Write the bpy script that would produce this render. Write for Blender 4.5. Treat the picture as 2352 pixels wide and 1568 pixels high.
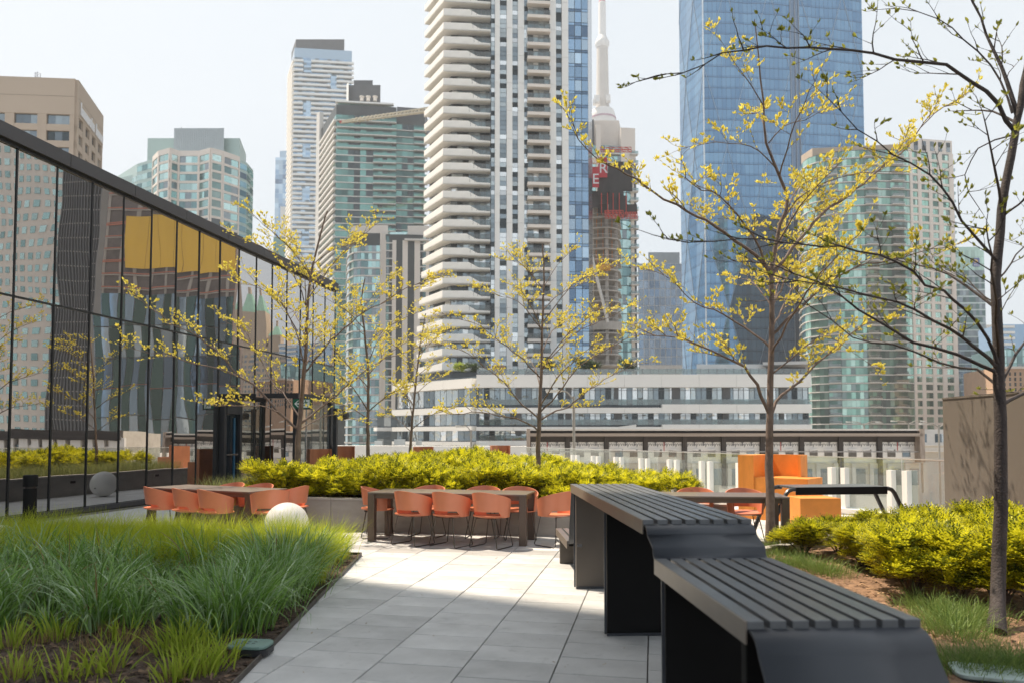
import bpy, bmesh, math, random
import numpy as np
from mathutils import Vector, Matrix

# ------------------------------------------------------------------ scene, camera, sky, sun, exposure
for o in list(bpy.data.objects):
    bpy.data.objects.remove(o, do_unlink=True)
SC = bpy.context.scene
COL = SC.collection
rad = math.radians
random.seed(7)
NP = np.random.default_rng(7)

F = 1680.0            # focal length in reading pixels (picture 2352 wide)
CU, CV = 1176.0, 931.5
H_EYE = 1.57
YAW, PITCH = rad(10.9), math.atan(70.5 / F)
FWD = Vector((-math.sin(YAW) * math.cos(PITCH), math.cos(YAW) * math.cos(PITCH), math.sin(PITCH)))
RGT = Vector((math.cos(YAW), math.sin(YAW), 0))
UPV = RGT.cross(FWD)
EYE = Vector((0, 0, H_EYE))

cam_d = bpy.data.cameras.new('camera')
cam = bpy.data.objects.new('camera', cam_d)
COL.objects.link(cam)
cam.location = EYE
cam.rotation_euler = FWD.to_track_quat('-Z', 'Y').to_euler()
cam_d.sensor_width = 36
cam_d.lens = 36 * F / 2352
cam_d.shift_y = 147.5 / 2352
cam_d.clip_start, cam_d.clip_end = 0.05, 6000
cam_d.dof.use_dof = True
cam_d.dof.focus_distance = 10.5
cam_d.dof.aperture_fstop = 2.0
SC.camera = cam

SUN_EL = rad(62)
SUN_H = Vector((-0.949, 0.315, 0)).normalized()          # horizontal direction towards the sun
SUN_DIR = Vector((SUN_H.x * math.cos(SUN_EL), SUN_H.y * math.cos(SUN_EL), math.sin(SUN_EL)))
world = bpy.data.worlds.new('World')
SC.world = world
world.use_nodes = True
wn = world.node_tree
bg = wn.nodes['Background']
sky = wn.nodes.new('ShaderNodeTexSky')
sky.sky_type = 'NISHITA'
sky.sun_disc = False
sky.sun_elevation = SUN_EL
sky.sun_rotation = math.atan2(SUN_H.x, SUN_H.y)
sky.air_density = 1.0
sky.dust_density = 7.0
sky.ozone_density = 1.0
sky.altitude = 0
veil = wn.nodes.new('ShaderNodeMixRGB')                    # thin even cloud veil over the whole sky
veil.inputs[0].default_value = 0.95
veil.inputs[2].default_value = (1.38, 1.52, 1.63, 1)
wn.links.new(sky.outputs[0], veil.inputs[1])
wn.links.new(veil.outputs[0], bg.inputs[0])
bg.inputs[1].default_value = 0.15

sun_d = bpy.data.lights.new('sun', 'SUN')
sun_d.energy = 2.5
sun_d.angle = rad(0.53)
sun_d.color = (1.0, 0.87, 0.70)
sun = bpy.data.objects.new('sun', sun_d)
COL.objects.link(sun)
sun.rotation_euler = SUN_DIR.to_track_quat('Z', 'Y').to_euler()
sun.location = (-60, 20, 120)

SC.view_settings.view_transform = 'Standard'
SC.view_settings.look = 'None'
SC.view_settings.gamma = 1
SC.view_settings.exposure = 1.9
SC.view_settings.use_curve_mapping = False
SC.render.engine = 'CYCLES'
SC.cycles.use_denoising = True
SC.cycles.max_bounces = 8
SC.cycles.transparent_max_bounces = 12
SC.cycles.sample_clamp_indirect = 8
SC.cycles.caustics_reflective = False
SC.cycles.caustics_refractive = False


# ------------------------------------------------------------------ helpers: reading positions
def ray(u, v):
    return FWD + RGT * ((u - CU) / F) - UPV * ((v - CV) / F)


def G(u, v, z=0.0):
    """point of the level z seen at (u, v)"""
    d = ray(u, v)
    t = (z - H_EYE) / d.z
    return EYE + d * t


def at(u, v, dist):
    """point at horizontal depth dist seen at (u, v)"""
    d = ray(u, v)
    fh = Vector((-math.sin(YAW), math.cos(YAW), 0))
    return EYE + d * (dist / d.dot(fh))


def atX(u, v, X):
    d = ray(u, v)
    return EYE + d * (X / d.x)


# ------------------------------------------------------------------ helpers: materials
MATS = {}


def N(nt, kind, **kw):
    n = nt.nodes.new('ShaderNode' + kind)
    for k, val in kw.items():
        n.inputs[k].default_value = val
    return n


def mat(name, col, rough=0.6, metal=0.0, var=0.12, scale=6.0, bump=0.0, bscale=60.0, spec=0.5, island=0.0, coords='Object', detail=4.0, stain=0.0):
    """plain surface: base colour with soft uneven tone, optional fine relief"""
    if name in MATS:
        return MATS[name]
    m = bpy.data.materials.new(name)
    m.use_nodes = True
    nt = m.node_tree
    p = nt.nodes['Principled BSDF']
    p.inputs['Roughness'].default_value = rough
    p.inputs['Metallic'].default_value = metal
    p.inputs['Specular IOR Level'].default_value = spec
    tc = N(nt, 'TexCoord')
    no = N(nt, 'TexNoise', Scale=scale, Detail=detail, Roughness=0.6)
    nt.links.new(tc.outputs[coords], no.inputs['Vector'])
    mr = N(nt, 'MapRange')
    mr.inputs['From Min'].default_value = 0.3
    mr.inputs['From Max'].default_value = 0.7
    mr.inputs['To Min'].default_value = 1 - var
    mr.inputs['To Max'].default_value = 1 + var
    nt.links.new(no.outputs['Fac'], mr.inputs['Value'])
    fac = mr.outputs[0]
    if island:
        oi = N(nt, 'ObjectInfo')
        m2 = N(nt, 'MapRange')
        m2.inputs['To Min'].default_value = 1 - island
        m2.inputs['To Max'].default_value = 1 + island
        nt.links.new(oi.outputs['Random'], m2.inputs['Value'])
        mu = N(nt, 'Math')
        mu.operation = 'MULTIPLY'
        nt.links.new(fac, mu.inputs[0])
        nt.links.new(m2.outputs[0], mu.inputs[1])
        fac = mu.outputs[0]
    if stain:                                                  # dirt patches and specks that run across the pieces
        ge = N(nt, 'NewGeometry')
        for sc_, lo, hi, st in ((1.1, .50, .72, stain), (7.0, .60, .70, stain * .8), (38.0, .66, .72, stain * 1.4)):
            ns = N(nt, 'TexNoise', Scale=sc_, Detail=5.0, Roughness=.65)
            nt.links.new(ge.outputs['Position'], ns.inputs['Vector'])
            ms = N(nt, 'MapRange')
            ms.inputs['From Min'].default_value = lo
            ms.inputs['From Max'].default_value = hi
            ms.inputs['To Min'].default_value = 1.0
            ms.inputs['To Max'].default_value = 1 - st
            nt.links.new(ns.outputs['Fac'], ms.inputs['Value'])
            mm = N(nt, 'Math')
            mm.operation = 'MULTIPLY'
            nt.links.new(fac, mm.inputs[0])
            nt.links.new(ms.outputs[0], mm.inputs[1])
            fac = mm.outputs[0]
    vm = N(nt, 'VectorMath')
    vm.operation = 'SCALE'
    vm.inputs[0].default_value = col[:3]
    nt.links.new(fac, vm.inputs['Scale'])
    nt.links.new(vm.outputs[0], p.inputs['Base Color'])
    if bump:
        nb = N(nt, 'TexNoise', Scale=bscale, Detail=3.0)
        nt.links.new(tc.outputs[coords], nb.inputs['Vector'])
        bp = N(nt, 'Bump', Strength=bump, Distance=0.02)
        nt.links.new(nb.outputs['Fac'], bp.inputs['Height'])
        nt.links.new(bp.outputs[0], p.inputs['Normal'])
    MATS[name] = m
    return m


def glass_mat(name, col, metal=0.7, rough=0.05, wob=0.02, wscale=0.6, island=0.25):
    """coated window glass of a distant facade: tinted, mirror-like, slightly wavy"""
    if name in MATS:
        return MATS[name]
    m = bpy.data.materials.new(name)
    m.use_nodes = True
    nt = m.node_tree
    p = nt.nodes['Principled BSDF']
    p.inputs['Roughness'].default_value = rough
    p.inputs['Metallic'].default_value = metal
    geo = N(nt, 'NewGeometry')
    oi = N(nt, 'ObjectInfo')
    ad = N(nt, 'Math')
    ad.operation = 'ADD'
    nt.links.new(geo.outputs['Random Per Island'], ad.inputs[0])
    nt.links.new(oi.outputs['Random'], ad.inputs[1])
    fr = N(nt, 'Math')
    fr.operation = 'FRACT'
    nt.links.new(ad.outputs[0], fr.inputs[0])
    m2 = N(nt, 'MapRange')
    m2.inputs['To Min'].default_value = 1 - island
    m2.inputs['To Max'].default_value = 1 + island
    nt.links.new(fr.outputs[0], m2.inputs['Value'])
    vm = N(nt, 'VectorMath')
    vm.operation = 'SCALE'
    vm.inputs[0].default_value = col[:3]
    nt.links.new(m2.outputs[0], vm.inputs['Scale'])
    nt.links.new(vm.outputs[0], p.inputs['Base Color'])
    if wob:
        no = N(nt, 'TexNoise', Scale=wscale, Detail=1.0)
        nt.links.new(geo.outputs['Position'], no.inputs['Vector'])
        bp = N(nt, 'Bump', Strength=1.0, Distance=wob)
        nt.links.new(no.outputs['Fac'], bp.inputs['Height'])
        nt.links.new(bp.outputs[0], p.inputs['Normal'])
    MATS[name] = m
    return m


def leaf_mat(name, ca, cb, trans=0.45, rough=0.5, spec=0.3, shift=0.0):
    """leaves: two real leaf colours mixed leaf by leaf, light passes through"""
    if name in MATS:
        return MATS[name]
    m = bpy.data.materials.new(name)
    m.use_nodes = True
    nt = m.node_tree
    p = nt.nodes['Principled BSDF']
    p.inputs['Roughness'].default_value = rough
    p.inputs['Specular IOR Level'].default_value = spec
    geo = N(nt, 'NewGeometry')
    cr = N(nt, 'ValToRGB')
    cr.color_ramp.elements[0].color = (*ca, 1)
    cr.color_ramp.elements[1].color = (*cb, 1)
    nt.links.new(geo.outputs['Random Per Island'], cr.inputs[0])
    nt.links.new(cr.outputs[0], p.inputs['Base Color'])
    tr = N(nt, 'BsdfTranslucent')
    nt.links.new(cr.outputs[0], tr.inputs[0])
    mx = N(nt, 'MixShader')
    mx.inputs[0].default_value = trans
    nt.links.new(p.outputs[0], mx.inputs[1])
    nt.links.new(tr.outputs[0], mx.inputs[2])
    nt.links.new(mx.outputs[0], nt.nodes['Material Output'].inputs[0])
    MATS[name] = m
    return m


# ------------------------------------------------------------------ helpers: objects
def tag(o, label=None, cat=None, group=None, kind=None):
    if label: o['label'] = label
    if cat: o['category'] = cat
    if group: o['group'] = group
    if kind: o['kind'] = kind
    return o


def empty(name, loc=(0, 0, 0), rz=0.0, label=None, cat=None, group=None):
    o = bpy.data.objects.new(name, None)
    COL.objects.link(o)
    o.location = loc
    o.rotation_euler = (0, 0, rz)
    o.empty_display_size = 0.1
    return tag(o, label, cat, group)


CUBES = {}
CUBE_V = [(x, y, z) for x in (-.5, .5) for y in (-.5, .5) for z in (-.5, .5)]
CUBE_F = [(0, 1, 3, 2), (4, 6, 7, 5), (0, 4, 5, 1), (2, 3, 7, 6), (0, 2, 6, 4), (1, 5, 7, 3)]


def box(name, m, parent, c, s, rz=0.0, rx=0.0, ry=0.0):
    """one box piece sharing the unit block of its material"""
    me = CUBES.get(m.name)
    if me is None:
        me = bpy.data.meshes.new('block_' + m.name)
        me.from_pydata(CUBE_V, [], CUBE_F)
        me.materials.append(m)
        CUBES[m.name] = me
    o = bpy.data.objects.new(name, me)
    COL.objects.link(o)
    o.parent = parent
    o.location = c
    o.scale = s
    o.rotation_euler = (rx, ry, rz)
    return o


def share(name, me, parent, c=(0, 0, 0), rz=0.0, s=(1, 1, 1)):
    o = bpy.data.objects.new(name, me)
    COL.objects.link(o)
    o.parent = parent
    o.location = c
    o.rotation_euler = (0, 0, rz)
    o.scale = s
    return o


class MB:
    """collects geometry for ONE mesh object"""

    def __init__(self):
        self.v, self.f, self.m = [], [], []

    def add(self, vs, fs, mi=0):
        b = len(self.v)
        self.v.extend([tuple(x) for x in vs])
        self.f.extend([tuple(i + b for i in f) for f in fs])
        self.m.extend([mi] * len(fs))
        return self

    def box(self, c, s, rz=0.0, mi=0):
        cs, sn = math.cos(rz), math.sin(rz)
        vs = []
        for x, y, z in CUBE_V:
            X, Y, Z = x * s[0], y * s[1], z * s[2]
            vs.append((c[0] + X * cs - Y * sn, c[1] + X * sn + Y * cs, c[2] + Z))
        return self.add(vs, CUBE_F, mi)

    def prism(self, poly, z0, z1, mi=0):
        n = len(poly)
        a = sum(poly[i][0] * poly[(i + 1) % n][1] - poly[(i + 1) % n][0] * poly[i][1] for i in range(n))
        if a < 0:
            poly = poly[::-1]
        vs = [(p[0], p[1], z0) for p in poly] + [(p[0], p[1], z1) for p in poly]
        fs = [tuple(range(n - 1, -1, -1)), tuple(range(n, 2 * n))]
        fs += [(i, (i + 1) % n, n + (i + 1) % n, n + i) for i in range(n)]
        return self.add(vs, fs, mi)

    def bar(self, a, b, w, h=None, mi=0, up=(0, 0, 1)):
        a, b = Vector(a), Vector(b)
        h = w if h is None else h
        d = (b - a).normalized()
        upv = Vector(up)
        if abs(d.dot(upv)) > 0.98:
            upv = Vector((1, 0, 0))
        sx = d.cross(upv).normalized()
        sz = sx.cross(d).normalized()
        vs = []
        for p in (a, b):
            for i, j in ((-1, -1), (1, -1), (1, 1), (-1, 1)):
                vs.append(p + sx * (i * w / 2) + sz * (j * h / 2))
        return self.add(vs, [(3, 2, 1, 0), (4, 5, 6, 7), (0, 1, 5, 4), (1, 2, 6, 5), (2, 3, 7, 6), (3, 0, 4, 7)], mi)

    def tube(self, pts, r, n=6, mi=0, cap=True):
        pts = [Vector(p) for p in pts]
        rs = r if isinstance(r, (list, tuple)) else [r] * len(pts)
        ref = Vector((0, 0, 1)) if abs((pts[-1] - pts[0]).normalized().z) < 0.9 else Vector((1, 0, 0))
        vs, fs = [], []
        for i, p in enumerate(pts):
            d = (pts[min(i + 1, len(pts) - 1)] - pts[max(i - 1, 0)]).normalized()
            a = d.cross(ref).normalized()
            b = d.cross(a)
            for k in range(n):
                t = 2 * math.pi * k / n
                vs.append(p + (a * math.cos(t) + b * math.sin(t)) * rs[i])
        for i in range(len(pts) - 1):
            for k in range(n):
                k2 = (k + 1) % n
                fs.append((i * n + k, (i + 1) * n + k, (i + 1) * n + k2, i * n + k2))
        if cap:
            fs.append(tuple(range(n)))
            fs.append(tuple((len(pts) - 1) * n + k for k in range(n - 1, -1, -1)))
        return self.add(vs, fs, mi)

    def lathe(self, prof, n=24, mi=0, c=(0, 0)):
        vs, fs = [], []
        for r, z in prof:
            for k in range(n):
                t = 2 * math.pi * k / n
                vs.append((c[0] + r * math.cos(t), c[1] + r * math.sin(t), z))
        for i in range(len(prof) - 1):
            for k in range(n):
                k2 = (k + 1) % n
                fs.append((i * n + k, i * n + k2, (i + 1) * n + k2, (i + 1) * n + k))
        return self.add(vs, fs, mi)

    def mesh(self, name, mats):
        me = bpy.data.meshes.new(name)
        me.from_pydata(self.v, [], self.f)
        mats = mats if isinstance(mats, (list, tuple)) else [mats]
        for m in mats:
            me.materials.append(m)
        if len(mats) > 1:
            me.polygons.foreach_set('material_index', self.m)
        return me

    def build(self, name, mats, parent=None, smooth=False, bevel=0.0, loc=(0, 0, 0)):
        me = self.mesh(name, mats)
        if smooth:
            me.polygons.foreach_set('use_smooth', [True] * len(me.polygons))
            try:
                me.set_sharp_from_angle(angle=rad(40))
            except Exception:
                pass
        o = bpy.data.objects.new(name, me)
        COL.objects.link(o)
        o.parent = parent
        o.location = loc
        if bevel:
            b = o.modifiers.new('edge', 'BEVEL')
            b.width = bevel
            b.segments = 2
            b.limit_method = 'ANGLE'
        return o


def raw_mesh(name, verts, quads, mats, mi=None, smooth=False):
    """fast mesh from numpy arrays (quads: n x 4 or n x 3)"""
    me = bpy.data.meshes.new(name)
    k = quads.shape[1]
    me.vertices.add(len(verts))
    me.vertices.foreach_set('co', np.ascontiguousarray(verts, dtype=np.float32).ravel())
    me.loops.add(quads.size)
    me.loops.foreach_set('vertex_index', np.ascontiguousarray(quads, dtype=np.int32).ravel())
    me.polygons.add(len(quads))
    me.polygons.foreach_set('loop_start', np.arange(0, quads.size, k, dtype=np.int32))
    if smooth:
        me.polygons.foreach_set('use_smooth', np.ones(len(quads), dtype=bool))
    for m in (mats if isinstance(mats, (list, tuple)) else [mats]):
        me.materials.append(m)
    if mi is not None:
        me.polygons.foreach_set('material_index', np.ascontiguousarray(mi, dtype=np.int32))
    me.update(calc_edges=True)
    return me


def link(name, me, parent=None, loc=(0, 0, 0), rz=0.0):
    return share(name, me, parent, loc, rz)


class Pieces:
    """windows, panels of one thing: the largest 300 are parts of their own, the rest one joined part"""

    def __init__(self, root, name, joined, limit=300, order=None):
        self.root, self.name, self.joined, self.limit, self.it = root, name, joined, limit, []

    def add(self, c, s, rz, m, rank=0.0):
        self.it.append((c, s, rz, m, rank))

    def done(self):
        self.it.sort(key=lambda t: t[4])
        for c, s, rz, m, _ in self.it[:self.limit]:
            box(self.name, m, self.root, c, s, rz)
        rest = self.it[self.limit:]
        if rest:
            ms = []
            for t in rest:
                if t[3] not in ms:
                    ms.append(t[3])
            mb = MB()
            for c, s, rz, m, _ in rest:
                mb.box(c, s, rz, ms.index(m))
            tag(mb.build(self.joined, ms, self.root), kind='stuff')


def face(p0, p1):
    """frame of an upright face running p0 -> p1 (seen from outside left to right)"""
    p0, p1 = Vector((p0[0], p0[1], 0)), Vector((p1[0], p1[1], 0))
    d = p1 - p0
    L = d.length
    d.normalize()
    n = Vector((d.y, -d.x, 0))
    return p0, d, n, L, math.atan2(d.y, d.x)


def fp(fr, t, off, z):
    p = fr[0] + fr[1] * t + fr[2] * off
    return (p.x, p.y, z)
# ------------------------------------------------------------------ materials of the terrace
M_PAVER = mat('paver_concrete', (0.50, 0.495, 0.485), rough=0.8, var=0.13, scale=2.2, bump=0.2, bscale=160, island=0.11, detail=8.0, stain=.22)
M_PAVER_D = mat('dark_paver', (0.33, 0.32, 0.31), rough=0.8, var=0.10, scale=3.0, bump=0.15, bscale=220, island=0.06)
M_JOINT = mat('joint_sand', (0.17, 0.155, 0.135), rough=0.95, var=0.3, scale=30)
M_CITY = mat('city_ground', (0.30, 0.285, 0.26), rough=0.9, var=0.25, scale=0.08)
M_CONC = mat('planter_concrete', (0.33, 0.305, 0.28), rough=0.85, var=0.14, scale=2.5, bump=0.2, bscale=120)
M_CONC_CAP = mat('planter_cap', (0.40, 0.375, 0.35), rough=0.8, var=0.10, scale=4, bump=0.15, bscale=120)
M_STEEL = mat('edging_steel', (0.10, 0.085, 0.075), rough=0.5, metal=0.6, var=0.3, scale=12)
M_SOIL = mat('soil', (0.075, 0.05, 0.036), rough=0.95, var=0.45, scale=9, bump=0.9, bscale=35)
M_MULCH = mat('mulch_ground', (0.23, 0.135, 0.08), rough=0.95, var=0.40, scale=14, bump=1.0, bscale=45)
M_BLACK = mat('black_metal', (0.022, 0.022, 0.025), rough=0.38, metal=0.0, var=0.15, scale=3)
M_FASCIA = mat('dark_fascia', (0.055, 0.052, 0.056), rough=0.45, var=0.08, scale=1.0)
M_MULL = mat('mullion_black', (0.012, 0.012, 0.013), rough=0.4, var=0.1)
M_DARK = mat('dark_interior', (0.01, 0.01, 0.011), rough=0.9, var=0.2, scale=0.7)


def pavilion_glass():
    m = bpy.data.materials.new('pavilion_glass')
    m.use_nodes = True
    nt = m.node_tree
    for n in list(nt.nodes):
        nt.nodes.remove(n)
    out = N(nt, 'OutputMaterial')
    gl = N(nt, 'BsdfGlossy', Color=(0.93, 0.90, 0.88, 1), Roughness=0.0)
    df = N(nt, 'BsdfDiffuse', Color=(0.012, 0.013, 0.015, 1))
    mx = N(nt, 'MixShader')
    fr = N(nt, 'LayerWeight', Blend=0.25)
    mr = N(nt, 'MapRange')
    mr.inputs['To Min'].default_value = 0.60
    mr.inputs['To Max'].default_value = 0.85
    nt.links.new(fr.outputs['Fresnel'], mr.inputs['Value'])
    nt.links.new(mr.outputs[0], mx.inputs[0])
    nt.links.new(df.outputs[0], mx.inputs[1])
    nt.links.new(gl.outputs[0], mx.inputs[2])
    geo = N(nt, 'NewGeometry')
    oi = N(nt, 'ObjectInfo')
    sc = N(nt, 'VectorMath')
    sc.operation = 'SCALE'
    nt.links.new(oi.outputs['Location'], sc.inputs[0])
    sc.inputs['Scale'].default_value = 3.7
    ad = N(nt, 'VectorMath')
    ad.operation = 'ADD'
    nt.links.new(geo.outputs['Position'], ad.inputs[0])
    nt.links.new(sc.outputs[0], ad.inputs[1])
    no = N(nt, 'TexNoise', Scale=0.55, Detail=0.6)
    nt.links.new(ad.outputs[0], no.inputs['Vector'])
    bp = N(nt, 'Bump', Strength=1.0, Distance=0.007)
    nt.links.new(no.outputs['Fac'], bp.inputs['Height'])
    nt.links.new(bp.outputs[0], gl.inputs['Normal'])
    nt.links.new(mx.outputs[0], out.inputs[0])
    return m


M_PGLASS = pavilion_glass()


def clear_glass(name, tint, refl=0.10, rough=0.0):
    m = bpy.data.materials.new(name)
    m.use_nodes = True
    nt = m.node_tree
    for n in list(nt.nodes):
        nt.nodes.remove(n)
    out = N(nt, 'OutputMaterial')
    tr = N(nt, 'BsdfTransparent', Color=(*tint, 1))
    gl = N(nt, 'BsdfGlossy', Color=(1, 1, 1, 1), Roughness=rough)
    df = N(nt, 'BsdfDiffuse', Color=(0.8, 0.82, 0.8, 1))
    m1 = N(nt, 'MixShader')
    m1.inputs[0].default_value = refl
    m2 = N(nt, 'MixShader')
    m2.inputs[0].default_value = 0.05
    nt.links.new(tr.outputs[0], m1.inputs[1])
    nt.links.new(gl.outputs[0], m1.inputs[2])
    nt.links.new(m1.outputs[0], m2.inputs[1])
    nt.links.new(df.outputs[0], m2.inputs[2])
    nt.links.new(m2.outputs[0], out.inputs[0])
    return m


M_RAILGLASS = clear_glass('rail_glass', (0.86, 0.90, 0.88), 0.10)

# ------------------------------------------------------------------ ground of the city, terrace slab
mb = MB()
mb.add([(-1190, -190, -14), (1190, -190, -14), (1190, 1090, -14), (-1190, 1090, -14)], [(0, 1, 2, 3)])
tag(mb.build('ground', M_CITY), kind='structure')

RAIL_A, RAIL_B = Vector((-5.2, 29.7)), Vector((5.75, 13.8))
mb = MB()
mb.prism([(-30, -12), (14, -12), (14, 9.0), (6.4, 12.9), (-5.3, 29.9), (-30, 29.9)], -0.6, -0.025)
floor = tag(mb.build('terrace_floor', M_JOINT), kind='structure')

# pavers: 0.617 x 0.37 m, laid in columns that run away from the camera
PX, PY, JT = 0.617, 0.37, 0.009
BED_L = [(-1.95, 1.6), (-3.80, 9.20), (-9.6, 8.75), (-9.6, 1.6)]           # planting bed, its right edge beside the path
DIRB = Vector((-0.2365, 0.9716))                                          # line of the long bar and of the bed edges


def bed_edge_x(y):
    t = (y - 1.6) / (9.20 - 1.6)
    return -1.95 + t * (-3.80 + 1.95)


def pav_mesh(m, nm):
    b = MB()
    w, d, h, c = PX - JT, PY - JT, 0.05, 0.004
    vs, n = [], 0
    for (ww, dd, z) in ((w, d, -h), (w, d, -c), (w - 2 * c, d - 2 * c, 0.0)):
        vs += [(-ww / 2, -dd / 2, z), (ww / 2, -dd / 2, z), (ww / 2, dd / 2, z), (-ww / 2, dd / 2, z)]
    fs = [(8, 9, 10, 11)]
    for k in (0, 4):
        for i in range(4):
            j = (i + 1) % 4
            fs.append((k + i, k + j, k + 4 + j, k + 4 + i))
    b.add(vs, fs)
    return b.mesh(nm, m), (vs, fs)


PAV_ME, PAV_G = pav_mesh(M_PAVER, 'paver')
PAV_MED, _ = pav_mesh(M_PAVER_D, 'paver_dark')
rest, shown = MB(), []
for ci in range(-17, 13):
    x = -1.283 + PX * (ci + 0.5)
    off = [0.0, 0.5, 0.25, 0.8, 0.35][ci % 5] * 0 + (0.5 * (ci % 2) * PY)
    for ri in range(0, 80):
        y = 1.2 + PY * ri + off
        if y > 29 or (y > 11.9 and x < -8.6 and x < -11.4):
            continue
        inbed = y < 9.0 and x + PX / 2 < bed_edge_x(y) - 0.05
        if inbed or x < -11.45:
            continue
        band = 9.62 <= y < 9.99
        # inside planter, under the right bed: nothing to see
        if 11.8 < y < 22.2 and -7.9 < x < 1.1 - (y - 11.5) * 0.43 - 0.4:
            continue
        if x > 0.9 and y < 10.6:
            continue
        p0 = Vector((x, y, 0))
        if (RAIL_B - RAIL_A).cross(Vector((x, y)) - RAIL_A) > -0.3 * (RAIL_B - RAIL_A).length:
            continue
        near = (y < 11.6 and x > -9.6)
        (shown if near else [None]).append((x, y, band)) if near else rest.add(
            [(v[0] + x, v[1] + y, v[2]) for v in PAV_G[0]], PAV_G[1])
shown.sort(key=lambda t: t[0] ** 2 + t[1] ** 2)
for i, (x, y, band) in enumerate(shown):
    if i < 300:
        o = share('paver', PAV_MED if band else PAV_ME, floor, (x, y, 0.0015 * random.uniform(-1, 1)))
        o.rotation_euler = (rad(random.uniform(-.12, .12)), rad(random.uniform(-.12, .12)), 0)
    else:
        rest.add([(v[0] + x, v[1] + y, v[2]) for v in PAV_G[0]], PAV_G[1])
tag(rest.build('distant_pavers', M_PAVER, floor), kind='stuff')

# ------------------------------------------------------------------ planting beds
mb = MB()
mb.prism(BED_L, -0.05, 0.008)
bed_l = tag(mb.build('planting_bed_soil', M_SOIL), kind='structure')
for i, (a, b) in enumerate([(BED_L[0], BED_L[1]), (BED_L[1], BED_L[2])]):
    e = MB()
    e.bar((a[0], a[1], 0.012), (b[0], b[1], 0.012), 0.012, 0.06)
    e.build('steel_edging', M_STEEL, bed_l)

BED_R = [(1.30, 1.2), (0.95, 2.6), (-0.20, 7.6), (0.55, 8.9), (0.95, 10.3), (3.4, 11.9), (5.1, 12.4), (7.5, 2.0), (4.0, 1.0)]
# uneven mulch surface: grid clipped to the bed
gx, gy = np.meshgrid(np.arange(0.0, 7.6, 0.12), np.arange(1.0, 12.6, 0.12), indexing='ij')
gz = 0.07 + 0.03 * np.sin(gx * 2.1 + 1) * np.cos(gy * 1.7) + NP.normal(0, 0.008, gx.shape)


def inpoly(x, y, poly):
    c = False
    n = len(poly)
    for i in range(n):
        x1, y1 = poly[i]
        x2, y2 = poly[(i + 1) % n]
        if (y1 > y) != (y2 > y) and x < (x2 - x1) * (y - y1) / (y2 - y1) + x1:
            c = not c
    return c


idx = np.arange(gx.size).reshape(gx.shape)
qs = []
for i in range(gx.shape[0] - 1):
    for j in range(gx.shape[1] - 1):
        if inpoly(gx[i, j] + .06, gy[i, j] + .06, BED_R):
            qs.append((idx[i, j], idx[i + 1, j], idx[i + 1, j + 1], idx[i, j + 1]))
me = raw_mesh('mulch', np.stack([gx.ravel(), gy.ravel(), gz.ravel()], 1), np.array(qs), M_MULCH, smooth=True)
bed_r = tag(link('mulch_bed_ground', me), kind='structure')
mb = MB()
mb.bar((0.95, 2.4, 0.03), (-0.20, 7.55, 0.03), 0.012, 0.10)
mb.build('steel_edging', M_STEEL, bed_r)
mb = MB()
mb.bar((0.55, 8.95, 0.05), (3.4, 12.0, 0.05), 0.14, 0.22)
mb.build('kerb', M_CONC_CAP, bed_r)


def chips(name, poly, n, z, mats, smin, smax, seed, zfun=None):
    """bark chips strewn over a bed: small flat wedges"""
    r = np.random.default_rng(seed)
    xs = [p[0] for p in poly]
    ys = [p[1] for p in poly]
    pts = []
    while len(pts) < n:
        x, y = r.uniform(min(xs), max(xs)), r.uniform(min(ys), max(ys))
        if inpoly(x, y, poly):
            pts.append((x, y))
    pts = np.array(pts)
    n = len(pts)
    L = r.uniform(smin, smax, n)
    W = L * r.uniform(0.2, 0.5, n)
    a = r.uniform(0, 6.283, n)
    tl = r.normal(0, 0.25, n)
    zz = np.full(n, z) if zfun is None else zfun(pts[:, 0], pts[:, 1])
    zz = zz + r.uniform(0.002, 0.02, n)
    V = np.zeros((n, 4, 3))
    for k, (sx, sy) in enumerate(((-1, -1), (1, -1), (1, 1), (-1, 1))):
        dx = sx * L / 2
        dy = sy * W / 2 * (1 if sx < 0 else 0.6)
        V[:, k, 0] = pts[:, 0] + dx * np.cos(a) - dy * np.sin(a)
        V[:, k, 1] = pts[:, 1] + dx * np.sin(a) + dy * np.cos(a)
        V[:, k, 2] = zz + dx * tl + dy * 0.3
    me = raw_mesh(name, V.reshape(-1, 3), np.arange(4 * n).reshape(n, 4), mats)
    return link(name, me)


M_CHIP = leaf_mat('bark_chip', (0.10, 0.055, 0.032), (0.42, 0.26, 0.15), trans=0.0, rough=0.9)
M_CHIP2 = leaf_mat('dark_bark_chip', (0.04, 0.026, 0.02), (0.20, 0.13, 0.085), trans=0.0, rough=0.9)
tag(chips('bark_mulch', BED_R, 9000, 0.08, M_CHIP, 0.02, 0.075, 3,
          lambda x, y: 0.07 + 0.03 * np.sin(x * 2.1 + 1) * np.cos(y * 1.7)),
    'orange brown bark chips under the yellow green shrubs', 'mulch', kind='stuff')
tag(chips('bark_litter', [(-1.97, 1.62), (-3.8, 9.18), (-4.6, 9.1), (-5.5, 1.62)], 9000, 0.008, M_CHIP2, 0.015, 0.07, 4),
    'dark bark litter along the edge of the grass bed', 'mulch', kind='stuff')

tag(chips('dry_leaf_litter', [(-1.9, 2), (-3.6, 9.3), (-8, 10), (-8, 11.3), (-1, 11.3), (-0.4, 7), (0.2, 4)], 170, .001, leaf_mat('dry_leaf', (0.16, 0.10, 0.05), (0.42, 0.32, 0.18), trans=.1), .008, .03, 8),
    'scattered dry leaf bits and grit on the pale paving', 'leaf litter', kind='stuff')

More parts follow.
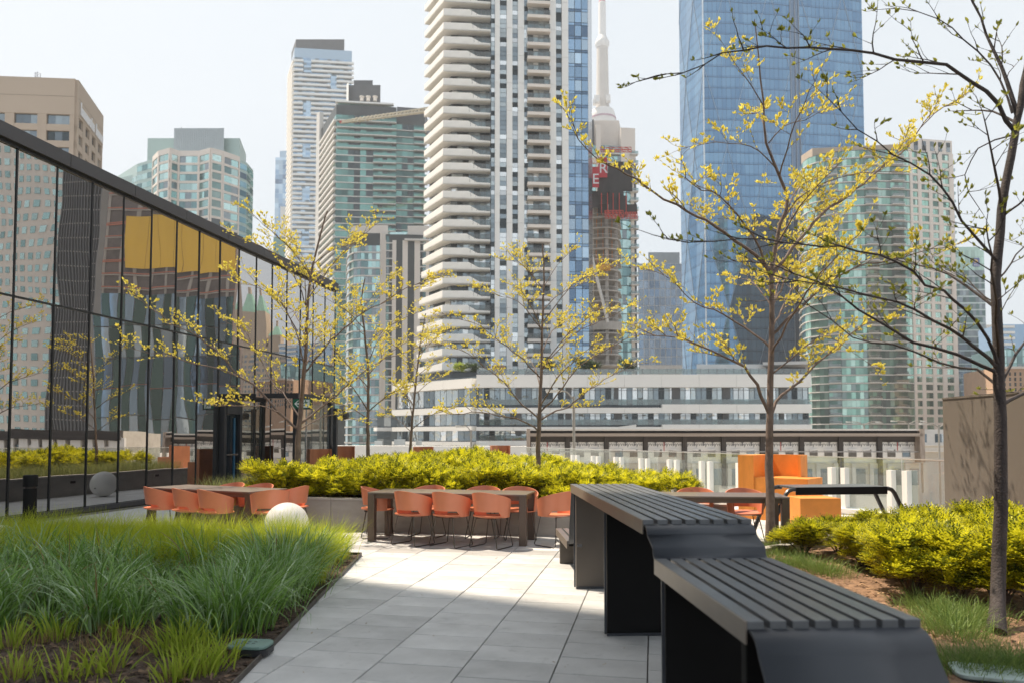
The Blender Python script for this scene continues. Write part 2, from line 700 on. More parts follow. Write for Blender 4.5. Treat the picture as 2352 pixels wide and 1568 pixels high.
# ------------------------------------------------------------------ long concrete planter behind the tables
PL_H = 0.55
PLAN = [(-8.2, 11.5), (1.15, 11.5), (-3.6, 22.5), (-8.2, 22.5)]
pl = empty('concrete_planter', (-3.5, 11.5, 0), label='long low grey concrete planter full of bright shrubs behind the two tables', cat='planter')
base = Vector((-3.5, 11.5, 0))


def rel(p, b=base):
    return (p[0] - b.x, p[1] - b.y)


x = -8.2
k = 0
while x < 1.1:                                                           # precast front panels, one part each
    w = min(1.45, 1.15 - x)
    box('front_panel', M_CONC, pl, (x + w / 2 + 3.5, 0.05, PL_H / 2 - 0.02), (w - 0.008, 0.10, PL_H - 0.04))
    box('coping', M_CONC_CAP, pl, (x + w / 2 + 3.5, 0.065, PL_H - 0.018), (w - 0.005, 0.16, 0.036))
    x += w
    k += 1
y = 11.6
while y < 22.4:
    d = min(1.45, 22.5 - y)
    box('side_panel', M_CONC, pl, (-4.65, y + d / 2 - 11.5, PL_H / 2 - 0.02), (0.10, d - 0.008, PL_H - 0.04))
    box('coping', M_CONC_CAP, pl, (-4.635, y + d / 2 - 11.5, PL_H - 0.018), (0.16, d - 0.005, 0.036))
    y += d
mb = MB()
mb.bar((4.6, 0.12, PL_H / 2), (-0.1, 11.0, PL_H / 2), 0.1, PL_H)
mb.build('back_panel', M_CONC, pl)
mb = MB()
mb.prism([rel(p) for p in [(-8.1, 11.6), (1.0, 11.6), (-3.7, 22.4), (-8.1, 22.4)]], 0.1, 0.47)
mb.build('planter_soil', M_SOIL, pl)
M_FIX = mat('fixture_bronze', (0.05, 0.04, 0.035), rough=0.4, metal=0.5)
for fx in (-7.6, -4.62, -1.1):                                           # recessed step lights
    f = box('step_light', M_FIX, pl, (fx + 3.5, -0.006, 0.36), (0.16, 0.012, 0.065))
    f2 = MB()
    f2.box((0, -0.55, 0.05), (0.62, 0.3, 0.35))
    f2.build('slot', M_DARK, f)
for fy in (13.0, 17.0, 20.5):
    f = box('step_light', M_FIX, pl, (-4.706, fy - 11.5, 0.36), (0.012, 0.16, 0.065))

# ------------------------------------------------------------------ glass pavilion along the left side
WX, WH, WY0, WY1 = -11.7, 7.30, 1.4, 25.6
pv = empty('glass_pavilion', (WX, 14, 0), label='long black framed mirror glass pavilion wall along the left side of the terrace', cat='pavilion')


def pvl(y, z=0.0, dx=0.0):
    return (dx, y - 14, z)


ys = [WY1 - 0.02]
mus = [28, 120, 203, 273, 341, 400, 453, 502, 546, 587, 624, 659, 690, 720, 745]
M_Y = []
for u, v in zip(mus, [300, 352, 395, 432, 465, 494, 520, 545, 565, 586, 603, 620, 634, 645, 655]):
    M_Y.append(atX(u, 800, WX).y)
step = (M_Y[10] - M_Y[0]) / 10.0
M_Y = [M_Y[0] + step * k for k in range(-7, 30)]
M_Y = [y for y in M_Y if WY0 <= y < WY1 - 0.5] + [WY1]
Z_TR = 4.18
SILL = 0.10
DOOR_Y = None
cell = 0
for a, b in zip(M_Y[:-1], M_Y[1:]):
    cy, w = (a + b) / 2, b - a - 0.05
    for z0, z1 in ((SILL, Z_TR), (Z_TR, WH - 0.30)):
        o = box('pane', M_PGLASS, pv, pvl(cy, (z0 + z1) / 2, -0.02), (0.02, w, z1 - z0 - 0.03))
        o.rotation_euler = (0, rad(random.uniform(-.16, .16)), rad(random.uniform(-.30, .30)))
for y in M_Y:
    box('mullion', M_MULL, pv, pvl(y, (WH - 0.3 + SILL) / 2, -0.02), (0.055, 0.034, WH - 0.3 - SILL))
for a, b in zip(M_Y[:-1], M_Y[1:]):
    box('transom', M_MULL, pv, pvl((a + b) / 2, Z_TR, -0.018), (0.05, b - a - 0.05, 0.04))
    box('sill', M_FASCIA, pv, pvl((a + b) / 2, SILL / 2, 0.01), (0.10, b - a - 0.006, SILL))
    box('head_rail', M_MULL, pv, pvl((a + b) / 2, WH - 0.30, -0.012), (0.085, b - a - 0.006, 0.06))
y = WY0
seg = 0
while y < WY1:
    w = min(step * 2, WY1 - y)
    box('parapet_panel', M_FASCIA, pv, pvl(y + w / 2, WH - 0.13, 0.02), (0.20, w - 0.012, 0.27))
    y += w
mb = MB()
mb.box((-5.2, (WY0 + WY1) / 2 - 14, WH / 2 - 0.15), (10.2, WY1 - WY0 - 0.1, WH - 0.4))
mb.build('interior', M_DARK, pv)
mb = MB()
mb.box((-5.2, (WY0 + WY1) / 2 - 14, WH - 0.14), (10.2, WY1 - WY0, 0.12))
mb.build('roof', M_FASCIA, pv)

# end wall panes of the pavilion (faces away down the terrace)
for i in range(4):
    box('pane', M_PGLASS, pv, (-1.0 - 1.6 * i, WY1 - 14 + 0.02, 3.5), (1.52, 0.02, 6.8))
    box('mullion', M_MULL, pv, (-0.2 - 1.6 * i, WY1 - 14 + 0.02, 3.5), (0.06, 0.07, 6.9))

# door with its black frame
dy0, dy1 = atX(503, 1050, WX).y, atX(543, 1050, WX).y
dr = empty('door', pvl((dy0 + dy1) / 2, 0, 0.05))
dr.parent = pv
dw = dy1 - dy0
box('door_leaf', mat('door_glass_dark', (0.012, 0.018, 0.024), rough=0.1, var=0.1), dr, (0.0, 0, 1.1), (0.05, dw * 0.8, 2.15))
for s in (-1, 1):
    box('door_frame', M_BLACK, dr, (0.03, s * dw * 0.45, 1.3), (0.16, 0.11, 2.6))
box('door_frame', M_BLACK, dr, (0.03, 0, 2.38), (0.20, dw * 0.8, 0.36))
box('handle', mat('steel_bright', (0.55, 0.55, 0.55), rough=0.25, metal=1.0), dr, (0.07, 0.02, 1.07), (0.03, dw * 0.72, 0.035))
box('push_strip', mat('blue_strip', (0.02, 0.09, 0.16), rough=0.3), dr, (0.04, dw * 0.18, 1.15), (0.03, 0.06, 1.9))

# glass wind screen standing out from the wall beyond the door, with the exit sign on its head beam
SY = 20.3
ws = empty('entrance_screen', (WX + 0.6, SY, 0), label='black steel framed glass entrance screen with green exit sign beside the pavilion door', cat='screen')
pu = at(582, 1000, 20.8)
box('post', M_BLACK, ws, (0.62, 0, 1.36), (0.16, 0.16, 2.72))
box('post', M_BLACK, ws, (0.62, 2.3, 1.36), (0.14, 0.14, 2.72))
box('head_beam', M_BLACK, ws, (0.62, 1.15, 2.80), (0.17, 2.5, 0.15))
box('head_beam', M_BLACK, ws, (0.05, 0, 2.80), (1.0, 0.15, 0.15))
box('glass_leaf', M_RAILGLASS, ws, (0.62, 1.15, 1.32), (0.02, 2.1, 2.55))
box('stile', mat('steel_bright', (0.5, 0.5, 0.5)), ws, (0.62, 0.62, 1.32), (0.04, 0.04, 2.55))
box('card_reader', mat('reader_white', (0.6, 0.6, 0.58), rough=0.5), ws, (0.72, -0.04, 1.28), (0.05, 0.07, 0.2))
box('fire_alarm', mat('alarm_red', (0.45, 0.02, 0.03), rough=0.4), ws, (0.73, -0.05, 1.65), (0.05, 0.09, 0.12))
sg = empty('exit_sign', (-11.0 - 0.02 + 0.78, SY - 0.16, 2.55), label='green exit sign with white arrow and running figure on the entrance screen', cat='sign')
M_SGREEN = mat('sign_green', (0.01, 0.13, 0.07), rough=0.4, var=0.05)
M_SWHITE = mat('sign_white', (0.8, 0.85, 0.82), rough=0.5, var=0.03)
box('housing', M_BLACK, sg, (0.0, 0.05, 0), (0.62, 0.07, 0.34))
box('sign_face', M_SGREEN, sg, (0, 0.01, 0), (0.56, 0.014, 0.28))
mb = MB()                                                              # arrow pointing left and the running figure
y = -0.002
mb.add([(-0.24, y, 0), (-0.13, y, 0.10), (-0.09, y, 0.10), (-0.17, y, 0.02), (-0.02, y, 0.02), (-0.02, y, -0.02), (-0.17, y, -0.02), (-0.09, y, -0.10), (-0.13, y, -0.10)],
       [(0, 1, 2, 3), (3, 4, 5, 6), (0, 3, 6), (0, 6, 7, 8)])
mb.build('arrow', M_SWHITE, sg)
mb = MB()
mb.add([(0.02, y, -0.12), (0.25, y, -0.12), (0.25, y, 0.12), (0.02, y, 0.12)], [(0, 1, 2, 3)])
mb.build('door_pictogram', M_SWHITE, sg)
mb = MB()
y = -0.005
mb.lathe([(0.001, 0), (0.022, 0)], 12)
mb.v = [(p[0] + 0.12, y, p[1] + 0.085) for p in mb.v]
for a, b, w in (((.12, .06), (.15, -.02), .035), ((.15, -.02), (.10, -.05), .022), ((.10, -.05), (.06, -.04), .02), ((.15, -.02), (.18, -.06), .022), ((.18, -.06), (.20, -.11), .02),
                ((.12, .05), (.07, .03), .018), ((.07, .03), (.05, -.01), .016), ((.13, .05), (.18, .03), .018), ((.18, .03), (.21, .05), .016)):
    A, B = Vector((a[0], 0, a[1])), Vector((b[0], 0, b[1]))
    dd = (B - A).normalized()
    nn = Vector((-dd.z, 0, dd.x)) * (w / 2)
    mb.add([(q.x, y, q.z) for q in (A - nn, B - nn, B + nn, A + nn)], [(0, 1, 2, 3)])
mb.build('running_figure', M_SGREEN, sg)

# black lamp post with speaker beyond the screen
lp = empty('camera_post', (*G(768, 1075).xy, 0), label='slim black post with a round camera head beside the pavilion end', cat='post')
lp.location = (at(770, 1000, 24).x, at(770, 1000, 24).y, 0)
box('pole', M_BLACK, lp, (0, 0, 1.25), (0.12, 0.12, 2.5))
mb = MB()
mb.lathe([(0.001, 2.12), (0.13, 2.16), (0.16, 2.26), (0.13, 2.36), (0.001, 2.40)], 14, c=(0.33, 0))
mb.build('camera_head', M_BLACK, lp, smooth=True)
mb = MB()
mb.bar((0, 0, 2.42), (0.33, 0, 2.42), 0.05)
mb.build('bracket', M_BLACK, lp)

# ------------------------------------------------------------------ office tower the pavilion belongs to (out of frame, it shades the foreground)
M_TWR = glass_mat('tower_cladding', (0.62, 0.64, 0.66), metal=.8, rough=.15)  # bright mirror finish chosen to bounce sky light into the shaded terrace
tw = empty('office_tower', (-45, -14, -14), label='pale mirror glass office tower that the pavilion belongs to, beside the terrace', cat='building')
mb = MB()
TWC = (-22.3, 13.95)
mb.prism([(TWC[0] + 45, TWC[1] + 14), (TWC[0] + 45, -30), (-25, -30), (-25, TWC[1] + 14)], 0, 150)
mb.build('tower_body', M_TWR, tw)
M_TWG = glass_mat('tower_glass', (0.66, 0.70, 0.74), metal=.9)
for k in range(36):
    box('window_band', M_TWG, tw, (TWC[0] + 45 + 0.06, -1.0, 16 + 3.7 * k), (0.1, 56, 2.5))
# ------------------------------------------------------------------ the city beyond the terrace
GZ = -14.0


def W(u, d, v=700):
    p = at(u, v, d)
    return Vector((p.x, p.y))


def ZH(v, d, u=1300):
    return at(u, v, d).z


M_BEIGE = mat('beige_precast', (0.46, 0.375, 0.30), rough=0.85, var=0.07, scale=0.3)
M_BEIGE2 = mat('pale_precast', (0.74, 0.675, 0.62), rough=0.85, var=0.06, scale=0.3)
M_WHITE = mat('white_panel', (0.78, 0.77, 0.75), rough=0.6, var=0.05, scale=0.4)
M_WHITE2 = mat('white_balcony', (0.84, 0.815, 0.77), rough=0.7, var=0.05, scale=0.5)
M_SLAB = mat('slab_edge', (0.63, 0.605, 0.58), rough=0.8, var=0.08, scale=0.5)
M_RAWC = mat('raw_concrete', (0.42, 0.39, 0.36), rough=0.9, var=0.14, scale=0.6)
M_CHAR = mat('charcoal_cladding', (0.10, 0.105, 0.115), rough=0.6, var=0.1, scale=0.3)
M_DKG = mat('dark_core', (0.045, 0.055, 0.06), rough=0.5, var=0.2, scale=0.3)
M_METALP = mat('ribbed_metal', (0.42, 0.46, 0.48), rough=0.4, metal=0.4, var=0.08, scale=0.5)
G_TEAL = [glass_mat('teal_glass', (0.36, 0.56, 0.55)), glass_mat('pale_teal_glass', (0.50, 0.68, 0.66)), glass_mat('deep_teal_glass', (0.16, 0.27, 0.28)), glass_mat('grey_glass', (0.25, 0.29, 0.31))]
G_DARKT = [glass_mat('dark_green_glass', (0.065, 0.14, 0.135)), glass_mat('green_glass', (0.16, 0.32, 0.29)), glass_mat('black_glass', (0.05, 0.07, 0.08))]
G_BLUE = [glass_mat('blue_glass', (0.28, 0.42, 0.58), island=0.15), glass_mat('pale_blue_glass', (0.45, 0.58, 0.70)), glass_mat('deep_blue_glass', (0.14, 0.22, 0.33))]
G_MIX = [glass_mat('clear_dark_glass', (0.18, 0.22, 0.25)), glass_mat('grey_glass', (0.25, 0.29, 0.31)), glass_mat('bright_glass', (0.55, 0.58, 0.58)), glass_mat('black_glass', (0.05, 0.07, 0.08))]
G_POD = [glass_mat('podium_dark_glass', (0.26, 0.31, 0.34), wob=.10, wscale=.9), glass_mat('podium_grey_glass', (0.48, 0.53, 0.54), wob=.12, wscale=.9), glass_mat('podium_bright_reflect_glass', (0.78, 0.80, 0.80), wob=.12, wscale=.9), glass_mat('podium_dark_reflect_glass', (0.04, 0.05, 0.055), wob=.05)]  # bright and black panes paint uneven reflections into the glass colour
M_BRAILD = clear_glass('dark_balcony_glass', (0.50, 0.56, 0.57), 0.06)
G_GREEN = [glass_mat('leaf_green_glass', (0.29, 0.50, 0.42)), glass_mat('pale_green_glass', (0.46, 0.65, 0.57)), glass_mat('deep_green_glass', (0.12, 0.22, 0.19)), glass_mat('green_grey_glass', (0.22, 0.29, 0.28))]
M_BRAIL = clear_glass('balcony_glass', (0.55, 0.64, 0.64), 0.12)


def pick(ms, w):
    return random.choices(ms, w)[0]


class Bld:
    def __init__(self, name, u, d, label, cat='building', group=None):
        p = W(u, d)
        self.b = Vector((p.x, p.y))
        self.r = empty(name, (p.x, p.y, GZ), label=label, cat=cat, group=group)
        self.P = Pieces(self.r, 'window_pane', 'window_panes')

    def l(self, p):
        return Vector((p[0], p[1])) - self.b

    def pt(self, u, d, v=700):
        return self.l(W(u, d, v))

    def z(self, v, d):
        return ZH(v, d) - GZ

    def prism(self, name, poly, z0, z1, m):
        mb = MB()
        mb.prism([(p[0], p[1]) for p in poly], z0, z1)
        return mb.build(name, m, self.r)

    def bar(self, name, fr, t0, t1, z0, z1, off, th, m):
        t = (t0 + t1) / 2
        return box(name, m, self.r, fp(fr, t, off - th / 2, (z0 + z1) / 2), (t1 - t0, th, z1 - z0), fr[4])

    def panes(self, fr, t0, t1, z0, z1, nx, nz, ms, w, gx=0.06, gz=0.06, off=0.06, th=0.08, rank=0.0, rows=None):
        for j in range(nz):
            for i in range(nx):
                a = t0 + (t1 - t0) * (i + .5) / nx
                c = z0 + (z1 - z0) * (j + .5) / nz
                self.P.add(fp(fr, a, off - th / 2, c), ((t1 - t0) / nx - gx, th, (z1 - z0) / nz - gz), fr[4], pick(ms, w), rank - j * 0.01)

    def done(self):
        self.P.done()
        return self.r


# ---- beige office tower, far left
d0 = 150
B = Bld('beige_office_tower', 162, d0, 'beige concrete office tower with sloping roofline and white roof sign at the far left', 'building')
c0, c1, c2 = B.pt(-140, d0 - 2), B.pt(162, d0), B.pt(222, d0 * 1.115)
back = c0 + (c2 - c1)
zt = B.z(184, d0)
B.prism('tower_body', [c0, c1, c2, back], 0, zt - 0.4, M_DKG)
for (a, b, nx, first) in ((c0, c1, 4, True), (c1, c2, 4, False)):
    fr = face(a, b)
    L = fr[3]
    B.bar('crown_wall', fr, 0.0, L, zt - 7.6, zt, 0.5, 0.7, M_BEIGE)
    B.bar('crown_joint', fr, 0.02, L, zt - 3.82, zt - 3.75, 0.53, 0.7, mat('joint_shadow', (0.25, 0.20, 0.16)))
    fl = 3.45
    n = 12
    for k in range(n):
        z1 = zt - 7.6 - fl * k
        B.bar('spandrel', fr, 0.0, L, z1 - fl, z1 - fl + 1.35, 0.40, 0.6, M_BEIGE)
        pw = 0.28 if first else 0.42
        ww = L / nx
        for i in range(nx):
            t0 = i * ww + ww * pw / 2
            t1 = (i + 1) * ww - ww * pw / 2
            B.panes(fr, t0, t1, z1 - fl + 1.35, z1, 3 if first else 1, 1, G_MIX, (4, 3, 1, 2), off=0.03, rank=-5)
    for i in range(nx + 1):
        ww = L / nx
        pw = 0.28 if first else 0.42
        B.bar('pier', fr, max(0, i * ww - ww * pw / 2), min(L, i * ww + ww * pw / 2), 0, zt - 7.6, 0.45, 0.6, M_BEIGE)
fr = face(c1, c2)
M_LET = mat('white_letter', (0.80, 0.81, 0.84), rough=0.5, var=0.03)
t = 1.2
for hgt, wid in ((2.7, .9), (1.7, 1.3), (1.7, 1.3), (1.7, 1.2), (1.7, 1.2), (2.4, .7), (1.7, 1.2), (0, .7), (2.6, 1.2), (1.6, 1.2), (1.6, 1.2), (1.6, .9)):
    if hgt:                                                            # sign letters too small to read: upright strokes
        B.bar('sign_letter', fr, t, t + wid * 0.35, zt - 6.9, zt - 6.9 + hgt, 0.80, 0.2, M_LET)
        B.bar('sign_letter', fr, t + wid * 0.35, t + wid * 0.95, zt - 6.9, zt - 6.5, 0.80, 0.2, M_LET)
        B.bar('sign_letter', fr, t + wid * 0.62, t + wid * 0.95, zt - 6.5, zt - 6.9 + min(hgt, 1.7), 0.80, 0.2, M_LET)
    t += wid + 0.25
mb = MB()                                                             # lattice aerial on the roof
ax, ay = B.pt(72, d0 + 6)
for s in ((-.35, -.35), (.35, -.35), (.35, .35), (-.35, .35)):
    mb.bar((ax + s[0], ay + s[1], zt - 1), (ax + s[0], ay + s[1], zt + 4.6), 0.07)
for k in range(7):
    z = zt + 0.1 + k * .65
    for a, b in (((-.35, -.35), (.35, -.35)), ((.35, -.35), (.35, .35)), ((.35, .35), (-.35, .35)), ((-.35, .35), (-.35, -.35))):
        mb.bar((ax + a[0], ay + a[1], z), (ax + b[0], ay + b[1], z + .6), 0.05)
mb.build('roof_aerial', mat('aerial_grey', (0.45, 0.45, 0.47), rough=0.5), B.r)
B.done()

# ---- teal and cream condo with stepped top
d0 = 230
B = Bld('stepped_condo', 430, d0, 'teal glass and cream condo block with stepped corners and ribbed metal penthouse', 'building')
zr = B.z(348, d0)
fl = 2.95
segs = [(262, 252, 'g'), (308, 240, 'g'), (345, 236, 'g'), (358, 231, 'c'), (384, 228.5, 'b'), (404, 231, 'c'), (452, 231, 'b'), (478, 228.5, 'b'), (506, 231, 'c'), (545, 236, 'g'), (562, 239, 'g'), (577, 246, 'g')]
pts = [B.pt(u, dd) for u, dd, _ in segs]
bk = [pts[-1] + Vector((-18, 26)), pts[0] + Vector((-2, 20))]
B.prism('block_body', pts + bk, 0, zr - 0.3, mat('teal_spandrel', (0.42, 0.54, 0.52), rough=0.3, var=0.08))
kinds = ['g', 'g', 'c1', 'c2', 'c2', 'c3', 'c2', 'c2', 'c1', 'g', 'g']
nfl = 16
for i in range(len(pts) - 1):
    fr = face(pts[i], pts[i + 1])
    L = fr[3]
    kd = kinds[i]
    top = zr if i >= 2 else (zr if i == 1 else B.z(398, d0 + 14))
    cream = kd.startswith('c')
    for k in range(nfl):
        z1 = zr - 1.2 - fl * k
        if z1 > top:
            continue
        z0 = z1 - fl
        if cream:
            B.bar('cream_band', fr, 0, L, z0, z0 + 0.75, 0.22, 0.3, M_BEIGE2)
            B.panes(fr, 0.25, L - 0.25, z0 + 0.75, z1, max(1, int(L / 2.2)), 1, G_TEAL, (4, 3, 2, 2), off=0.08, rank=-3)
        else:
            B.panes(fr, 0.1, L - 0.1, z0 + 0.9, z1 - .1, max(1, int(L / 2.4)), 1, G_TEAL, (4, 3, 2, 1), off=0.08, rank=-2)
    if cream:
        B.bar('cream_parapet', fr, 0, L, zr - 1.25, zr + 0.5, 0.25, 0.4, M_BEIGE2)
        for t in (0.0, L):
            B.bar('cream_pier', fr, max(0, t - .45), min(L, t + .45), 0, zr - 1.25, 0.30, 0.4, M_BEIGE2)
B.prism('lower_wing', [B.pt(262, 246), B.pt(345, 238), B.pt(345, 262), B.pt(262, 268)], 0, B.z(396, 240), mat('teal_spandrel', (0.3, 0.4, 0.4)))
z1 = B.z(302, d0 + 6)
B.prism('penthouse', [B.pt(331, d0 + 8), B.pt(545, d0 + 8), B.pt(560, d0 + 22), B.pt(331, d0 + 22)], zr - 0.4, z1 - 1.5, mat('teal_spandrel', (0.3, 0.4, 0.4)))
B.prism('plant_room', [B.pt(392, d0 + 5), B.pt(508, d0 + 5), B.pt(508, d0 + 20), B.pt(392, d0 + 20)], zr - 0.4, z1 + 0.6, M_METALP)
fr = face(B.pt(395, d0 + 5), B.pt(506, d0 + 5))
for k in range(26):
    B.bar('metal_rib', fr, fr[3] * k / 26, fr[3] * (k + .4) / 26, zr + 0.3, z1 + 0.4, 0.12, 0.14, M_METALP)
for u, h in ((397, 1.6), (409, 1.9), (420, 1.2), (432, 1.0), (443, 1.4)):
    p = B.pt(u, d0 + 9)
    box('roof_mast', M_CHAR, B.r, (p.x, p.y, z1 + h / 2 + .4), (0.15, 0.15, h + .6))
p = B.pt(344, d0 + 11)
mb = MB()
mb.lathe([(0.01, 0), (0.9, .3), (1.2, 1.0), (0.7, 1.6), (0.01, 1.9)], 9, c=(B.pt(316, d0 + 12).x, B.pt(316, d0 + 12).y))
mb.v = [(q[0] + random.uniform(-.2, .2), q[1], q[2] + B.z(398, d0 + 12)) for q in mb.v]
mb.build('roof_shrub', mat('far_leaf', (0.16, 0.20, 0.06), rough=0.8, var=0.4, scale=3), B.r)
B.done()

# ---- slim white-banded tower
d0 = 450
B = Bld('white_banded_tower', 735, d0, 'slim pale tower with continuous white balcony bands and charcoal roof box', 'building')
c0, c1, c2 = B.pt(657, d0 + 22), B.pt(669, d0), B.pt(803, d0 + 4)
zr = B.z(137, d0)
B.prism('tower_body', [c0, c1, c2, c2 + Vector((-15, 30)), c0 + Vector((-8, 18))], 0, zr, G_BLUE[1])
fr, fl_ = face(c1, c2), face(c0, c1)
fh = 3.02
L = fr[3]
for k in range(64):
    z = zr - 1.6 - fh * k
    gaps = [(0.16, 0.30)] if (k // 3) % 3 == 0 else ([(0.63, 0.74)] if (k // 3) % 3 == 1 else [])
    t = 0.0
    for a, b in gaps + [(1.0, 1.0)]:
        B.bar('balcony_band', fr, t * L - (0.8 if t == 0 else 0), a * L + (1.2 if a == 1 else 0), z, z + 1.25, 1.5, 1.6, M_WHITE)
        t = b
    B.bar('balcony_band', fl_, 0, fl_[3] - 0.9, z, z + 1.25, 1.2, 1.2, M_WHITE2)
    B.panes(fr, 0, L, z + 1.3, z + fh, 14, 1, [G_BLUE[0], G_BLUE[1], G_MIX[0]], (3, 3, 3), off=0.08, rank=k)
B.prism('glass_crown', [c0 + Vector((.5, .5)), c1, c2, c2 + Vector((-15, 30)), c0 + Vector((-8, 18))], zr, B.z(110, d0), G_BLUE[1])
B.prism('roof_box', [B.pt(672, d0 + 6), B.pt(785, d0 + 6), B.pt(775, d0 + 22), B.pt(662, d0 + 22)], zr, B.z(91, d0 + 6), M_CHAR)
B.done()

# ---- small blue tower behind it
B = Bld('blue_sliver_tower', 640, 620, 'narrow blue glass tower showing left of the slim white-banded tower', 'building')
B.prism('tower_body', [B.pt(628, 620), B.pt(672, 620), B.pt(672, 645), B.pt(628, 645)], 0, B.z(362, 620), G_BLUE[1])
B.prism('upper_step', [B.pt(638, 622), B.pt(672, 622), B.pt(672, 640), B.pt(638, 640)], B.z(362, 620), B.z(345, 620), G_BLUE[1])
fr = face(B.pt(628, 620), B.pt(672, 620))
for k in range(26):
    z = B.z(368, 620) - 4.2 * k
    B.panes(fr, 0, fr[3], z - 4.0, z, 5, 1, G_BLUE, (3, 2, 1), off=0.1, rank=k)
B.done()
B = Bld('white_low_block', 645, 520, 'small white block with dark glass base between the towers', 'building')
B.prism('block_body', [B.pt(626, 520), B.pt(662, 520), B.pt(662, 540), B.pt(626, 540)], 0, B.z(545, 520), G_DARKT[1])
B.prism('white_gable', [B.pt(641, 517), B.pt(662, 517), B.pt(662, 520), B.pt(641, 520)], B.z(546, 520), B.z(478, 520), M_WHITE)

# ---- dark green balcony tower
d0 = 310
B = Bld('dark_green_tower', 770, d0, 'dark green glass tower with thin balcony slabs and charcoal roof box behind the crane', 'building')
c0, c1, c2, c3, c4 = B.pt(731, d0 + 28), B.pt(768, d0), B.pt(908, d0 + 3), B.pt(908, d0 + 9), B.pt(974, d0 + 11)
zr = B.z(240, d0)
B.prism('tower_body', [c0, c1, c2, c3, c4, c4 + Vector((-10, 24)), c0 + Vector((-4, 20))], 0, zr, M_DKG)
fh = 2.98
fa, fb, fc = face(c1, c2), face(c3, c4), face(c0, c1)
for k in range(44):
    z = zr - 7.5 - fh * k
    B.bar('floor_slab', fa, 0, fa[3], z, z + 0.42, 0.35, 0.5, M_SLAB)
    B.bar('floor_slab', fb, 0, fb[3] + (1.3 if k > 2 else 0), z - .3, z + 0.12, 0.6, 0.8, M_SLAB)
    B.bar('side_balcony', fc, 0, fc[3] + .2, z - .1, z + 0.85, 1.1, 1.4, M_SLAB)
    B.bar('balcony', fa, fa[3] * (.62 if k > 4 else 0.02), fa[3], z + .05, z + 0.40, 1.5, 1.7, M_SLAB)
    B.bar('balcony_rail', fa, fa[3] * (.62 if k > 4 else 0.02), fa[3], z + .42, z + 1.3, 1.48, .06, G_DARKT[1])
    B.bar('balcony', fb, fb[3] * .62, fb[3] + .8, z - .28, z + 0.10, 1.6, 1.8, M_SLAB)
    B.bar('balcony_rail', fb, fb[3] * .62, fb[3] + .8, z + .12, z + 1.0, 1.58, .06, G_DARKT[1])
    for a, b, n, w in ((0, .30, 3, (2, 5, 1)), (.30, .40, 1, (0, 0, 4)), (.40, .50, 1, (1, 5, 0)), (.50, .62, 1, (1, 1, 4)), (.62, 1, 5, (4, 3, 3))):
        B.panes(fa, a * fa[3], b * fa[3], z + .45, z + fh, n, 1, G_DARKT, w, off=0.12, rank=k)
    B.panes(fb, 0, fb[3], z + .15, z + fh - .35, 5, 1, G_DARKT, (4, 3, 2), off=0.12, rank=k)
    B.panes(fc, 0, fc[3], z + .9, z + fh, 3, 1, G_DARKT, (3, 2, 3), off=0.12, rank=k + 30)
B.bar('end_wall', face(c0 + Vector((-.2, -.4)), c0 + Vector((2.4, -2.3))), 0, 3.0, 0, B.z(247, d0 + 20), 1.6, 2.0, M_SLAB)
B.prism('roof_floor', [c1 + Vector((.4, .8)), c2 + Vector((-3.0, 1)), c2 + Vector((-5, 22)), c0 + Vector((3, 20))], zr, B.z(232, d0), G_DARKT[1])
B.bar('roof_slab', face(c1, c2), -.4, fa[3] * .95, B.z(235, d0), B.z(232, d0) + .1, .4, 2.0, M_WHITE)
B.prism('mechanical_box', [B.pt(793, d0 + 8), B.pt(870, d0 + 8), B.pt(870, d0 + 20), B.pt(793, d0 + 20)], zr, B.z(196, d0 + 8), M_CHAR)
B.prism('upper_box', [B.pt(808, d0 + 12), B.pt(852, d0 + 12), B.pt(852, d0 + 20), B.pt(808, d0 + 20)], B.z(196, d0 + 8), B.z(185, d0 + 12), M_CHAR)
B.prism('white_box_side', [B.pt(791, d0 + 7), B.pt(796, d0 + 5), B.pt(796, d0 + 20), B.pt(791, d0 + 20)], zr, B.z(197, d0 + 8), M_WHITE)
for u in (827, 842, 858):
    mb = MB()
    p = B.pt(u, d0 + 5)
    mb.lathe([(0.01, 0), (.8, 0), (.8, 1.6), (1.1, 1.7), (1.1, 2.1), (0.01, 2.1)], 10, c=(p.x, p.y))
    o = mb.build('roof_vent', M_BEIGE2, B.r)
    o.location.z = B.z(233, d0 + 5)
B.prism('rear_roof', [c3 + Vector((0, .5)), c4 + Vector((-.3, .4)), c4 + Vector((-4, 20)), c3 + Vector((-2, 20))], zr - 3.5, B.z(247, d0 + 10), M_CHAR)
B.done()

# ---- tower crane: only its jib shows above the green tower
d0 = 270
cr = empty('tower_crane', (*W(985, d0), GZ), label='pale lattice tower crane jib crossing in front of the dark green tower', cat='crane')
M_CRANE = mat('crane_cream', (0.62, 0.55, 0.42), rough=0.6, var=0.08)
bA = Vector((*W(985, d0), GZ))
p0, p1 = at(783, 281, d0 - 14) - bA, at(990, 252, d0) - bA
ax = (p1 - p0).normalized()
sd = Vector((0, 0, 1)).cross(ax).normalized()
n = 24
c1_, c2_, c3_ = [], [], []
for i in range(n + 1):
    q = p0 + (p1 - p0) * (i / n)
    s = 0.35 + 0.65 * min(1, i / 4)
    c1_.append(q + sd * 0.75 * s + Vector((0, 0, -.7 * s)))
    c2_.append(q - sd * 0.75 * s + Vector((0, 0, -.7 * s)))
    c3_.append(q + Vector((0, 0, .95 * s)))
mb = MB()
for c in (c1_, c2_, c3_):
    mb.bar(c[0], c[-1], 0.38)
mb.build('jib_chord', M_CRANE, cr)
mb = MB()
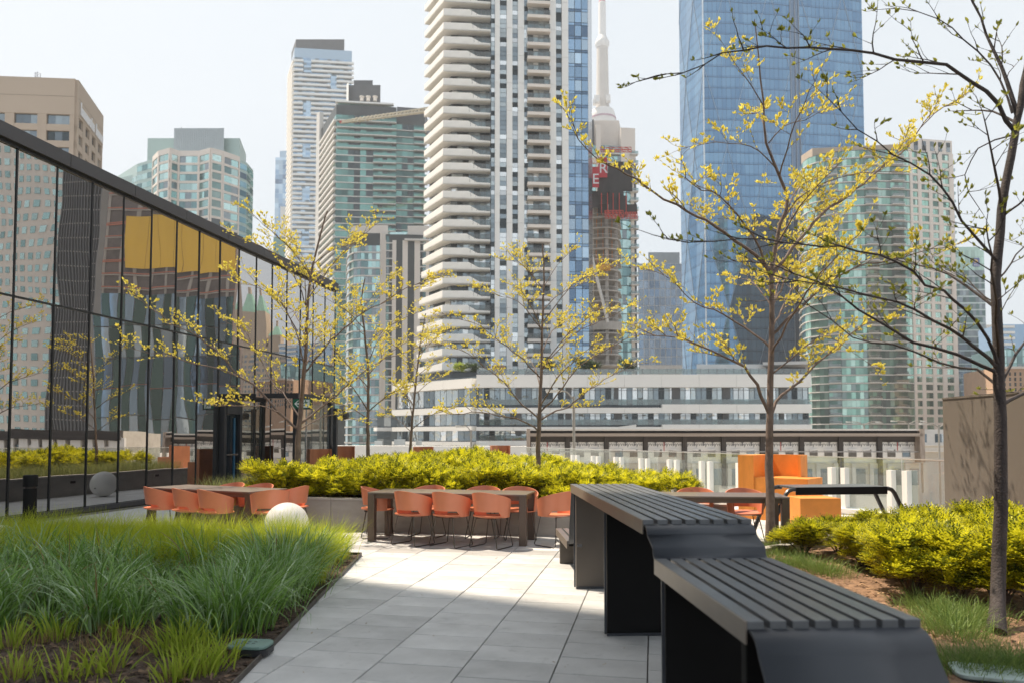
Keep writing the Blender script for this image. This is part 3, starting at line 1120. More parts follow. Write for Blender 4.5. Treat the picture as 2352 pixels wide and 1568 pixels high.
for i in range(n):
    A, Bq = (c1_, c2_) if i % 2 else (c2_, c1_)
    for a, b in ((A[i], c3_[i + 1]), (Bq[i], c3_[i + 1]), (c3_[i], A[i + 1]), (A[i], Bq[i + 1]), (c1_[i], c2_[i]), (c1_[i], c3_[i])):
        mb.bar(a, b, 0.2)
tag(mb.build('jib_lattice', M_CRANE, cr), kind='stuff')
mb = MB()
mb.bar(c3_[-1] - Vector((0, 0, 0)), c3_[-1] + Vector((9, 0, 6)), 0.15)
mb.bar((2, 0, 0), (2, 0, p1.z + 8), 1.5)
mb.build('mast', M_CRANE, cr)
box('jib_tip', mat('warning_red', (0.5, 0.06, 0.04), rough=0.5), cr, p0, (0.8, 0.8, 0.7))

# ---- rounded grey-green block in front of it
d0 = 240
B = Bld('rounded_condo', 830, d0, 'pale stone and green glass condo with rounded glazed corner', 'building')
zr = B.z(535, d0)
fh = 2.62
arc = [B.pt(796, d0 + 16), B.pt(797, d0 + 9), B.pt(802, d0 + 4), B.pt(812, d0 + 1), B.pt(828, d0), B.pt(845, d0 + .5)]
c5, c6, c7, c8 = B.pt(872, d0 + .5), B.pt(883, d0 + 2), B.pt(925, d0 + 2), B.pt(985, d0 + 3)
poly = arc + [c5, c6, c7, c8]
B.prism('block_body', poly + [c8 + Vector((-3, 25)), arc[0] + Vector((-3, 22))], 0, zr, M_DKG)
mbs = MB()
ring = [(p.x, p.y) for p in arc + [c5]]
off = []
for i, p in enumerate(ring):
    q = Vector(p)
    t = (Vector(ring[min(i + 1, len(ring) - 1)]) - Vector(ring[max(i - 1, 0)])).normalized()
    off.append((q.x + t.y * .35, q.y - t.x * .35))
mbs.prism(off + [(c5.x, c5.y + 1), (ring[0][0] + 1, ring[0][1])], -0.22, 0.22)
slab_me = mbs.mesh('curved_slab', M_SLAB)
for k in range(30):
    z = zr - 6.5 - fh * k
    share('curved_slab', slab_me, B.r, (0, 0, z))
    for i in range(len(arc) - 1):
        fr = face(arc[i], arc[i + 1])
        B.panes(fr, 0, fr[3], z + .25, z + fh - .25, 1 if fr[3] < 2.2 else 2, 1, G_TEAL, (3, 2, 3, 2), off=.1, rank=k)
    fr = face(arc[-1], c5)
    B.panes(fr, 0, fr[3], z + .25, z + fh - .25, 3, 1, G_TEAL, (3, 2, 3, 2), off=.1, rank=k)
    z += 3.6
    fr = face(c6, c8)
    for a, b in ((.03, .17), (.26, .40), (.52, .67), (.80, .93)):
        B.panes(fr, a * fr[3], b * fr[3], z + .2, z + fh - .2, 2, 1, G_TEAL, (3, 2, 3, 2), off=.1, rank=k)
        B.bar('sill_band', fr, a * fr[3], b * fr[3], z - .2, z + .2, .2, .25, M_SLAB)
fr = face(c6, c8)
for a, b in ((-.02, .03), (.17, .26), (.40, .52), (.67, .80), (.93, 1.02)):
    B.bar('stone_pier', fr, a * fr[3], b * fr[3], 0, zr - 2.0, .42, .6, M_BEIGE2)
fr2 = face(c5, c6)
B.bar('stone_pier', fr2, 0, fr2[3], 0, zr, .4, .6, M_BEIGE2)
B.bar('cornice', fr, .45 * fr[3], fr[3], zr - 2.2, zr - 1.6, 1.4, 1.6, M_SLAB)
B.prism('upper_storey', [arc[2] + Vector((2, 4)), c5 + Vector((-.5, 1.6)), c5 + Vector((0, 18)), arc[0] + Vector((3, 18))], zr - 6.5, zr, G_DARKT[1])
fr = face(arc[2] + Vector((2, 3.9)), c5 + Vector((-.5, 1.5)))
for t in (.05, .35, .65, .95):
    B.bar('stone_pier', fr, fr[3] * t - .35, fr[3] * t + .35, zr - 6.4, zr - .6, .2, .5, M_BEIGE2)
B.bar('roof_band', fr, 0, fr[3], zr - .7, zr + .3, .5, 1.0, M_SLAB)
B.prism('rooftop_wall', [B.pt(805, d0 + 6), B.pt(890, d0 + 5), B.pt(890, d0 + 16), B.pt(805, d0 + 16)], zr, B.z(517, d0 + 5), M_BEIGE2)
B.prism('rooftop_wall', [B.pt(935, d0 + 5), B.pt(985, d0 + 5), B.pt(985, d0 + 16), B.pt(935, d0 + 16)], zr - 1, B.z(519, d0 + 5), M_BEIGE2)
B.prism('rooftop_glass', [B.pt(890, d0 + 7), B.pt(935, d0 + 7), B.pt(935, d0 + 14), B.pt(890, d0 + 14)], zr - 1, B.z(530, d0 + 5), G_TEAL[1])
B.done()

# ---- main white tower
d0 = 150
B = Bld('white_balcony_tower', 1016, d0, 'tall white tower with sculpted wraparound balconies and vertical white ribs', 'building')
fh = 2.985


def mt(u, extra=0.0):                                                  # front line: recedes slightly to the right
    return B.pt(u, d0 + (u - 1016) / 340.0 * 2.6 + extra)


zb = B.z(838, d0)
NF = 38
zt = zb + fh * NF
body = [B.pt(985, d0 + 9), mt(1035, 2.0), mt(1128, 2.0), mt(1128, .6), mt(1353, .6), mt(1362, 18), B.pt(985, d0 + 26)]
B.prism('tower_body', body, zb - 8, zt, mat('tower_dark_glass', (0.07, 0.09, 0.11), rough=0.15, var=0.15, scale=0.3))
e0, e1, e2 = Vector((0, 0)), mt(1126) - mt(1016), None
fx = e1.normalized()
fy = Vector((-fx.y, fx.x))
Lb = e1.length


def bal_mesh(spread, cut):
    """one storey's balcony: side parapet, corner, front parapet with its slanted cut, slab"""
    mb = MB()
    left = B.pt(972 - spread, d0 + 8.5)
    A = left - mt(1016)
    # parapet walls as thick strips (outer line -> height profile)
    def strip(p, q, h0, h1, z0=0.0, th=0.18):
        d = (q - p).normalized()
        n = Vector((-d.y, d.x)) * th
        vs = [(p.x, p.y, z0), (q.x, q.y, z0), (q.x, q.y, h1), (p.x, p.y, h0), (p.x + n.x, p.y + n.y, z0), (q.x + n.x, q.y + n.y, z0), (q.x + n.x, q.y + n.y, h1), (p.x + n.x, p.y + n.y, h0)]
        mb.add(vs, [(0, 1, 2, 3), (5, 4, 7, 6), (3, 2, 6, 7), (1, 0, 4, 5), (0, 3, 7, 4), (2, 1, 5, 6)])
    z = Vector((0, 0))
    strip(A, z, 1.30, 1.55)
    a1, a2 = fx * (Lb * cut), fx * (Lb * (cut + 0.20))
    strip(z, a1, 1.55, 1.62)
    strip(a1, a2, 1.62, 0.55)
    strip(a2, fx * Lb, 0.55, 0.45)
    mb.prism([(A.x, A.y), (0, 0), (fx.x * Lb, fx.y * Lb), (fx.x * Lb + fy.x * 2.2, fx.y * Lb + fy.y * 2.2), (2.2, 2.6), (A.x + 2.5, A.y + 1.2)], -0.02, 0.20)
    return mb.mesh('balcony', M_WHITE2)


def rail_mesh(cut):
    mb = MB()
    a, b = fx * (Lb * (cut + 0.05)), fx * (Lb * 1.0)
    mb.bar((a.x, a.y, 1.60), (b.x, b.y, 1.58), 0.06)
    for k in range(5):
        p = a + (b - a) * (k / 4)
        mb.bar((p.x, p.y, .5), (p.x, p.y, 1.6), 0.05)
    mb.bar((a.x, a.y + .02, 1.05), (b.x, b.y + .02, 1.05), 0.02, 1.0, mi=1)
    return mb.mesh('railing', [M_CHAR, M_BRAILD])


cache = {}
for k in range(NF):
    z = zb + fh * k
    kk = 0 if k >= 9 else (9 - k)
    spread = min(kk, 6) * 2.4
    cut = round(0.55 + 0.012 * ((k * 7) % 9 - 4), 3) if k > 3 else 0.62
    key = (round(spread, 1), cut)
    if key not in cache:
        cache[key] = (bal_mesh(spread, cut), rail_mesh(cut))
    share('balcony', cache[key][0], B.r, (0, 0, z - 1.1))
    share('railing', cache[key][1], B.r, (0, 0, z - 1.1))
# recessed glazing behind the balconies
fr = face(mt(1035, 2.0), mt(1128, 2.0))
for k in range(NF):
    z = zb + fh * k
    B.panes(fr, 0.1, fr[3], z - .85, z + fh - 1.2, 7, 1, G_POD, (4, 3, 1.2, 3), off=.06, rank=20 - k * .1)
fr = face(body[0], body[1])
for k in range(NF):
    z = zb + fh * k
    B.panes(fr, 0.1, fr[3], z - .85, z + fh - 1.2, 4, 1, G_POD, (4, 3, 1.5, 3), off=.06, rank=40 - k * .1)
# ribs and glass strips of the front
fr = face(mt(1126, .5), mt(1353, .5))
Lf = fr[3]


def tu(u):
    return (u - 1126) / (1353 - 1126) * Lf


for a, b, nm in ((1136, 1147, 'rib'), (1163, 1176, 'rib'), (1189, 1203, 'rib'), (1262, 1277, 'rib'), (1291, 1306, 'rib')):
    for k in range(-1, NF // 2):
        B.bar('white_rib', fr, tu(a), tu(b), zb + fh * 2 * k + .02, zb + fh * 2 * (k + 1) - .02, .55, .7, M_WHITE)
for a, b, n, w, ms in ((1127, 1136, 1, (4, 3, 2, 2), G_POD), (1147, 1163, 1, (4, 3, 3, 2), G_POD), (1176, 1189, 1, (4, 3, 3, 2), G_POD), (1203, 1212, 1, (3, 3, 2, 2), G_POD), (1277, 1291, 1, (4, 3, 2, 2), G_POD)):
    for k in range(NF):
        z = zb + fh * k
        B.panes(fr, tu(a), tu(b), z - 1.0, z + fh - 1.0, n, 3, ms, w, gx=.08, gz=.07, off=.08, rank=10 - k * .1)
for k in range(NF):
    z = zb + fh * k
    B.panes(fr, tu(1212), tu(1262), z - .8, z + fh - 1.1, 4, 1, G_POD, (4, 3, 1.2, 4), off=.06, rank=15 - k * .1)
    B.bar('balcony_slab', fr, tu(1210), tu(1263), z - 1.1, z - .45, 1.5, 1.6, M_BEIGE2)
    bb = B.bar('balcony_glass', fr, tu(1211), tu(1262), z - .42, z + .55, 1.45, .04, M_BRAILD)
    mb = MB()
    for q in range(5):
        mb.box((-.5 + q / 4.0, -.3, 0), (.016, .9, 1.02))
    mb.box((0, -.3, .52), (1.0, 1.0, .07))
    mb.build('rail', M_CHAR, bb)
    B.panes(fr, tu(1306), tu(1353), z - 1.0, z + fh - 1.65, 3, 1, G_BLUE, (6, 3, 1), gx=.12, gz=.08, off=.1, rank=-k * .1)
    B.panes(fr, tu(1306), tu(1353), z + fh - 1.6, z + fh - 1.05, 3, 1, G_BLUE, (3, 0, 5), gx=.12, gz=.05, off=.1, rank=50 - k * .1)
B.done()

# ---- podium with white bands in front of the tower
d0 = 124
B = Bld('banded_podium', 1400, d0, 'low podium with long white bands and mirrored windows below the white tower', 'building')


def pz(v):
    return B.z(v, d0)


cL, cF, cR = B.pt(912, d0 + 16, 950), B.pt(1095, d0 + 1, 950), B.pt(1858, d0, 950)
B.prism('podium_body', [cL, cF, cR, cR + Vector((6, 40)), cL + Vector((0, 40))], 0, pz(862), mat('tower_dark_glass', (0.07, 0.09, 0.11)))
fr, fl_ = face(cF, cR), face(cL, cF)
L = fr[3]


def px2t(u):
    return (u - 1095) / (1858 - 1095) * L


bands = [(860, 889, None), (928, 948, (1545, 1575, 13)), (974, 988, (1420, 1460, 0)), (1011, 1022, None)]
for i, (va, vb, st) in enumerate(bands):
    z1, z0 = pz(va), pz(vb)
    n = 9
    for k in range(n):                                              # band panels
        a, b = px2t(1095 + (1858 - 1095) * k / n), px2t(1095 + (1858 - 1095) * (k + 1) / n)
        B.bar('band_panel', fr, a + .015, b - .015, z0, z1 if i == 0 else z0 + (z1 - z0) * (.62 if (st and k < 5) else 1.0), 1.3, 1.5, M_WHITE)
    for k in range(3):
        B.bar('band_panel', fl_, fl_[3] * k / 3 + .02, fl_[3] * (k + 1) / 3 - .02, z0, z0 + (z1 - z0) * .75, 1.2, 1.4, M_WHITE2)
    if st:                                                          # slanted step where the band thickens
        a, b = px2t(st[0]), px2t(st[1])
        h0, h1 = z0 + (z1 - z0) * .62, z1
        P0, P1 = fp(fr, a, 1.32, 0), fp(fr, b, 1.32, 0)
        mb = MB()
        dpt = Vector((fr[2].x, fr[2].y)) * -1.3
        vs = [(P0[0], P0[1], z0), (P1[0], P1[1], z0), (P1[0], P1[1], h1), (P0[0], P0[1], h0)]
        vs += [(x + dpt.x, y + dpt.y, z) for x, y, z in vs]
        mb.add(vs, [(0, 1, 2, 3), (5, 4, 7, 6), (3, 2, 6, 7), (0, 3, 7, 4), (2, 1, 5, 6), (1, 0, 4, 5)])
        mb.build('band_step', M_WHITE, B.r)
for va, vb in ((889, 929), (948, 975), (988, 1012), (1022, 1046)):
    z1, z0 = pz(va), pz(vb)
    B.panes(fr, px2t(1100), px2t(1856), z0, z1, 62, 1, G_POD, (3, 4, 4, 1.5), gx=.12, gz=.0, off=.05, rank=0)
    B.panes(fl_, .2, fl_[3], z0, z1, 14, 1, G_POD, (4, 4, 2.2, 2.0), gx=.12, gz=.0, off=.05, rank=5)
    for u in (1185, 1300, 1412, 1545, 1660, 1790):
        B.bar('dark_pier', fr, px2t(u), px2t(u + random.choice((10, 14, 18))), z0, z1, .35, .4, M_CHAR)
    B.bar('terrace_glass', fr, px2t(1100), px2t(1856), z0, z0 + .95, 1.1, .04, M_BRAIL)
    B.bar('window_head', fr, px2t(1100), px2t(1856), z1 - .45, z1 - .38, .12, .1, M_CHAR)
z1 = pz(858)
B.bar('roof_rail', fr, 0, px2t(1856), z1 + .02, z1 + .9, .2, .04, M_BRAIL)
for k in range(40):
    B.bar('rail_post', fr, L * k / 40, L * k / 40 + .07, z1, z1 + .95, .22, .07, M_CHAR)
B.prism('roof_pavilion', [B.pt(1600, d0 + 14, 850), B.pt(1760, d0 + 14, 850), B.pt(1760, d0 + 26, 850), B.pt(1600, d0 + 26, 850)], z1 - 1, B.z(836, d0 + 14), M_WHITE)
B.prism('roof_canopy', [B.pt(1752, d0 + 12, 850), B.pt(1858, d0 + 10, 850), B.pt(1858, d0 + 30, 850), B.pt(1752, d0 + 30, 850)], B.z(838, d0 + 12), B.z(831, d0 + 12), M_SLAB)
B.prism('roof_plant', [B.pt(1762, d0 + 16, 850), B.pt(1850, d0 + 16, 850), B.pt(1850, d0 + 28, 850), B.pt(1762, d0 + 28, 850)], z1 - 1, B.z(838, d0 + 14), M_CHAR)
B.prism('timber_screen', [B.pt(1130, d0 + 4, 850), B.pt(1160, d0 + 4, 850), B.pt(1160, d0 + 5, 850), B.pt(1130, d0 + 5, 850)], z1 - .5, B.z(838, d0 + 4), mat('timber', (0.32, 0.20, 0.12), rough=0.7))
B.done()

# ---- small curved white podium wing, left of the podium
d0 = 150
B = Bld('rounded_wing', 885, d0, 'low wing with white rounded canopy beside the banded podium', 'building')
B.prism('wing_body', [B.pt(866, d0, 980), B.pt(930, d0, 980), B.pt(930, d0 + 12, 980), B.pt(866, d0 + 12, 980)], 0, B.z(948, d0), mat('tower_dark_glass', (0.07, 0.09, 0.11)))
fr = face(B.pt(866, d0, 980), B.pt(930, d0, 980))
B.panes(fr, 0, fr[3], B.z(1035, d0), B.z(950, d0), 4, 3, G_MIX, (4, 3, 2, 2), off=.1)
mb = MB()
q = [(B.pt(858 + 1.2 * i, d0 - 2.4 * math.sin(min(1, i / 8) * 1.57), 980)) for i in range(9)] + [B.pt(930, d0 - 2.4, 980), B.pt(930, d0 + 3, 980), B.pt(858, d0 + 3, 980)]
mb.prism([(p.x, p.y) for p in q], B.z(989, d0), B.z(981, d0))
mb.build('white_canopy', M_WHITE, B.r)
B.bar('white_band', fr, 0, fr[3], B.z(1042, d0), B.z(1030, d0), 1.0, 1.0, M_WHITE)
B.done()
B = Bld('white_boundary_building', 900, 112, 'plain white parapet roof in front of the rounded wing', 'building')
B.prism('parapet', [B.pt(770, 108, 1030), B.pt(1215, 100, 1030), B.pt(1215, 103, 1030), B.pt(770, 111, 1030)], 0, B.z(1023, 104), M_WHITE2)
B.prism('roof_deck', [B.pt(770, 111, 1030), B.pt(1215, 103, 1030), B.pt(1215, 118, 1030), B.pt(770, 124, 1030)], 0, B.z(1030, 104), M_RAWC)
for u, w, v in ((860, 18, 1012), (905, 26, 1008), (955, 14, 1012), (1100, 20, 1014)):
    B.prism('roof_unit', [B.pt(u, 112, 1030), B.pt(u + w, 111, 1030), B.pt(u + w, 114, 1030), B.pt(u, 115, 1030)], 3, B.z(v, 112), M_METALP)
def text_mesh(name, txt, size, ext, m):
    cu = bpy.data.curves.new(name, 'FONT')
    cu.body, cu.size, cu.extrude, cu.align_x = txt, size, ext, 'CENTER'
    o = bpy.data.objects.new(name, cu)
    COL.objects.link(o)
    me = bpy.data.meshes.new_from_object(o.evaluated_get(bpy.context.evaluated_depsgraph_get()))
    bpy.data.objects.remove(o, do_unlink=True)
    bpy.data.curves.remove(cu)
    me.materials.clear()
    me.materials.append(m)
    return me


# ---- construction tower with red banners
d0 = 200
B = Bld('concrete_frame_tower', 1390, d0, 'unfinished concrete tower with open floors, black wraps and red lettered banners', 'building')
cx = B.pt(1384, d0 + 9)
R = 5.2


def arcpts(r, a0=200, a1=350, n=10, c=cx):
    return [(c.x + r * math.cos(rad(a0 + (a1 - a0) * i / n)), c.y + r * math.sin(rad(a0 + (a1 - a0) * i / n))) for i in range(n + 1)]


mb = MB()
mb.prism(arcpts(R) + [(cx.x + R, cx.y + 8), (cx.x - R, cx.y + 8)], 0, .34)
sl = mb.mesh('floor_slab', M_RAWC)
z0, ztop = B.z(835, d0), B.z(445, d0)
fh = 2.98
nk = int((ztop - z0) / fh)
M_ORPOST = mat('shoring_orange', (0.75, 0.28, 0.05), rough=0.6)
for k in range(nk + 1):
    z = z0 + k * fh
    share('floor_slab', sl, B.r, (0, 0, z))
    for a in (205, 235, 290, 335):
        p = (cx.x + (R - .7) * math.cos(rad(a)), cx.y + (R - .7) * math.sin(rad(a)))
        box('column', M_RAWC, B.r, (p[0], p[1], z + fh / 2 + .17), (.9, .6, fh - .34))
    mb = MB()
    pr = arcpts(R - .1, 205, 345, 8)
    for a, b in zip(pr[:-1], pr[1:]):
        mb.bar((a[0], a[1], z + 1.35), (b[0], b[1], z + 1.35), .07)
        mb.bar((a[0], a[1], z + .34), (a[0], a[1], z + 1.35), .07)
    mb.build('guard_rail', M_SLAB, B.r)
    if k > nk - 6 or k % 4 == 1:
        for q in range(5):
            a = 225 + q * 24 + random.uniform(-6, 6)
            box('shoring_post', M_ORPOST, B.r, (cx.x + (R - 1.6) * math.cos(rad(a)), cx.y + (R - 1.6) * math.sin(rad(a)), z + fh / 2 + .17), (.18, .18, fh - .36))
B.prism('core_wall', [(cx.x - 3, cx.y + 1), (cx.x + 4, cx.y + 1), (cx.x + 4, cx.y + 7), (cx.x - 3, cx.y + 7)], 0, ztop + 3, M_RAWC)
mb = MB()
mb.prism(arcpts(R + .5) + [(cx.x + R, cx.y + 8), (cx.x - R, cx.y + 8)], B.z(752, d0), B.z(733, d0))
mb.build('transfer_beam', M_RAWC, B.r)
box('loading_platform', mat('platform_yellow', (0.75, 0.38, 0.04), rough=0.6), B.r, (cx.x + .5, cx.y - R - .9, B.z(610, d0)), (4.2, 2.4, 1.3))
mb = MB()
a, b = at(1352, 560, d0 - 3), at(1396, 740, d0 - 1)
mb.bar(a - Vector((*B.b, GZ)), b - Vector((*B.b, GZ)), .6)
mb.build('chute', M_SLAB, B.r)
M_WRAP = mat('black_netting', (0.045, 0.043, 0.045), rough=0.9, var=0.3, scale=0.6)
M_RED = mat('banner_red', (0.52, 0.035, 0.05), rough=0.6, var=0.06)
M_REDST = mat('red_steel', (0.55, 0.06, 0.04), rough=0.5)


def wrap_panel(nm, u0, u1, va, vb, m, dd, tilt=0):
    p, q = B.pt(u0, dd, va), B.pt(u1, dd, va)
    fr = face(p, q)
    return fr, B.bar(nm, fr, 0, fr[3], B.z(vb, dd), B.z(va, dd), .1, .2, m)


for u0, u1, va, vb, dd in ((1374, 1395, 378, 450, 199), (1396, 1412, 375, 452, 200.5), (1412, 1432, 372, 462, 201.5), (1432, 1452, 380, 440, 202), (1395, 1420, 400, 470, 200), (1354, 1376, 440, 478, 200), (1376, 1397, 425, 470, 199.5), (1398, 1418, 440, 492, 199), (1418, 1440, 450, 500, 200), (1435, 1463, 470, 492, 201), (1372, 1395, 395, 490, 203)):
    wrap_panel('black_wrap', u0, u1, va, vb, M_WRAP, dd)
fr, _ = wrap_panel('red_banner', 1375, 1394.5, 362, 408, M_RED, 198)
fr2, _ = wrap_panel('red_banner', 1353, 1375.5, 384, 431, M_RED, 197.6)
for fq, txt, va, vb in ((fr, 'R', 374, 398), (fr2, "'E", 400, 424)):
    o = share('banner_letter', text_mesh('banner_letter', txt, (B.z(va, 198) - B.z(vb, 198)) * 1.38, .03, M_LET), B.r, fp(fq, fq[3] * .52, .16, B.z(vb, 198)))
    o.rotation_euler = (rad(90), 0, fq[4])
for u0, u1, va, vb, dd in ((1390, 1432, 488, 502, 198), (1436, 1464, 492, 503, 200), (1380, 1450, 344, 350, 199)):
    p, q = at(u0, va, dd) - Vector((*B.b, GZ)), at(u1, va, dd) - Vector((*B.b, GZ))
    hh = (vb - va) * dd / F
    mb = MB()
    for s in (0, 1.6):
        P, Q = Vector((p.x, p.y - s, p.z)), Vector((q.x, q.y - s, q.z))
        for dz in (0, -hh):
            mb.bar(P + Vector((0, 0, dz)), Q + Vector((0, 0, dz)), .16)
        for i in range(6):
            t = P + (Q - P) * (i / 5)
            mb.bar(t, t + Vector((0, 0, -hh)), .14)
            if i < 5:
                mb.bar(t, P + (Q - P) * ((i + 1) / 5) + Vector((0, 0, -hh)), .12)
    mb.build('red_formwork', M_REDST, B.r)
for u in (1383, 1397, 1410, 1424, 1440):
    p = B.pt(u, 199)
    box('red_formwork', M_REDST, B.r, (p.x, p.y - .5, B.z(470, 199)), (.2, .2, 6))
fr = face(B.pt(1353, 199.5), B.pt(1375, 199.5))
for i in range(8):
    B.bar('shoring_post', fr, fr[3] * i / 8, fr[3] * i / 8 + .15, B.z(378, 199.5), B.z(362, 199.5), .1, .15, M_ORPOST)
B.done()

# ---- condo behind the construction tower
d0 = 228
B = Bld('stone_topped_condo', 1430, d0, 'condo with pale stone top and teal balconies right behind the unfinished tower', 'building')
c0, c1 = B.pt(1350, d0), B.pt(1461, d0 + 2)
zr = B.z(290, d0)
B.prism('tower_body', [c0, c1, c1 + Vector((0, 16)), c0 + Vector((0, 16))], 0, zr - 6, M_DKG)
fr = face(c0, c1)
L = fr[3]
B.bar('stone_wall', fr, L * .70, L, zr - 11, zr, .3, .5, M_BEIGE2)
B.bar('stone_pier', fr, L * .18, L * .28, 0, zr + .5, .35, .5, M_BEIGE2)
B.bar('stone_pier', fr, L * .90, L * .97, 0, zr - 11, .35, .5, M_BEIGE2)
B.prism('stone_top', [B.pt(1366, d0 + 3), B.pt(1424, d0 + 3), B.pt(1430, d0 + 12), B.pt(1366, d0 + 12)], zr - 8, B.z(268, d0), M_BEIGE2)
B.prism('dark_louvre', [B.pt(1352, d0 + 1), B.pt(1366, d0 + 1), B.pt(1366, d0 + 12), B.pt(1352, d0 + 12)], zr - 8, B.z(272, d0), M_CHAR)
fh = 2.98
for k in range(26):
    z = zr - 6 - fh * (k + 1)
    B.bar('balcony', fr, L * .28, L * .66, z, z + .3, 1.2, 1.3, M_SLAB)
    B.bar('balcony_rail', fr, L * .28, L * .66, z + .3, z + 1.2, 1.15, .05, M_BRAIL)
    B.bar('balcony', fr, L * .88, L * 1.04, z, z + .3, 1.5, 1.6, M_SLAB)
    B.bar('balcony_rail', fr, L * .88, L * 1.04, z + .3, z + 1.2, 1.45, .05, M_BRAIL)
    B.panes(fr, 0, L * .18, z + .1, z + fh - .1, 2, 1, G_TEAL, (3, 2, 2, 2), off=.1, rank=k)
    B.panes(fr, L * .28, L * .90, z + .1, z + fh - .1, 7, 1, G_TEAL, (4, 2, 2, 1), off=.1, rank=k)
B.done()

# ---- tall telecommunication tower far behind
d0 = 900
ct = empty('communication_tower', (*W(1385, d0, 400), GZ), label='slender concrete communication tower with round pods far behind the unfinished tower', cat='tower')
M_CN = mat('pale_concrete_far', (0.46, 0.43, 0.40), rough=0.8, var=0.06, scale=0.05)
M_CNW = mat('white_radome', (0.62, 0.61, 0.60), rough=0.6, var=0.05, scale=0.05)


def cz(v):
    return ZH(v, d0, 1385) - GZ


s = d0 / F
for nm, m, prof in (
        ('lower_shaft', M_CN, [(20 * s, 0), (17 * s, cz(420)), (16 * s, cz(255))]),
        ('shaft', M_CN, [(16 * s, cz(258)), (14.5 * s, cz(200)), (13.2 * s, cz(106))]),
        ('main_pod', M_CNW, [(14 * s, cz(300)), (29 * s, cz(288)), (31 * s, cz(272)), (28 * s, cz(262)), (26 * s, cz(256)), (14 * s, cz(250))]),
        ('pod_stripe', mat('stripe_plum', (0.33, 0.16, 0.24)), [(31.3 * s, cz(278)), (31.3 * s, cz(274))]),
        ('sky_pod', M_CNW, [(12.5 * s, cz(112)), (16.5 * s, cz(106)), (17 * s, cz(99)), (14 * s, cz(93)), (9.5 * s, cz(84))]),
        ('antenna', M_CNW, [(9.2 * s, cz(90)), (8.8 * s, cz(8)), (7 * s, cz(6)), (6.5 * s, cz(-20)), (4 * s, cz(-24)), (2 * s, cz(-30))]),
        ('red_tip', mat('mast_red', (0.45, 0.10, 0.14)), [(7.4 * s, cz(7)), (7.4 * s, cz(2)), (0.01, cz(2))])):
    mb = MB()
    mb.lathe(prof, 28)
    mb.build(nm, m, ct, smooth=True)
for u, v, w, h in ((1372, 240, 12, 16), (1398, 238, 10, 14), (1366, 246, 6, 10)):
    p = W(u, d0 - 12, 400) - W(1385, d0, 400)
    box('equipment_box', M_CNW, ct, (p.x, p.y, cz(v)), (w * s, 8, h * s))

# ---- blue faceted glass tower
d0 = 300
B = Bld('blue_glass_tower', 1625, d0, 'huge blue glass tower with faceted diamond facade', 'building')


def facet_glass():
    m = bpy.data.materials.new('faceted_blue_glass')
    m.use_nodes = True
    nt = m.node_tree
    p = nt.nodes['Principled BSDF']
    p.inputs['Metallic'].default_value = 0.72
    p.inputs['Roughness'].default_value = 0.06
    uv = N(nt, 'UVMap')
    sx = N(nt, 'SeparateXYZ')
    nt.links.new(uv.outputs[0], sx.inputs[0])

    def math_(op, a, b=None):
        n = N(nt, 'Math')
        n.operation = op
        for i, q in enumerate((a, b)):
            if q is None:
                continue
            if isinstance(q, (int, float)):
                n.inputs[i].default_value = q
            else:
                nt.links.new(q, n.inputs[i])
        return n.outputs[0]
    fx_, fz_ = math_('MULTIPLY', sx.outputs[0], 1 / 1.9), math_('MULTIPLY', sx.outputs[1], 1 / 4.6)
    lx = math_('LESS_THAN', math_('FRACT', fx_), 0.06)
    lz = math_('LESS_THAN', math_('FRACT', fz_), 0.05)
    sp = math_('LESS_THAN', math_('FRACT', fz_), 0.24)
    cm = N(nt, 'CombineXYZ')
    nt.links.new(math_('FLOOR', fx_), cm.inputs[0])
    nt.links.new(math_('FLOOR', fz_), cm.inputs[1])
    wn_ = N(nt, 'TexWhiteNoise')
    nt.links.new(cm.outputs[0], wn_.inputs['Vector'])
    c2 = N(nt, 'CombineXYZ')
    nt.links.new(math_('FLOOR', math_('MULTIPLY', fx_, .23)), c2.inputs[0])
    nt.links.new(math_('FLOOR', fz_), c2.inputs[1])
    wn2 = N(nt, 'TexWhiteNoise')
    nt.links.new(c2.outputs[0], wn2.inputs['Vector'])
    val = math_('ADD', math_('MULTIPLY', wn_.outputs[0], .30), math_('MULTIPLY', wn2.outputs[0], .35))
    cr = N(nt, 'ValToRGB')
    cr.color_ramp.elements[0].color = (0.10, 0.225, 0.385, 1)
    cr.color_ramp.elements[1].color = (0.24, 0.43, 0.61, 1)
    nt.links.new(val, cr.inputs[0])
    mx = N(nt, 'MixRGB')
    mx.inputs[2].default_value = (0.08, 0.18, 0.32, 1)
    nt.links.new(math_('MULTIPLY', sp, .5), mx.inputs[0])
    nt.links.new(cr.outputs[0], mx.inputs[1])
    m2 = N(nt, 'MixRGB')
    m2.inputs[2].default_value = (0.04, 0.06, 0.10, 1)
    nt.links.new(math_('MULTIPLY', math_('MAXIMUM', lx, lz), .75), m2.inputs[0])
    nt.links.new(mx.outputs[0], m2.inputs[1])
    nt.links.new(m2.outputs[0], p.inputs['Base Color'])
    return m


M_FACET = facet_glass()
M_EDGE = mat('facet_edge', (0.26, 0.31, 0.37), rough=0.4, metal=0.3)
M_EDGEW = mat('bright_edge', (0.75, 0.78, 0.80), rough=0.4)
ZB_TOP = 300.0


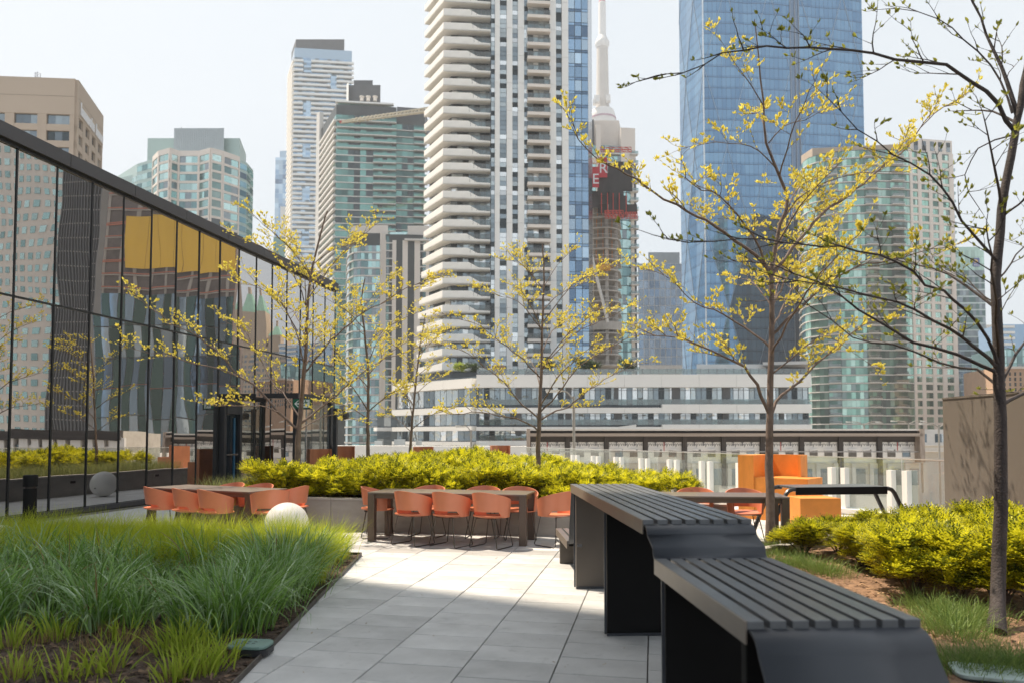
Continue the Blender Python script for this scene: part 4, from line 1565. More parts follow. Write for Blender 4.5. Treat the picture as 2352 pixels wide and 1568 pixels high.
def faceted(name, p0, p1, ncol, row, amp, phase=0):
    """wall folded into big diamonds: every other node of the lattice stands proud"""
    fr = face(p0, p1)
    L = fr[3]
    nr = int(ZB_TOP / row) + 1
    vs, uvs, idx = [], [], {}
    for j in range(nr + 1):
        for i in range(ncol + 1):
            o = amp if (i + j + phase) % 2 == 0 else 0.0
            if i in (0, ncol):
                o = 0.0
            q = fp(fr, L * i / ncol, o, min(ZB_TOP, j * row))
            idx[i, j] = len(vs)
            vs.append(q)
            uvs.append((L * i / ncol, min(ZB_TOP, j * row)))
    fs = []
    for j in range(nr):
        for i in range(ncol):
            a, b, c, d = idx[i, j], idx[i + 1, j], idx[i + 1, j + 1], idx[i, j + 1]
            if (i + j + phase) % 2 == 0:
                fs += [(a, b, c), (a, c, d)]
            else:
                fs += [(a, b, d), (b, c, d)]
    me = bpy.data.meshes.new(name)
    me.from_pydata(vs, [], fs)
    ul = me.uv_layers.new(name='UVMap')
    for pl_ in me.polygons:
        for li in pl_.loop_indices:
            ul.data[li].uv = uvs[me.loops[li].vertex_index]
    me.materials.append(M_FACET)
    share(name, me, B.r)
    for j in range(nr):                                             # metal ridges along the folds
        for i in range(ncol):
            a, b = ((i, j), (i + 1, j + 1)) if (i + j + phase) % 2 == 0 else ((i + 1, j), (i, j + 1))
            mb = MB()
            n3 = fr[2] * 0.05
            mb.bar(Vector(vs[idx[a]]) + n3, Vector(vs[idx[b]]) + n3, .16)
            mb.build('fold_ridge', M_EDGE, B.r)
    return fr


q0, q1, q2, q3, q4 = B.pt(1566, d0 + 26), B.pt(1622, d0), B.pt(1824, d0 + 3), B.pt(1846, d0 + 3), B.pt(1993, d0 + 8)
B.prism('tower_body', [q0 + Vector((.6, .4)), q1 + Vector((.3, .8)), q2 + Vector((0, .8)), q4 + Vector((-.5, .8)), q4 + Vector((2, 40)), q0 + Vector((4, 40))], 0, ZB_TOP - .5, G_BLUE[2])
faceted('facet_wall', q0, q1, 3, 34.0, .7)
faceted('facet_wall', q1, q2, 4, 34.0, .9, 1)
faceted('facet_wall', q3, q4, 3, 34.0, .9, 0)
fr = face(q2, q3)
B.bar('recess_strip', fr, .2, fr[3] - .2, 0, ZB_TOP, -.2, .4, G_BLUE[2])
for t in (.15, fr[3] * .55, fr[3] - .15):
    B.bar('recess_fin', fr, t - .12, t + .12, 0, ZB_TOP, .25, .4, M_EDGE)
B.bar('corner_edge', face(q1 - Vector((.3, 0)), q1 + Vector((.3, 0))), 0, .45, 0, ZB_TOP, .3, .5, M_EDGEW)
B.done()

# ---- pale blue blocks between
d0 = 420
B = Bld('pale_blue_block', 1515, d0, 'pale blue glass block seen between the unfinished tower and blue tower', 'building')
c0, c1 = B.pt(1466, d0), B.pt(1640, d0)
B.prism('block_body', [c0, c1, c1 + Vector((0, 20)), c0 + Vector((0, 20))], 0, B.z(606, d0), M_SLAB)
B.prism('roof_screen', [B.pt(1490, d0 + 2), B.pt(1562, d0 + 2), B.pt(1562, d0 + 14), B.pt(1490, d0 + 14)], B.z(606, d0), B.z(578, d0), M_METALP)
fr = face(c0, c1)
B.panes(fr, 0, fr[3], B.z(838, d0), B.z(606, d0), 14, 12, [G_BLUE[1], glass_mat('sky_glass', (0.6, 0.68, 0.74))], (2, 3), off=.1, gx=.35, gz=.35)
B.done()

# ---- big curved green condo on the right
d0 = 250
B = Bld('curved_green_condo', 2000, d0, 'wide green glass condo with bowed front and beige stone end', 'building')
zr = B.z(352, d0)
fh = 2.76
us = [(1838, 271), (1842, 264), (1850, 258), (1862, 254.5), (1880, 252), (1900, 250.3), (1930, 248.6), (1962, 247.6), (1990, 247), (2020, 246.8), (2050, 247), (2080, 247.4), (2096, 247.8)]
arc = [B.pt(u, dd) for u, dd in us]
e1 = B.pt(2196, 252)
B.prism('condo_body', arc + [e1, e1 + Vector((-4, 20)), arc[0] + Vector((4, 14))], 0, zr, M_DKG)
ring = [Vector(p) for p in arc]
off = []
for i, p in enumerate(ring):
    t = (ring[min(i + 1, len(ring) - 1)] - ring[max(i - 1, 0)]).normalized()
    off.append((p.x + t.y * .5, p.y - t.x * .5))
mb = MB()
mb.prism(off + [(ring[-1].x, ring[-1].y + 1.5), (ring[0].x + 1.5, ring[0].y)], -.17, .17)
sl = mb.mesh('curved_slab', M_SLAB)
balc = {5: 1, 8: 1, 10: 1}
fe = face(arc[-1], e1)
nfl = 40
for k in range(nfl):
    z = zr - fh * (k + 1)
    share('curved_slab', sl, B.r, (0, 0, z))
    for i in range(len(arc) - 1):
        fr = face(arc[i], arc[i + 1])
        if i in balc:
            B.panes(fr, 0.1, fr[3] - .1, z + .25, z + fh - .25, 3, 1, G_GREEN, (1, 0, 4, 4), off=-.0 + .05, rank=k)
            B.bar('balcony', fr, 0.1, fr[3] - .1, z + .05, z + .3, 1.3, 1.3, M_SLAB)
            B.bar('balcony_rail', fr, 0.1, fr[3] - .1, z + .3, z + 1.1, 1.28, .05, M_BRAIL)
        else:
            n = max(1, int(fr[3] / 1.15))
            B.panes(fr, 0, fr[3], z + .22, z + fh - .22, n, 1, G_GREEN, (5, 3.5, 2, 1.4), off=.1, rank=k)
    for a, b in ((.05, .17), (.25, .42), (.50, .64), (.74, .90)):
        B.panes(fe, a * fe[3], b * fe[3], z + .5, z + fh - .35, 2 if a else 1, 1, G_GREEN, (4, 3, 2, 1), off=.05, rank=k)
    B.bar('stone_band', fe, 0, fe[3], z - .35, z + .5, .28, .35, M_BEIGE2)
    B.bar('end_balcony', fe, fe[3], fe[3] + 1.1, z, z + .9, .0, 2.2, M_BRAIL)
for a, b in ((-.01, .05), (.17, .25), (.42, .50), (.64, .74), (.90, 1.0)):
    B.bar('stone_pier', fe, a * fe[3], b * fe[3], 0, zr + .3, .35, .5, M_BEIGE2)
B.prism('roof_screen', [B.pt(1846, 262), B.pt(1872, 255), B.pt(2095, 251), B.pt(2095, 262), B.pt(1850, 272)], zr, B.z(328, d0), M_BEIGE)
B.prism('roof_block', [B.pt(2084, 249), e1, e1 + Vector((-4, 14)), B.pt(2084, 262)], zr - .5, B.z(319, d0), M_BEIGE2)
fr = face(B.pt(2084, 248.9), e1)
for k in range(6):
    B.panes(fr, fr[3] * (k + .25) / 6, fr[3] * (k + .75) / 6, B.z(346, d0), B.z(324, d0), 1, 2, G_MIX, (3, 2, 0, 3), off=.06, rank=-9)
for u in (2088, 2105, 2128):
    p = B.pt(u, 255)
    box('roof_mast', M_CHAR, B.r, (p.x, p.y, B.z(318, d0) + .8), (.3, .3, 2))
B.done()

# ---- far right towers
d0 = 420
B = Bld('bank_tower', 2240, d0, 'grey green striped bank tower with small blue crest sign near its top', 'building')
c0, c1 = B.pt(2190, d0 + 1), B.pt(2266, d0, 800)
zr = B.z(575, d0)
B.prism('tower_body', [c0, c1, c1 + Vector((0, 30)), c0 + Vector((0, 30))], 0, zr, G_DARKT[1])
B.prism('sloped_crown', [c0 + Vector((0, 2)), c1 + Vector((-1.2, 2)), c1 + Vector((-1.2, 28)), c0 + Vector((0, 28))], zr, B.z(565, d0), glass_mat('crown_glass', (0.42, 0.58, 0.50)))
fr = face(c0, c1)
fh = 3.9
for k in range(32):
    z = zr - (8 if k == 0 else 0) * 0 - fh * (k + 1)
    if k > 2:
        B.bar('floor_band', fr, 0, fr[3], z, z + .75, .25, .3, glass_mat('band_glass', (0.45, 0.52, 0.50), metal=.3))
    B.panes(fr, 0, fr[3], z + (.8 if k > 2 else .05), z + fh, 10, 1, [glass_mat('crown_glass', (0.42, 0.58, 0.50))] * 3 if k <= 2 else [G_MIX[0], G_MIX[1], G_DARKT[0]], (3, 2, 3), gx=.15, off=.12, rank=k)
p = fr[3] * .74
M_SB = mat('crest_blue', (0.02, 0.06, 0.28), rough=0.5)
B.bar('crest_sign', fr, p - 1.8, p + 1.8, zr - 9.6, zr - 4.6, .5, .3, M_SB)
mb = MB()
cz_ = zr - 6.6
P = lambda a, z: fp(fr, p + a, .56, z)
mb.add([P(-1.2, cz_ - .9), P(.2, cz_ - .8), P(1.0, cz_ - .2), P(.6, cz_ + .6), P(-.4, cz_ + 1.2), P(-1.1, cz_ + .9), P(-.5, cz_ + .3), P(-.9, cz_ - .2)], [(0, 1, 2, 3, 4, 5, 6, 7)])
mb.build('crest_lion', mat('crest_gold', (0.7, 0.42, 0.10), rough=0.5), B.r)
o = share('crest_letters', text_mesh('crest_letters', 'RBC', 1.5, .02, M_LET), B.r, fp(fr, p, .55, zr - 9.2))
o.rotation_euler = (rad(90), 0, fr[4])
B.done()

B = Bld('pale_grid_tower', 2280, 520, 'pale grid fronted tower between the bank tower and the dark tree trunk', 'building')
c0, c1 = B.pt(2263, 520, 850), B.pt(2284, 520, 850)
B.prism('tower_body', [c0, c1, c1 + Vector((0, 20)), c0 + Vector((0, 20))], 0, B.z(746, 520), M_SLAB)
fr = face(c0, c1)
B.panes(fr, 0, fr[3], B.z(905, 520), B.z(752, 520), 6, 22, G_MIX, (3, 3, 1, 2), gx=.4, gz=.9, off=.1)
B.done()
d0 = 380
B = Bld('white_slab_tower', 2330, d0, 'white banded tower at the right end behind the tree', 'building')
c0, c1 = B.pt(2296, d0, 850), B.pt(2420, d0, 850)
B.prism('tower_body', [c0, c1, c1 + Vector((0, 24)), c0 + Vector((0, 24))], 0, B.z(745, d0), G_BLUE[0])
fr = face(c0, c1)
for k in range(18):
    z = B.z(748, d0) - 3.0 * k
    B.bar('balcony_band', fr, 0, fr[3] * .28, z - 1.3, z, 1.0, 1.0, M_WHITE)
    B.bar('balcony_band', fr, fr[3] * .55, fr[3], z - 1.3, z, 1.0, 1.0, M_WHITE)
B.done()
d0 = 300
B = Bld('green_glass_block', 2330, d0, 'low green glass block above the brick hotel at the right edge', 'building')
c0, c1 = B.pt(2290, d0, 850), B.pt(2430, d0, 850)
B.prism('block_body', [c0, c1, c1 + Vector((0, 24)), c0 + Vector((0, 24))], 0, B.z(800, d0), G_DARKT[1])
fr = face(c0, c1)
B.panes(fr, 0, fr[3], B.z(850, d0), B.z(802, d0), 12, 3, G_TEAL, (3, 2, 2, 1), gx=.3, gz=.3, off=.1)
B.done()
d0 = 220
B = Bld('brick_hotel', 2330, d0, 'tan brick hotel with rows of small arched windows at the right edge', 'building')
c0, c1 = B.pt(2290, d0, 880), B.pt(2460, d0, 880)
M_TAN = mat('tan_brick', (0.50, 0.33, 0.22), rough=0.9, var=0.08, scale=0.6)
B.prism('hotel_body', [c0, c1, c1 + Vector((0, 24)), c0 + Vector((0, 24))], 0, B.z(842, d0), M_TAN)
fr = face(c0, c1)
B.bar('cornice', fr, 0, fr[3], B.z(846, d0), B.z(841, d0), .5, .6, M_BEIGE2)
for j in range(6):
    for i in range(14):
        B.panes(fr, fr[3] * (i + .3) / 14, fr[3] * (i + .65) / 14, B.z(862 + 12 * j, d0), B.z(854 + 12 * j, d0), 1, 1, [G_MIX[0], G_MIX[3]], (1, 1), gx=0, gz=0, off=.05)
B.done()

# ---- station building wrapped in white sheets, across the tracks
d0 = 56
B = Bld('station_building', 1660, d0, 'long low station building under repair, black fascia and white printed wrap', 'building')
c0, c1 = B.pt(1214, d0, 1000), B.pt(2104, d0, 1000)
fr = face(c0, c1)
L = fr[3]
M_WRAPW = mat('white_housewrap', (0.86, 0.845, 0.83), rough=0.6, var=0.05, scale=1.5, bump=0.3, bscale=3)
M_TAR = mat('black_fascia', (0.06, 0.052, 0.05), rough=0.85, var=0.35, scale=2.5)
M_RUST = mat('old_beam', (0.36, 0.30, 0.26), rough=0.85, var=0.25, scale=2.5)
zt = B.z(984, d0)


def sz(v):
    return B.z(v, d0)


B.prism('building_body', [c0 + Vector((0, .6)), c1 + Vector((0, .6)), c1 + Vector((2, 14)), c0 + Vector((-2, 14))], 0, zt - .2, mat('shaded_interior', (0.10, 0.09, 0.085), rough=0.9, var=.3, scale=.5))
B.bar('roof_edge', fr, -.1, L + .1, sz(988), zt, .9, 1.5, M_SLAB)
B.bar('roof_fascia', fr, 0, L, sz(993.5), sz(988), .6, 1.0, M_TAR)
B.bar('gutter_beam', fr, 0, L, sz(1001), sz(994), 1.0, .5, M_RUST)
B.bar('upper_fascia', fr, 0, L, sz(1014), sz(1001), .3, .4, M_TAR)
B.bar('end_post', fr, -.15, .1, sz(1060), zt, 1.0, 1.0, M_RUST)
B.bar('end_post', fr, L - .25, L + .1, sz(1060), zt, 1.0, 1.0, M_RUST)
M_TXT = mat('wrap_print', (0.16, 0.17, 0.19), rough=0.7)
nb = 10
M_TORN = mat('torn_opening', (0.17, 0.16, 0.15), rough=0.8, var=0.3, scale=3)
cu0 = text_mesh('wrap_lettering', 'Tyvek', .42, .0, M_TXT)
for i in range(nb):
    a, b = L * i / nb, L * (i + 1) / nb
    w = b - a
    B.bar('column', fr, a - .16, a + .16, sz(1120), sz(1001), .45, .5, M_TAR)
    for q, (z0, z1) in enumerate(((sz(1034), sz(1014)), (sz(1062), sz(1034)))):
        B.bar('wrap_panel', fr, a + .2, b - .2, z0 + .01, z1, .18 + .01 * q, .3, M_WRAPW)
    for q in range(2):
        t0 = a + w * (.22 if q == 0 else .60)
        o = B.bar('torn_window', fr, t0, t0 + w * .20, sz(1048), sz(1031), .24, .3, random.choice([M_TORN, M_TORN, G_MIX[1]]))
        fl = B.bar('wrap_flap', fr, t0 - .04, t0 + w * random.uniform(.14, .22), sz(1033.5), sz(1029.8), .30, .06, M_WRAPW)
        fl.rotation_euler.y = rad(random.uniform(-5, 5))
    for q in range(4):
        o = share('wrap_lettering', cu0, B.r, fp(fr, a + w * (.15 + .235 * q), .192, sz(1022.8)))
        o.rotation_euler = (rad(90), 0, fr[4])
    t = a + w * .48
    o = None if i % 3 else box('red_tape', mat('tape_red', (0.5, 0.08, 0.07), rough=0.6), B.r, fp(fr, t, .2, sz(1024)), (.05, .03, sz(1014) - sz(1034)), fr[4])
B.bar('pipe', fr, 0, L, sz(1037), sz(1034.6), .75, .12, mat('pipe_grey', (0.33, 0.32, 0.32), rough=0.5))
B.bar('lower_wall', fr, 0, L, 0, sz(1062), .3, .4, mat('pale_site_wall', (0.60, 0.56, 0.50), rough=0.85, var=0.15, scale=1.0))
for i in range(22):
    t = L * (i + .3) / 22
    B.bar('lower_window', fr, t, t + .9, sz(1112), sz(1075), .36, .3, random.choice([G_MIX[0], G_MIX[1], M_TORN]))
    B.bar('lower_pier', fr, t + 1.2, t + 1.5, sz(1130), sz(1062), .42, .3, M_SLAB)

# lower roofs between the terrace and the station
mb = MB()
P = [G(1180, 1065, -4.6), G(2300, 1085, -4.6), at(2300, 1050, 52), at(1150, 1050, 52)]
q = [W(1100, 30, 1060), W(2330, 30, 1060), W(2330, 53, 1060), W(1000, 53, 1060)]
mb.prism([(p.x, p.y) for p in q], -5.6, -5.1)
tag(mb.build('track_roof_pavement', mat('roof_concrete', (0.50, 0.45, 0.38), rough=0.9, var=0.2, scale=0.5)), kind='structure')
for i, (u, d, l, lab) in enumerate(((1420, 44, 9, 'grey'), (1640, 40, 12, 'tan'), (1880, 42, 10, 'long grey'), (2060, 38, 7, 'tan timber'))):
    p = W(u, d, 1060)
    o = empty('site_stack', (p.x, p.y, -5.1), rad(10), label=('leftmost grey board stack on the low roof seen through the balustrade', 'tan board stack on the low roof left of the orange lounge seat', 'long grey board stack on the low roof right of the orange lounge seat', 'tan timber stack on the low roof nearest the taupe wall')[i], cat='boards', group='stacks on the low roof')
    for k in range(4):
        box('board', mat('site_board_%d' % (i % 2), ((0.42, 0.40, 0.37), (0.55, 0.36, 0.18))[i % 2], rough=0.8, var=.2, scale=2), o, (0, k * .05, .12 + k * .25), (l * .6 - k * .3, 1.5, .2))

# ---- raised expressway at the right with its barrier
d0 = 95
rd = empty('expressway_viaduct', (*W(2130, d0, 1030), GZ), label='tan concrete expressway barrier with railings at the right behind the station', cat='viaduct')
for nm, va, vb, dd, m in (('barrier_wall', 1036, 1052, 92, mat('tan_barrier', (0.58, 0.50, 0.40), rough=0.85, var=0.1, scale=.5)), ('deck_edge', 1052, 1058, 91, M_RAWC), ('rear_barrier', 1022, 1034, 99, mat('tan_barrier', (0.58, 0.5, 0.4)))):
    p = W(2240, dd, 1030) - W(2130, d0, 1030)
    box(nm, m, rd, (p.x, p.y, (ZH(va, dd) + ZH(vb, dd)) / 2 - GZ), (24, .5, ZH(va, dd) - ZH(vb, dd)), YAW)
for k in range(3):
    p = W(2240, 91.5, 1030) - W(2130, d0, 1030)
    box('rail', M_SLAB, rd, (p.x, p.y, ZH(1034 - 3 * k, 92) - GZ), (24, .08, .1), YAW)
B = Bld('grey_parking_block', 2140, 130, 'grey low block with wide windows just left of the taupe wall', 'building')
c0, c1 = B.pt(2096, 130, 1000), B.pt(2300, 130, 1000)
B.prism('block_body', [c0, c1, c1 + Vector((0, 15)), c0 + Vector((0, 15))], 0, B.z(985, 130), M_SLAB)
fr = face(c0, c1)
for i in range(5):
    B.panes(fr, fr[3] * (i * .2 + .05), fr[3] * (i * .2 + .16), B.z(1015, 130), B.z(995, 130), 3, 1, G_MIX, (3, 3, 1, 2), off=.06)
B.done()

# ---- street lamps
M_POLE = mat('lamp_pole', (0.34, 0.32, 0.29), rough=0.5, metal=0.4)
M_LAMPH = mat('lamp_head', (0.66, 0.66, 0.64), rough=0.4)


def street_lamp(u, vtop, d, arms, label, r=.09, arm=1.9, drop=14):
    p = W(u, d, vtop + 40)
    zt_ = ZH(vtop, d, u)
    o = empty('street_lamp', (p.x, p.y, GZ), YAW, label=label, cat='street lamp', group='street lamps beyond the terrace')
    mb = MB()
    mb.tube([(0, 0, 0), (0, 0, zt_ - GZ - .3)], [r * 1.3, r], 8)
    mb.build('pole', M_POLE, o, smooth=True)
    for s in arms:
        mb = MB()
        mb.tube([(0, 0, zt_ - GZ - .45), (s * arm * .35, 0, zt_ - GZ - .05), (s * arm * .8, 0, zt_ - GZ + .05)], r * .6, 6)
        mb.build('arm', M_POLE, o, smooth=True)
        mb = MB()
        cx_ = s * arm
        mb.add([(cx_ - .45, -.14, zt_ - GZ + .1), (cx_ + .45, -.1, zt_ - GZ), (cx_ + .45, .1, zt_ - GZ), (cx_ - .45, .14, zt_ - GZ + .1), (cx_ - .4, -.1, zt_ - GZ - .1), (cx_ + .4, -.06, zt_ - GZ - .06), (cx_ + .4, .06, zt_ - GZ - .06), (cx_ - .4, .1, zt_ - GZ - .1)],
               [(0, 1, 2, 3), (7, 6, 5, 4), (0, 4, 5, 1), (1, 5, 6, 2), (2, 6, 7, 3), (3, 7, 4, 0)])
        mb.build('lamp_head', M_LAMPH, o)


street_lamp(1318, 897, 40, (-1,), 'tall street lamp with one pale arm behind the middle tree', r=.075, arm=1.1)
street_lamp(1082, 978, 58, (-1,), 'thin street lamp left of the middle tree', r=.07, arm=.8)
street_lamp(1985, 968, 100, (-1, 1), 'twin armed street lamp above the station roof, leftmost of three', r=.1, arm=2.0)
street_lamp(2088, 966, 100, (-1, 1), 'twin armed street lamp above the station roof, middle of three', r=.1, arm=2.0)
street_lamp(2157, 972, 90, (-1, 1), 'twin armed street lamp on the expressway next to the taupe wall', r=.1, arm=1.9)

# ------------------------------------------------------------------ the other side of the street: what the pavilion glass mirrors
def MP(u, d, v=700):
    """plan point whose mirror image in the pavilion wall stands at (u, depth d)"""
    p = W(u, d, v)
    return Vector((2 * WX - p.x, p.y))


def mbuild(name, u0, u1, d, v_top, label, m, depth=26):
    a, b = MP(u1, d), MP(u0, d)                                      # mirrored: order flips
    c = (a + b) / 2
    r = empty(name, (c.x, c.y, GZ), label=label, cat='building')
    d_ = (b - a).normalized()
    n = Vector((d_.y, -d_.x))
    if n.dot(Vector((-1, 0))) < 0:
        a, b = b, a
        d_ = -d_
        n = Vector((d_.y, -d_.x))
    bk_ = -n * depth
    mb = MB()
    mb.prism([tuple(a - c), tuple(b - c), tuple(b - c + bk_), tuple(a - c + bk_)], 0, ZH(v_top, d) - GZ)
    mb.build('building_body', m, r)
    return r, face(a - c, b - c)


d0 = 235
r, fr = mbuild('dark_construction_tower', 205, 548, d0, 330, 'dark unfinished tower with yellow weather sheets on the opposite side of the street', mat('shaded_floors', (0.17, 0.145, 0.14), rough=.9, var=.3, scale=.2), 3)
M_YEL = mat('yellow_sheet', (0.88, 0.54, 0.05), rough=0.6, var=0.2, scale=.25)
zt = ZH(330, d0) - GZ
M_PINK = mat('orange_edge_net', (0.55, 0.20, 0.13), rough=0.8, var=.2, scale=.5)
for k in range(24):
    z = zt - 4.4 * k
    o = box('floor_edge', M_RAWC if k % 3 else M_PINK, r, fp(fr, fr[3] / 2, .2, z - .3), (fr[3] + .4, .6, .35), fr[4])
    box('edge_net', M_PINK, r, fp(fr, fr[3] / 2, .45, z + .2), (fr[3] + .4, .08, .3), fr[4])
    for q in range(9):
        box('column', M_RAWC, r, fp(fr, fr[3] * (q + .5) / 9, .1, z - 2.4), (.9, .3, 3.9), fr[4])
zy1, zy0 = ZH(500, d0) - GZ, ZH(625, d0) - GZ
for q in range(7):
    box('yellow_sheet', M_YEL, r, fp(fr, fr[3] * (q + .5) / 9, .7, (zy0 + zy1) / 2), (fr[3] / 9 - .1, .12, zy1 - zy0), fr[4])
zg = ZH(680, d0) - GZ
for q in range(18):
    for k in range(5):
        box('window_pane', G_BLUE[k % 3] if q % 2 else G_DARKT[0], r, fp(fr, fr[3] * (q + .5) / 18, .75, zg - 5 - 9.6 * k), (fr[3] / 18 - .15, .1, 9.3), fr[4])
# pale apartment tower
d0 = 190
r, fr = mbuild('cream_apartment_tower', -160, 122, d0, 250, 'cream apartment tower with rows of teal windows on the opposite side of the street', M_BEIGE2, 5)
zt = ZH(250, d0) - GZ
for k in range(26):
    for q in range(14):
        box('window_pane', G_TEAL[(k * 7 + q * 3) % 2], r, fp(fr, fr[3] * (q + .5) / 14, .1, zt - 3 - 3.3 * k), (fr[3] / 14 * .55, .12, 1.7), fr[4])
d0 = 186
r, fr = mbuild('charcoal_tower', 121, 204, d0, 200, 'charcoal curtain wall tower on the opposite side of the street', M_CHAR, 3)
zt = ZH(200, d0) - GZ
for k in range(30):
    box('floor_band', M_SLAB, r, fp(fr, fr[3] / 2, .1, zt - 3.6 * k), (fr[3], .2, .25), fr[4])
for q in range(14):
    box('fin', M_CHAR, r, fp(fr, fr[3] * q / 13, .3, zt / 2), (.25, .5, zt), fr[4])
# chateau hotel with green copper roofs
d0 = 520
r, fr = mbuild('chateau_hotel', 552, 664, d0, 800, 'buff stone grand hotel with green copper roofs on the opposite side of the street', mat('buff_stone', (0.52, 0.40, 0.29), rough=.9, var=.1, scale=.2))
M_BUFF = MATS['buff_stone']
M_COPPER = mat('copper_green', (0.22, 0.42, 0.33), rough=.7, var=.15, scale=.3)
zt = ZH(800, d0) - GZ
tops = ((.14, 5.0, 715, 672), (.45, 5.0, 715, 672), (.80, 6, 770, 745))
for ft, hw, vs_, vt in tops:
    c = fp(fr, fr[3] * (1 - ft), -7, 0)
    z1, z2 = ZH(vs_, d0) - GZ, ZH(vt, d0) - GZ
    box('hotel_tower', M_BUFF, r, (c[0], c[1], z1 / 2), (hw * 2, 12, z1), fr[4])
    mb = MB()
    mb.add([(-hw, -6, 0), (hw, -6, 0), (hw, 6, 0), (-hw, 6, 0), (-hw * .35, -1.5, z2 - z1), (hw * .35, -1.5, z2 - z1), (hw * .35, 1.5, z2 - z1), (-hw * .35, 1.5, z2 - z1)],
           [(0, 1, 5, 4), (1, 2, 6, 5), (2, 3, 7, 6), (3, 0, 4, 7), (4, 5, 6, 7)])
    o = mb.build('copper_roof', M_COPPER, r)
    o.location = (c[0], c[1], z1)
    o.rotation_euler.z = fr[4]
    box('chimney', M_BUFF, r, (c[0], c[1], z2 + 2), (2.2, 2.2, 6), fr[4])
for k in range(16):
    for q in range(18):
        box('window_pane', G_MIX[0], r, fp(fr, fr[3] * (q + .5) / 18, .1, zt - 4 - 3.6 * k), (1.1, .15, 1.8), fr[4])
# street-level viaduct and sheds
d0 = 70
r, fr = mbuild('opposite_shed', -160, 300, d0, 990, 'long low shed with dark roof edge on the opposite side of the street', mat('pale_site_wall', (0.6, 0.56, 0.5)), 8)
zt = ZH(990, d0) - GZ
box('roof_edge', M_TAR, r, fp(fr, fr[3] / 2, .3, zt - .4), (fr[3], .8, .9), fr[4])
for q in range(16):
    box('bay_door', random.choice([M_TORN, G_MIX[1], M_WRAPW]), r, fp(fr, fr[3] * (q + .5) / 16, .2, zt - 3.2), (fr[3] / 16 * .7, .2, 3.6), fr[4])
    box('pier', M_WRAPW, r, fp(fr, fr[3] * q / 16, .3, zt - 3.4), (.8, .4, 5.5), fr[4])
# ------------------------------------------------------------------ balustrade of glass and white posts
M_POSTW = mat('white_post', (0.80, 0.79, 0.77), rough=0.5, var=0.04, scale=2)
bl = empty('glass_balustrade', (RAIL_A.x, RAIL_A.y, 0), label='clear glass balustrade with pairs of square white posts along the terrace edge', cat='balustrade')
rd_ = (RAIL_B - RAIL_A)
RL = rd_.length
rd_.normalize()
ra = math.atan2(rd_.y, rd_.x)
npan = int(RL / 1.45)
for i in range(npan + 1):
    t = i * 1.45
    for s in (-.17, .17):
        q = rd_ * (t + s)
        box('post', M_POSTW, bl, (q.x, q.y, .46), (.11, .13, .92), ra)
    if i < npan:
        q = rd_ * (t + .725)
        n_ = Vector((-rd_.y, rd_.x)) * .09
        box('glass_panel', M_RAILGLASS, bl, (q.x + n_.x, q.y + n_.y, .60), (1.42, .018, 1.06), ra)
        box('kerb', M_POSTW, bl, (q.x + n_.x, q.y + n_.y, .03), (1.445, .42, .10), ra)
        box('top_trim', mat('rail_trim', (0.62, 0.62, 0.60), rough=.3, metal=.5), bl, (q.x + n_.x, q.y + n_.y, 1.14), (1.445, .03, .022), ra)

# taupe wall at the right
wl = empty('taupe_wall', (5.05, 13.0, 0), label='taupe panelled wall with branch shadows at the right edge', cat='wall')
M_TAUPE = mat('taupe_panel', (0.125, 0.106, 0.088), rough=0.75, var=0.05, scale=1.2)
a0, b0 = Vector((G(2166, 1160, .3).x, 0)), None
wa = at(2166, 960, 12.6).xy
wb = wa + Vector((0.2365, -0.9716)) * 5.0
dW = (wb - wa).normalized()
an = math.atan2(dW.y, dW.x)
for k in range(4):
    q = wa + dW * (1.25 * k + .62) - Vector((5.05, 13.0))
    box('wall_panel', M_TAUPE, wl, (q.x - dW.y * .08, q.y + dW.x * .08, 1.10), (1.243, .16, 2.22), an)
q = wa + dW * 2.5 - Vector((5.05, 13.0))
box('coping', M_TAUPE, wl, (q.x - dW.y * .08, q.y + dW.x * .08, 2.225), (5.0, .19, .03), an)

# ------------------------------------------------------------------ long slatted bar that steps down towards the camera
M_EDGEB = mat('bronze_edge_sheen', (0.23, 0.19, 0.155), rough=0.36, metal=.2, var=.08, scale=4)  # lightened so the warm grazing reflection sits in the base colour
M_SLAT = mat('slat_charcoal', (0.135, 0.138, 0.144), rough=0.28, var=0.16, scale=5, bump=0.05, bscale=300, spec=0.6)
M_SHEET = mat('bar_sheet_metal', (0.034, 0.038, 0.048), rough=0.42, var=0.05, scale=2, spec=0.6)
M_ENDP = mat('end_panel_sunlit', (0.105, 0.088, 0.074), rough=0.45, var=0.1, scale=2)  # lighter copy of the leg panel, sunlit tone put into its colour
M_PANEL = mat('bar_panel_black', (0.009, 0.0085, 0.0085), rough=0.6, var=0.10, scale=2, spec=.15)
S0 = Vector((0.362, 2.77))
WID = 0.665
bar = empty('stepped_slat_bar', (S0.x, S0.y, 0), math.atan2(DIRB.y, DIRB.x) - math.pi / 2,
            label='long charcoal slatted bar stepping down in counters along the path', cat='bar')
# local frame: y runs along the bar away from the camera, x across it to the right


def slats(s0, s1, z, n=8, gap=.023):
    w = (WID - gap * (n - 1)) / n
    me = None
    for k in range(n):
        mb = MB()
        mb.box((0, 0, 0), (w, s1 - s0, .034))
        o = mb.build('slat', M_SLAT, bar, bevel=.003)
        o.location = (k * (w + gap) + w / 2, (s0 + s1) / 2, z - .017)
    mb = MB()                                                      # deep edge board on the path side
    mb.box((-.004, (s0 + s1) / 2, z - .044), (.007, s1 - s0 - .002, .085))
    mb.box((WID - .010, (s0 + s1) / 2, z - .062), (.020, s1 - s0, .052))
    mb.build('edge_board', M_EDGEB, bar)
    k = 0
    s = s0 + .12
    while s < s1:
        mb = MB()
        mb.box((WID / 2, s, z - .055), (WID - .06, .05, .036))
        mb.build('cross_bearer', M_PANEL, bar)
        s += .55


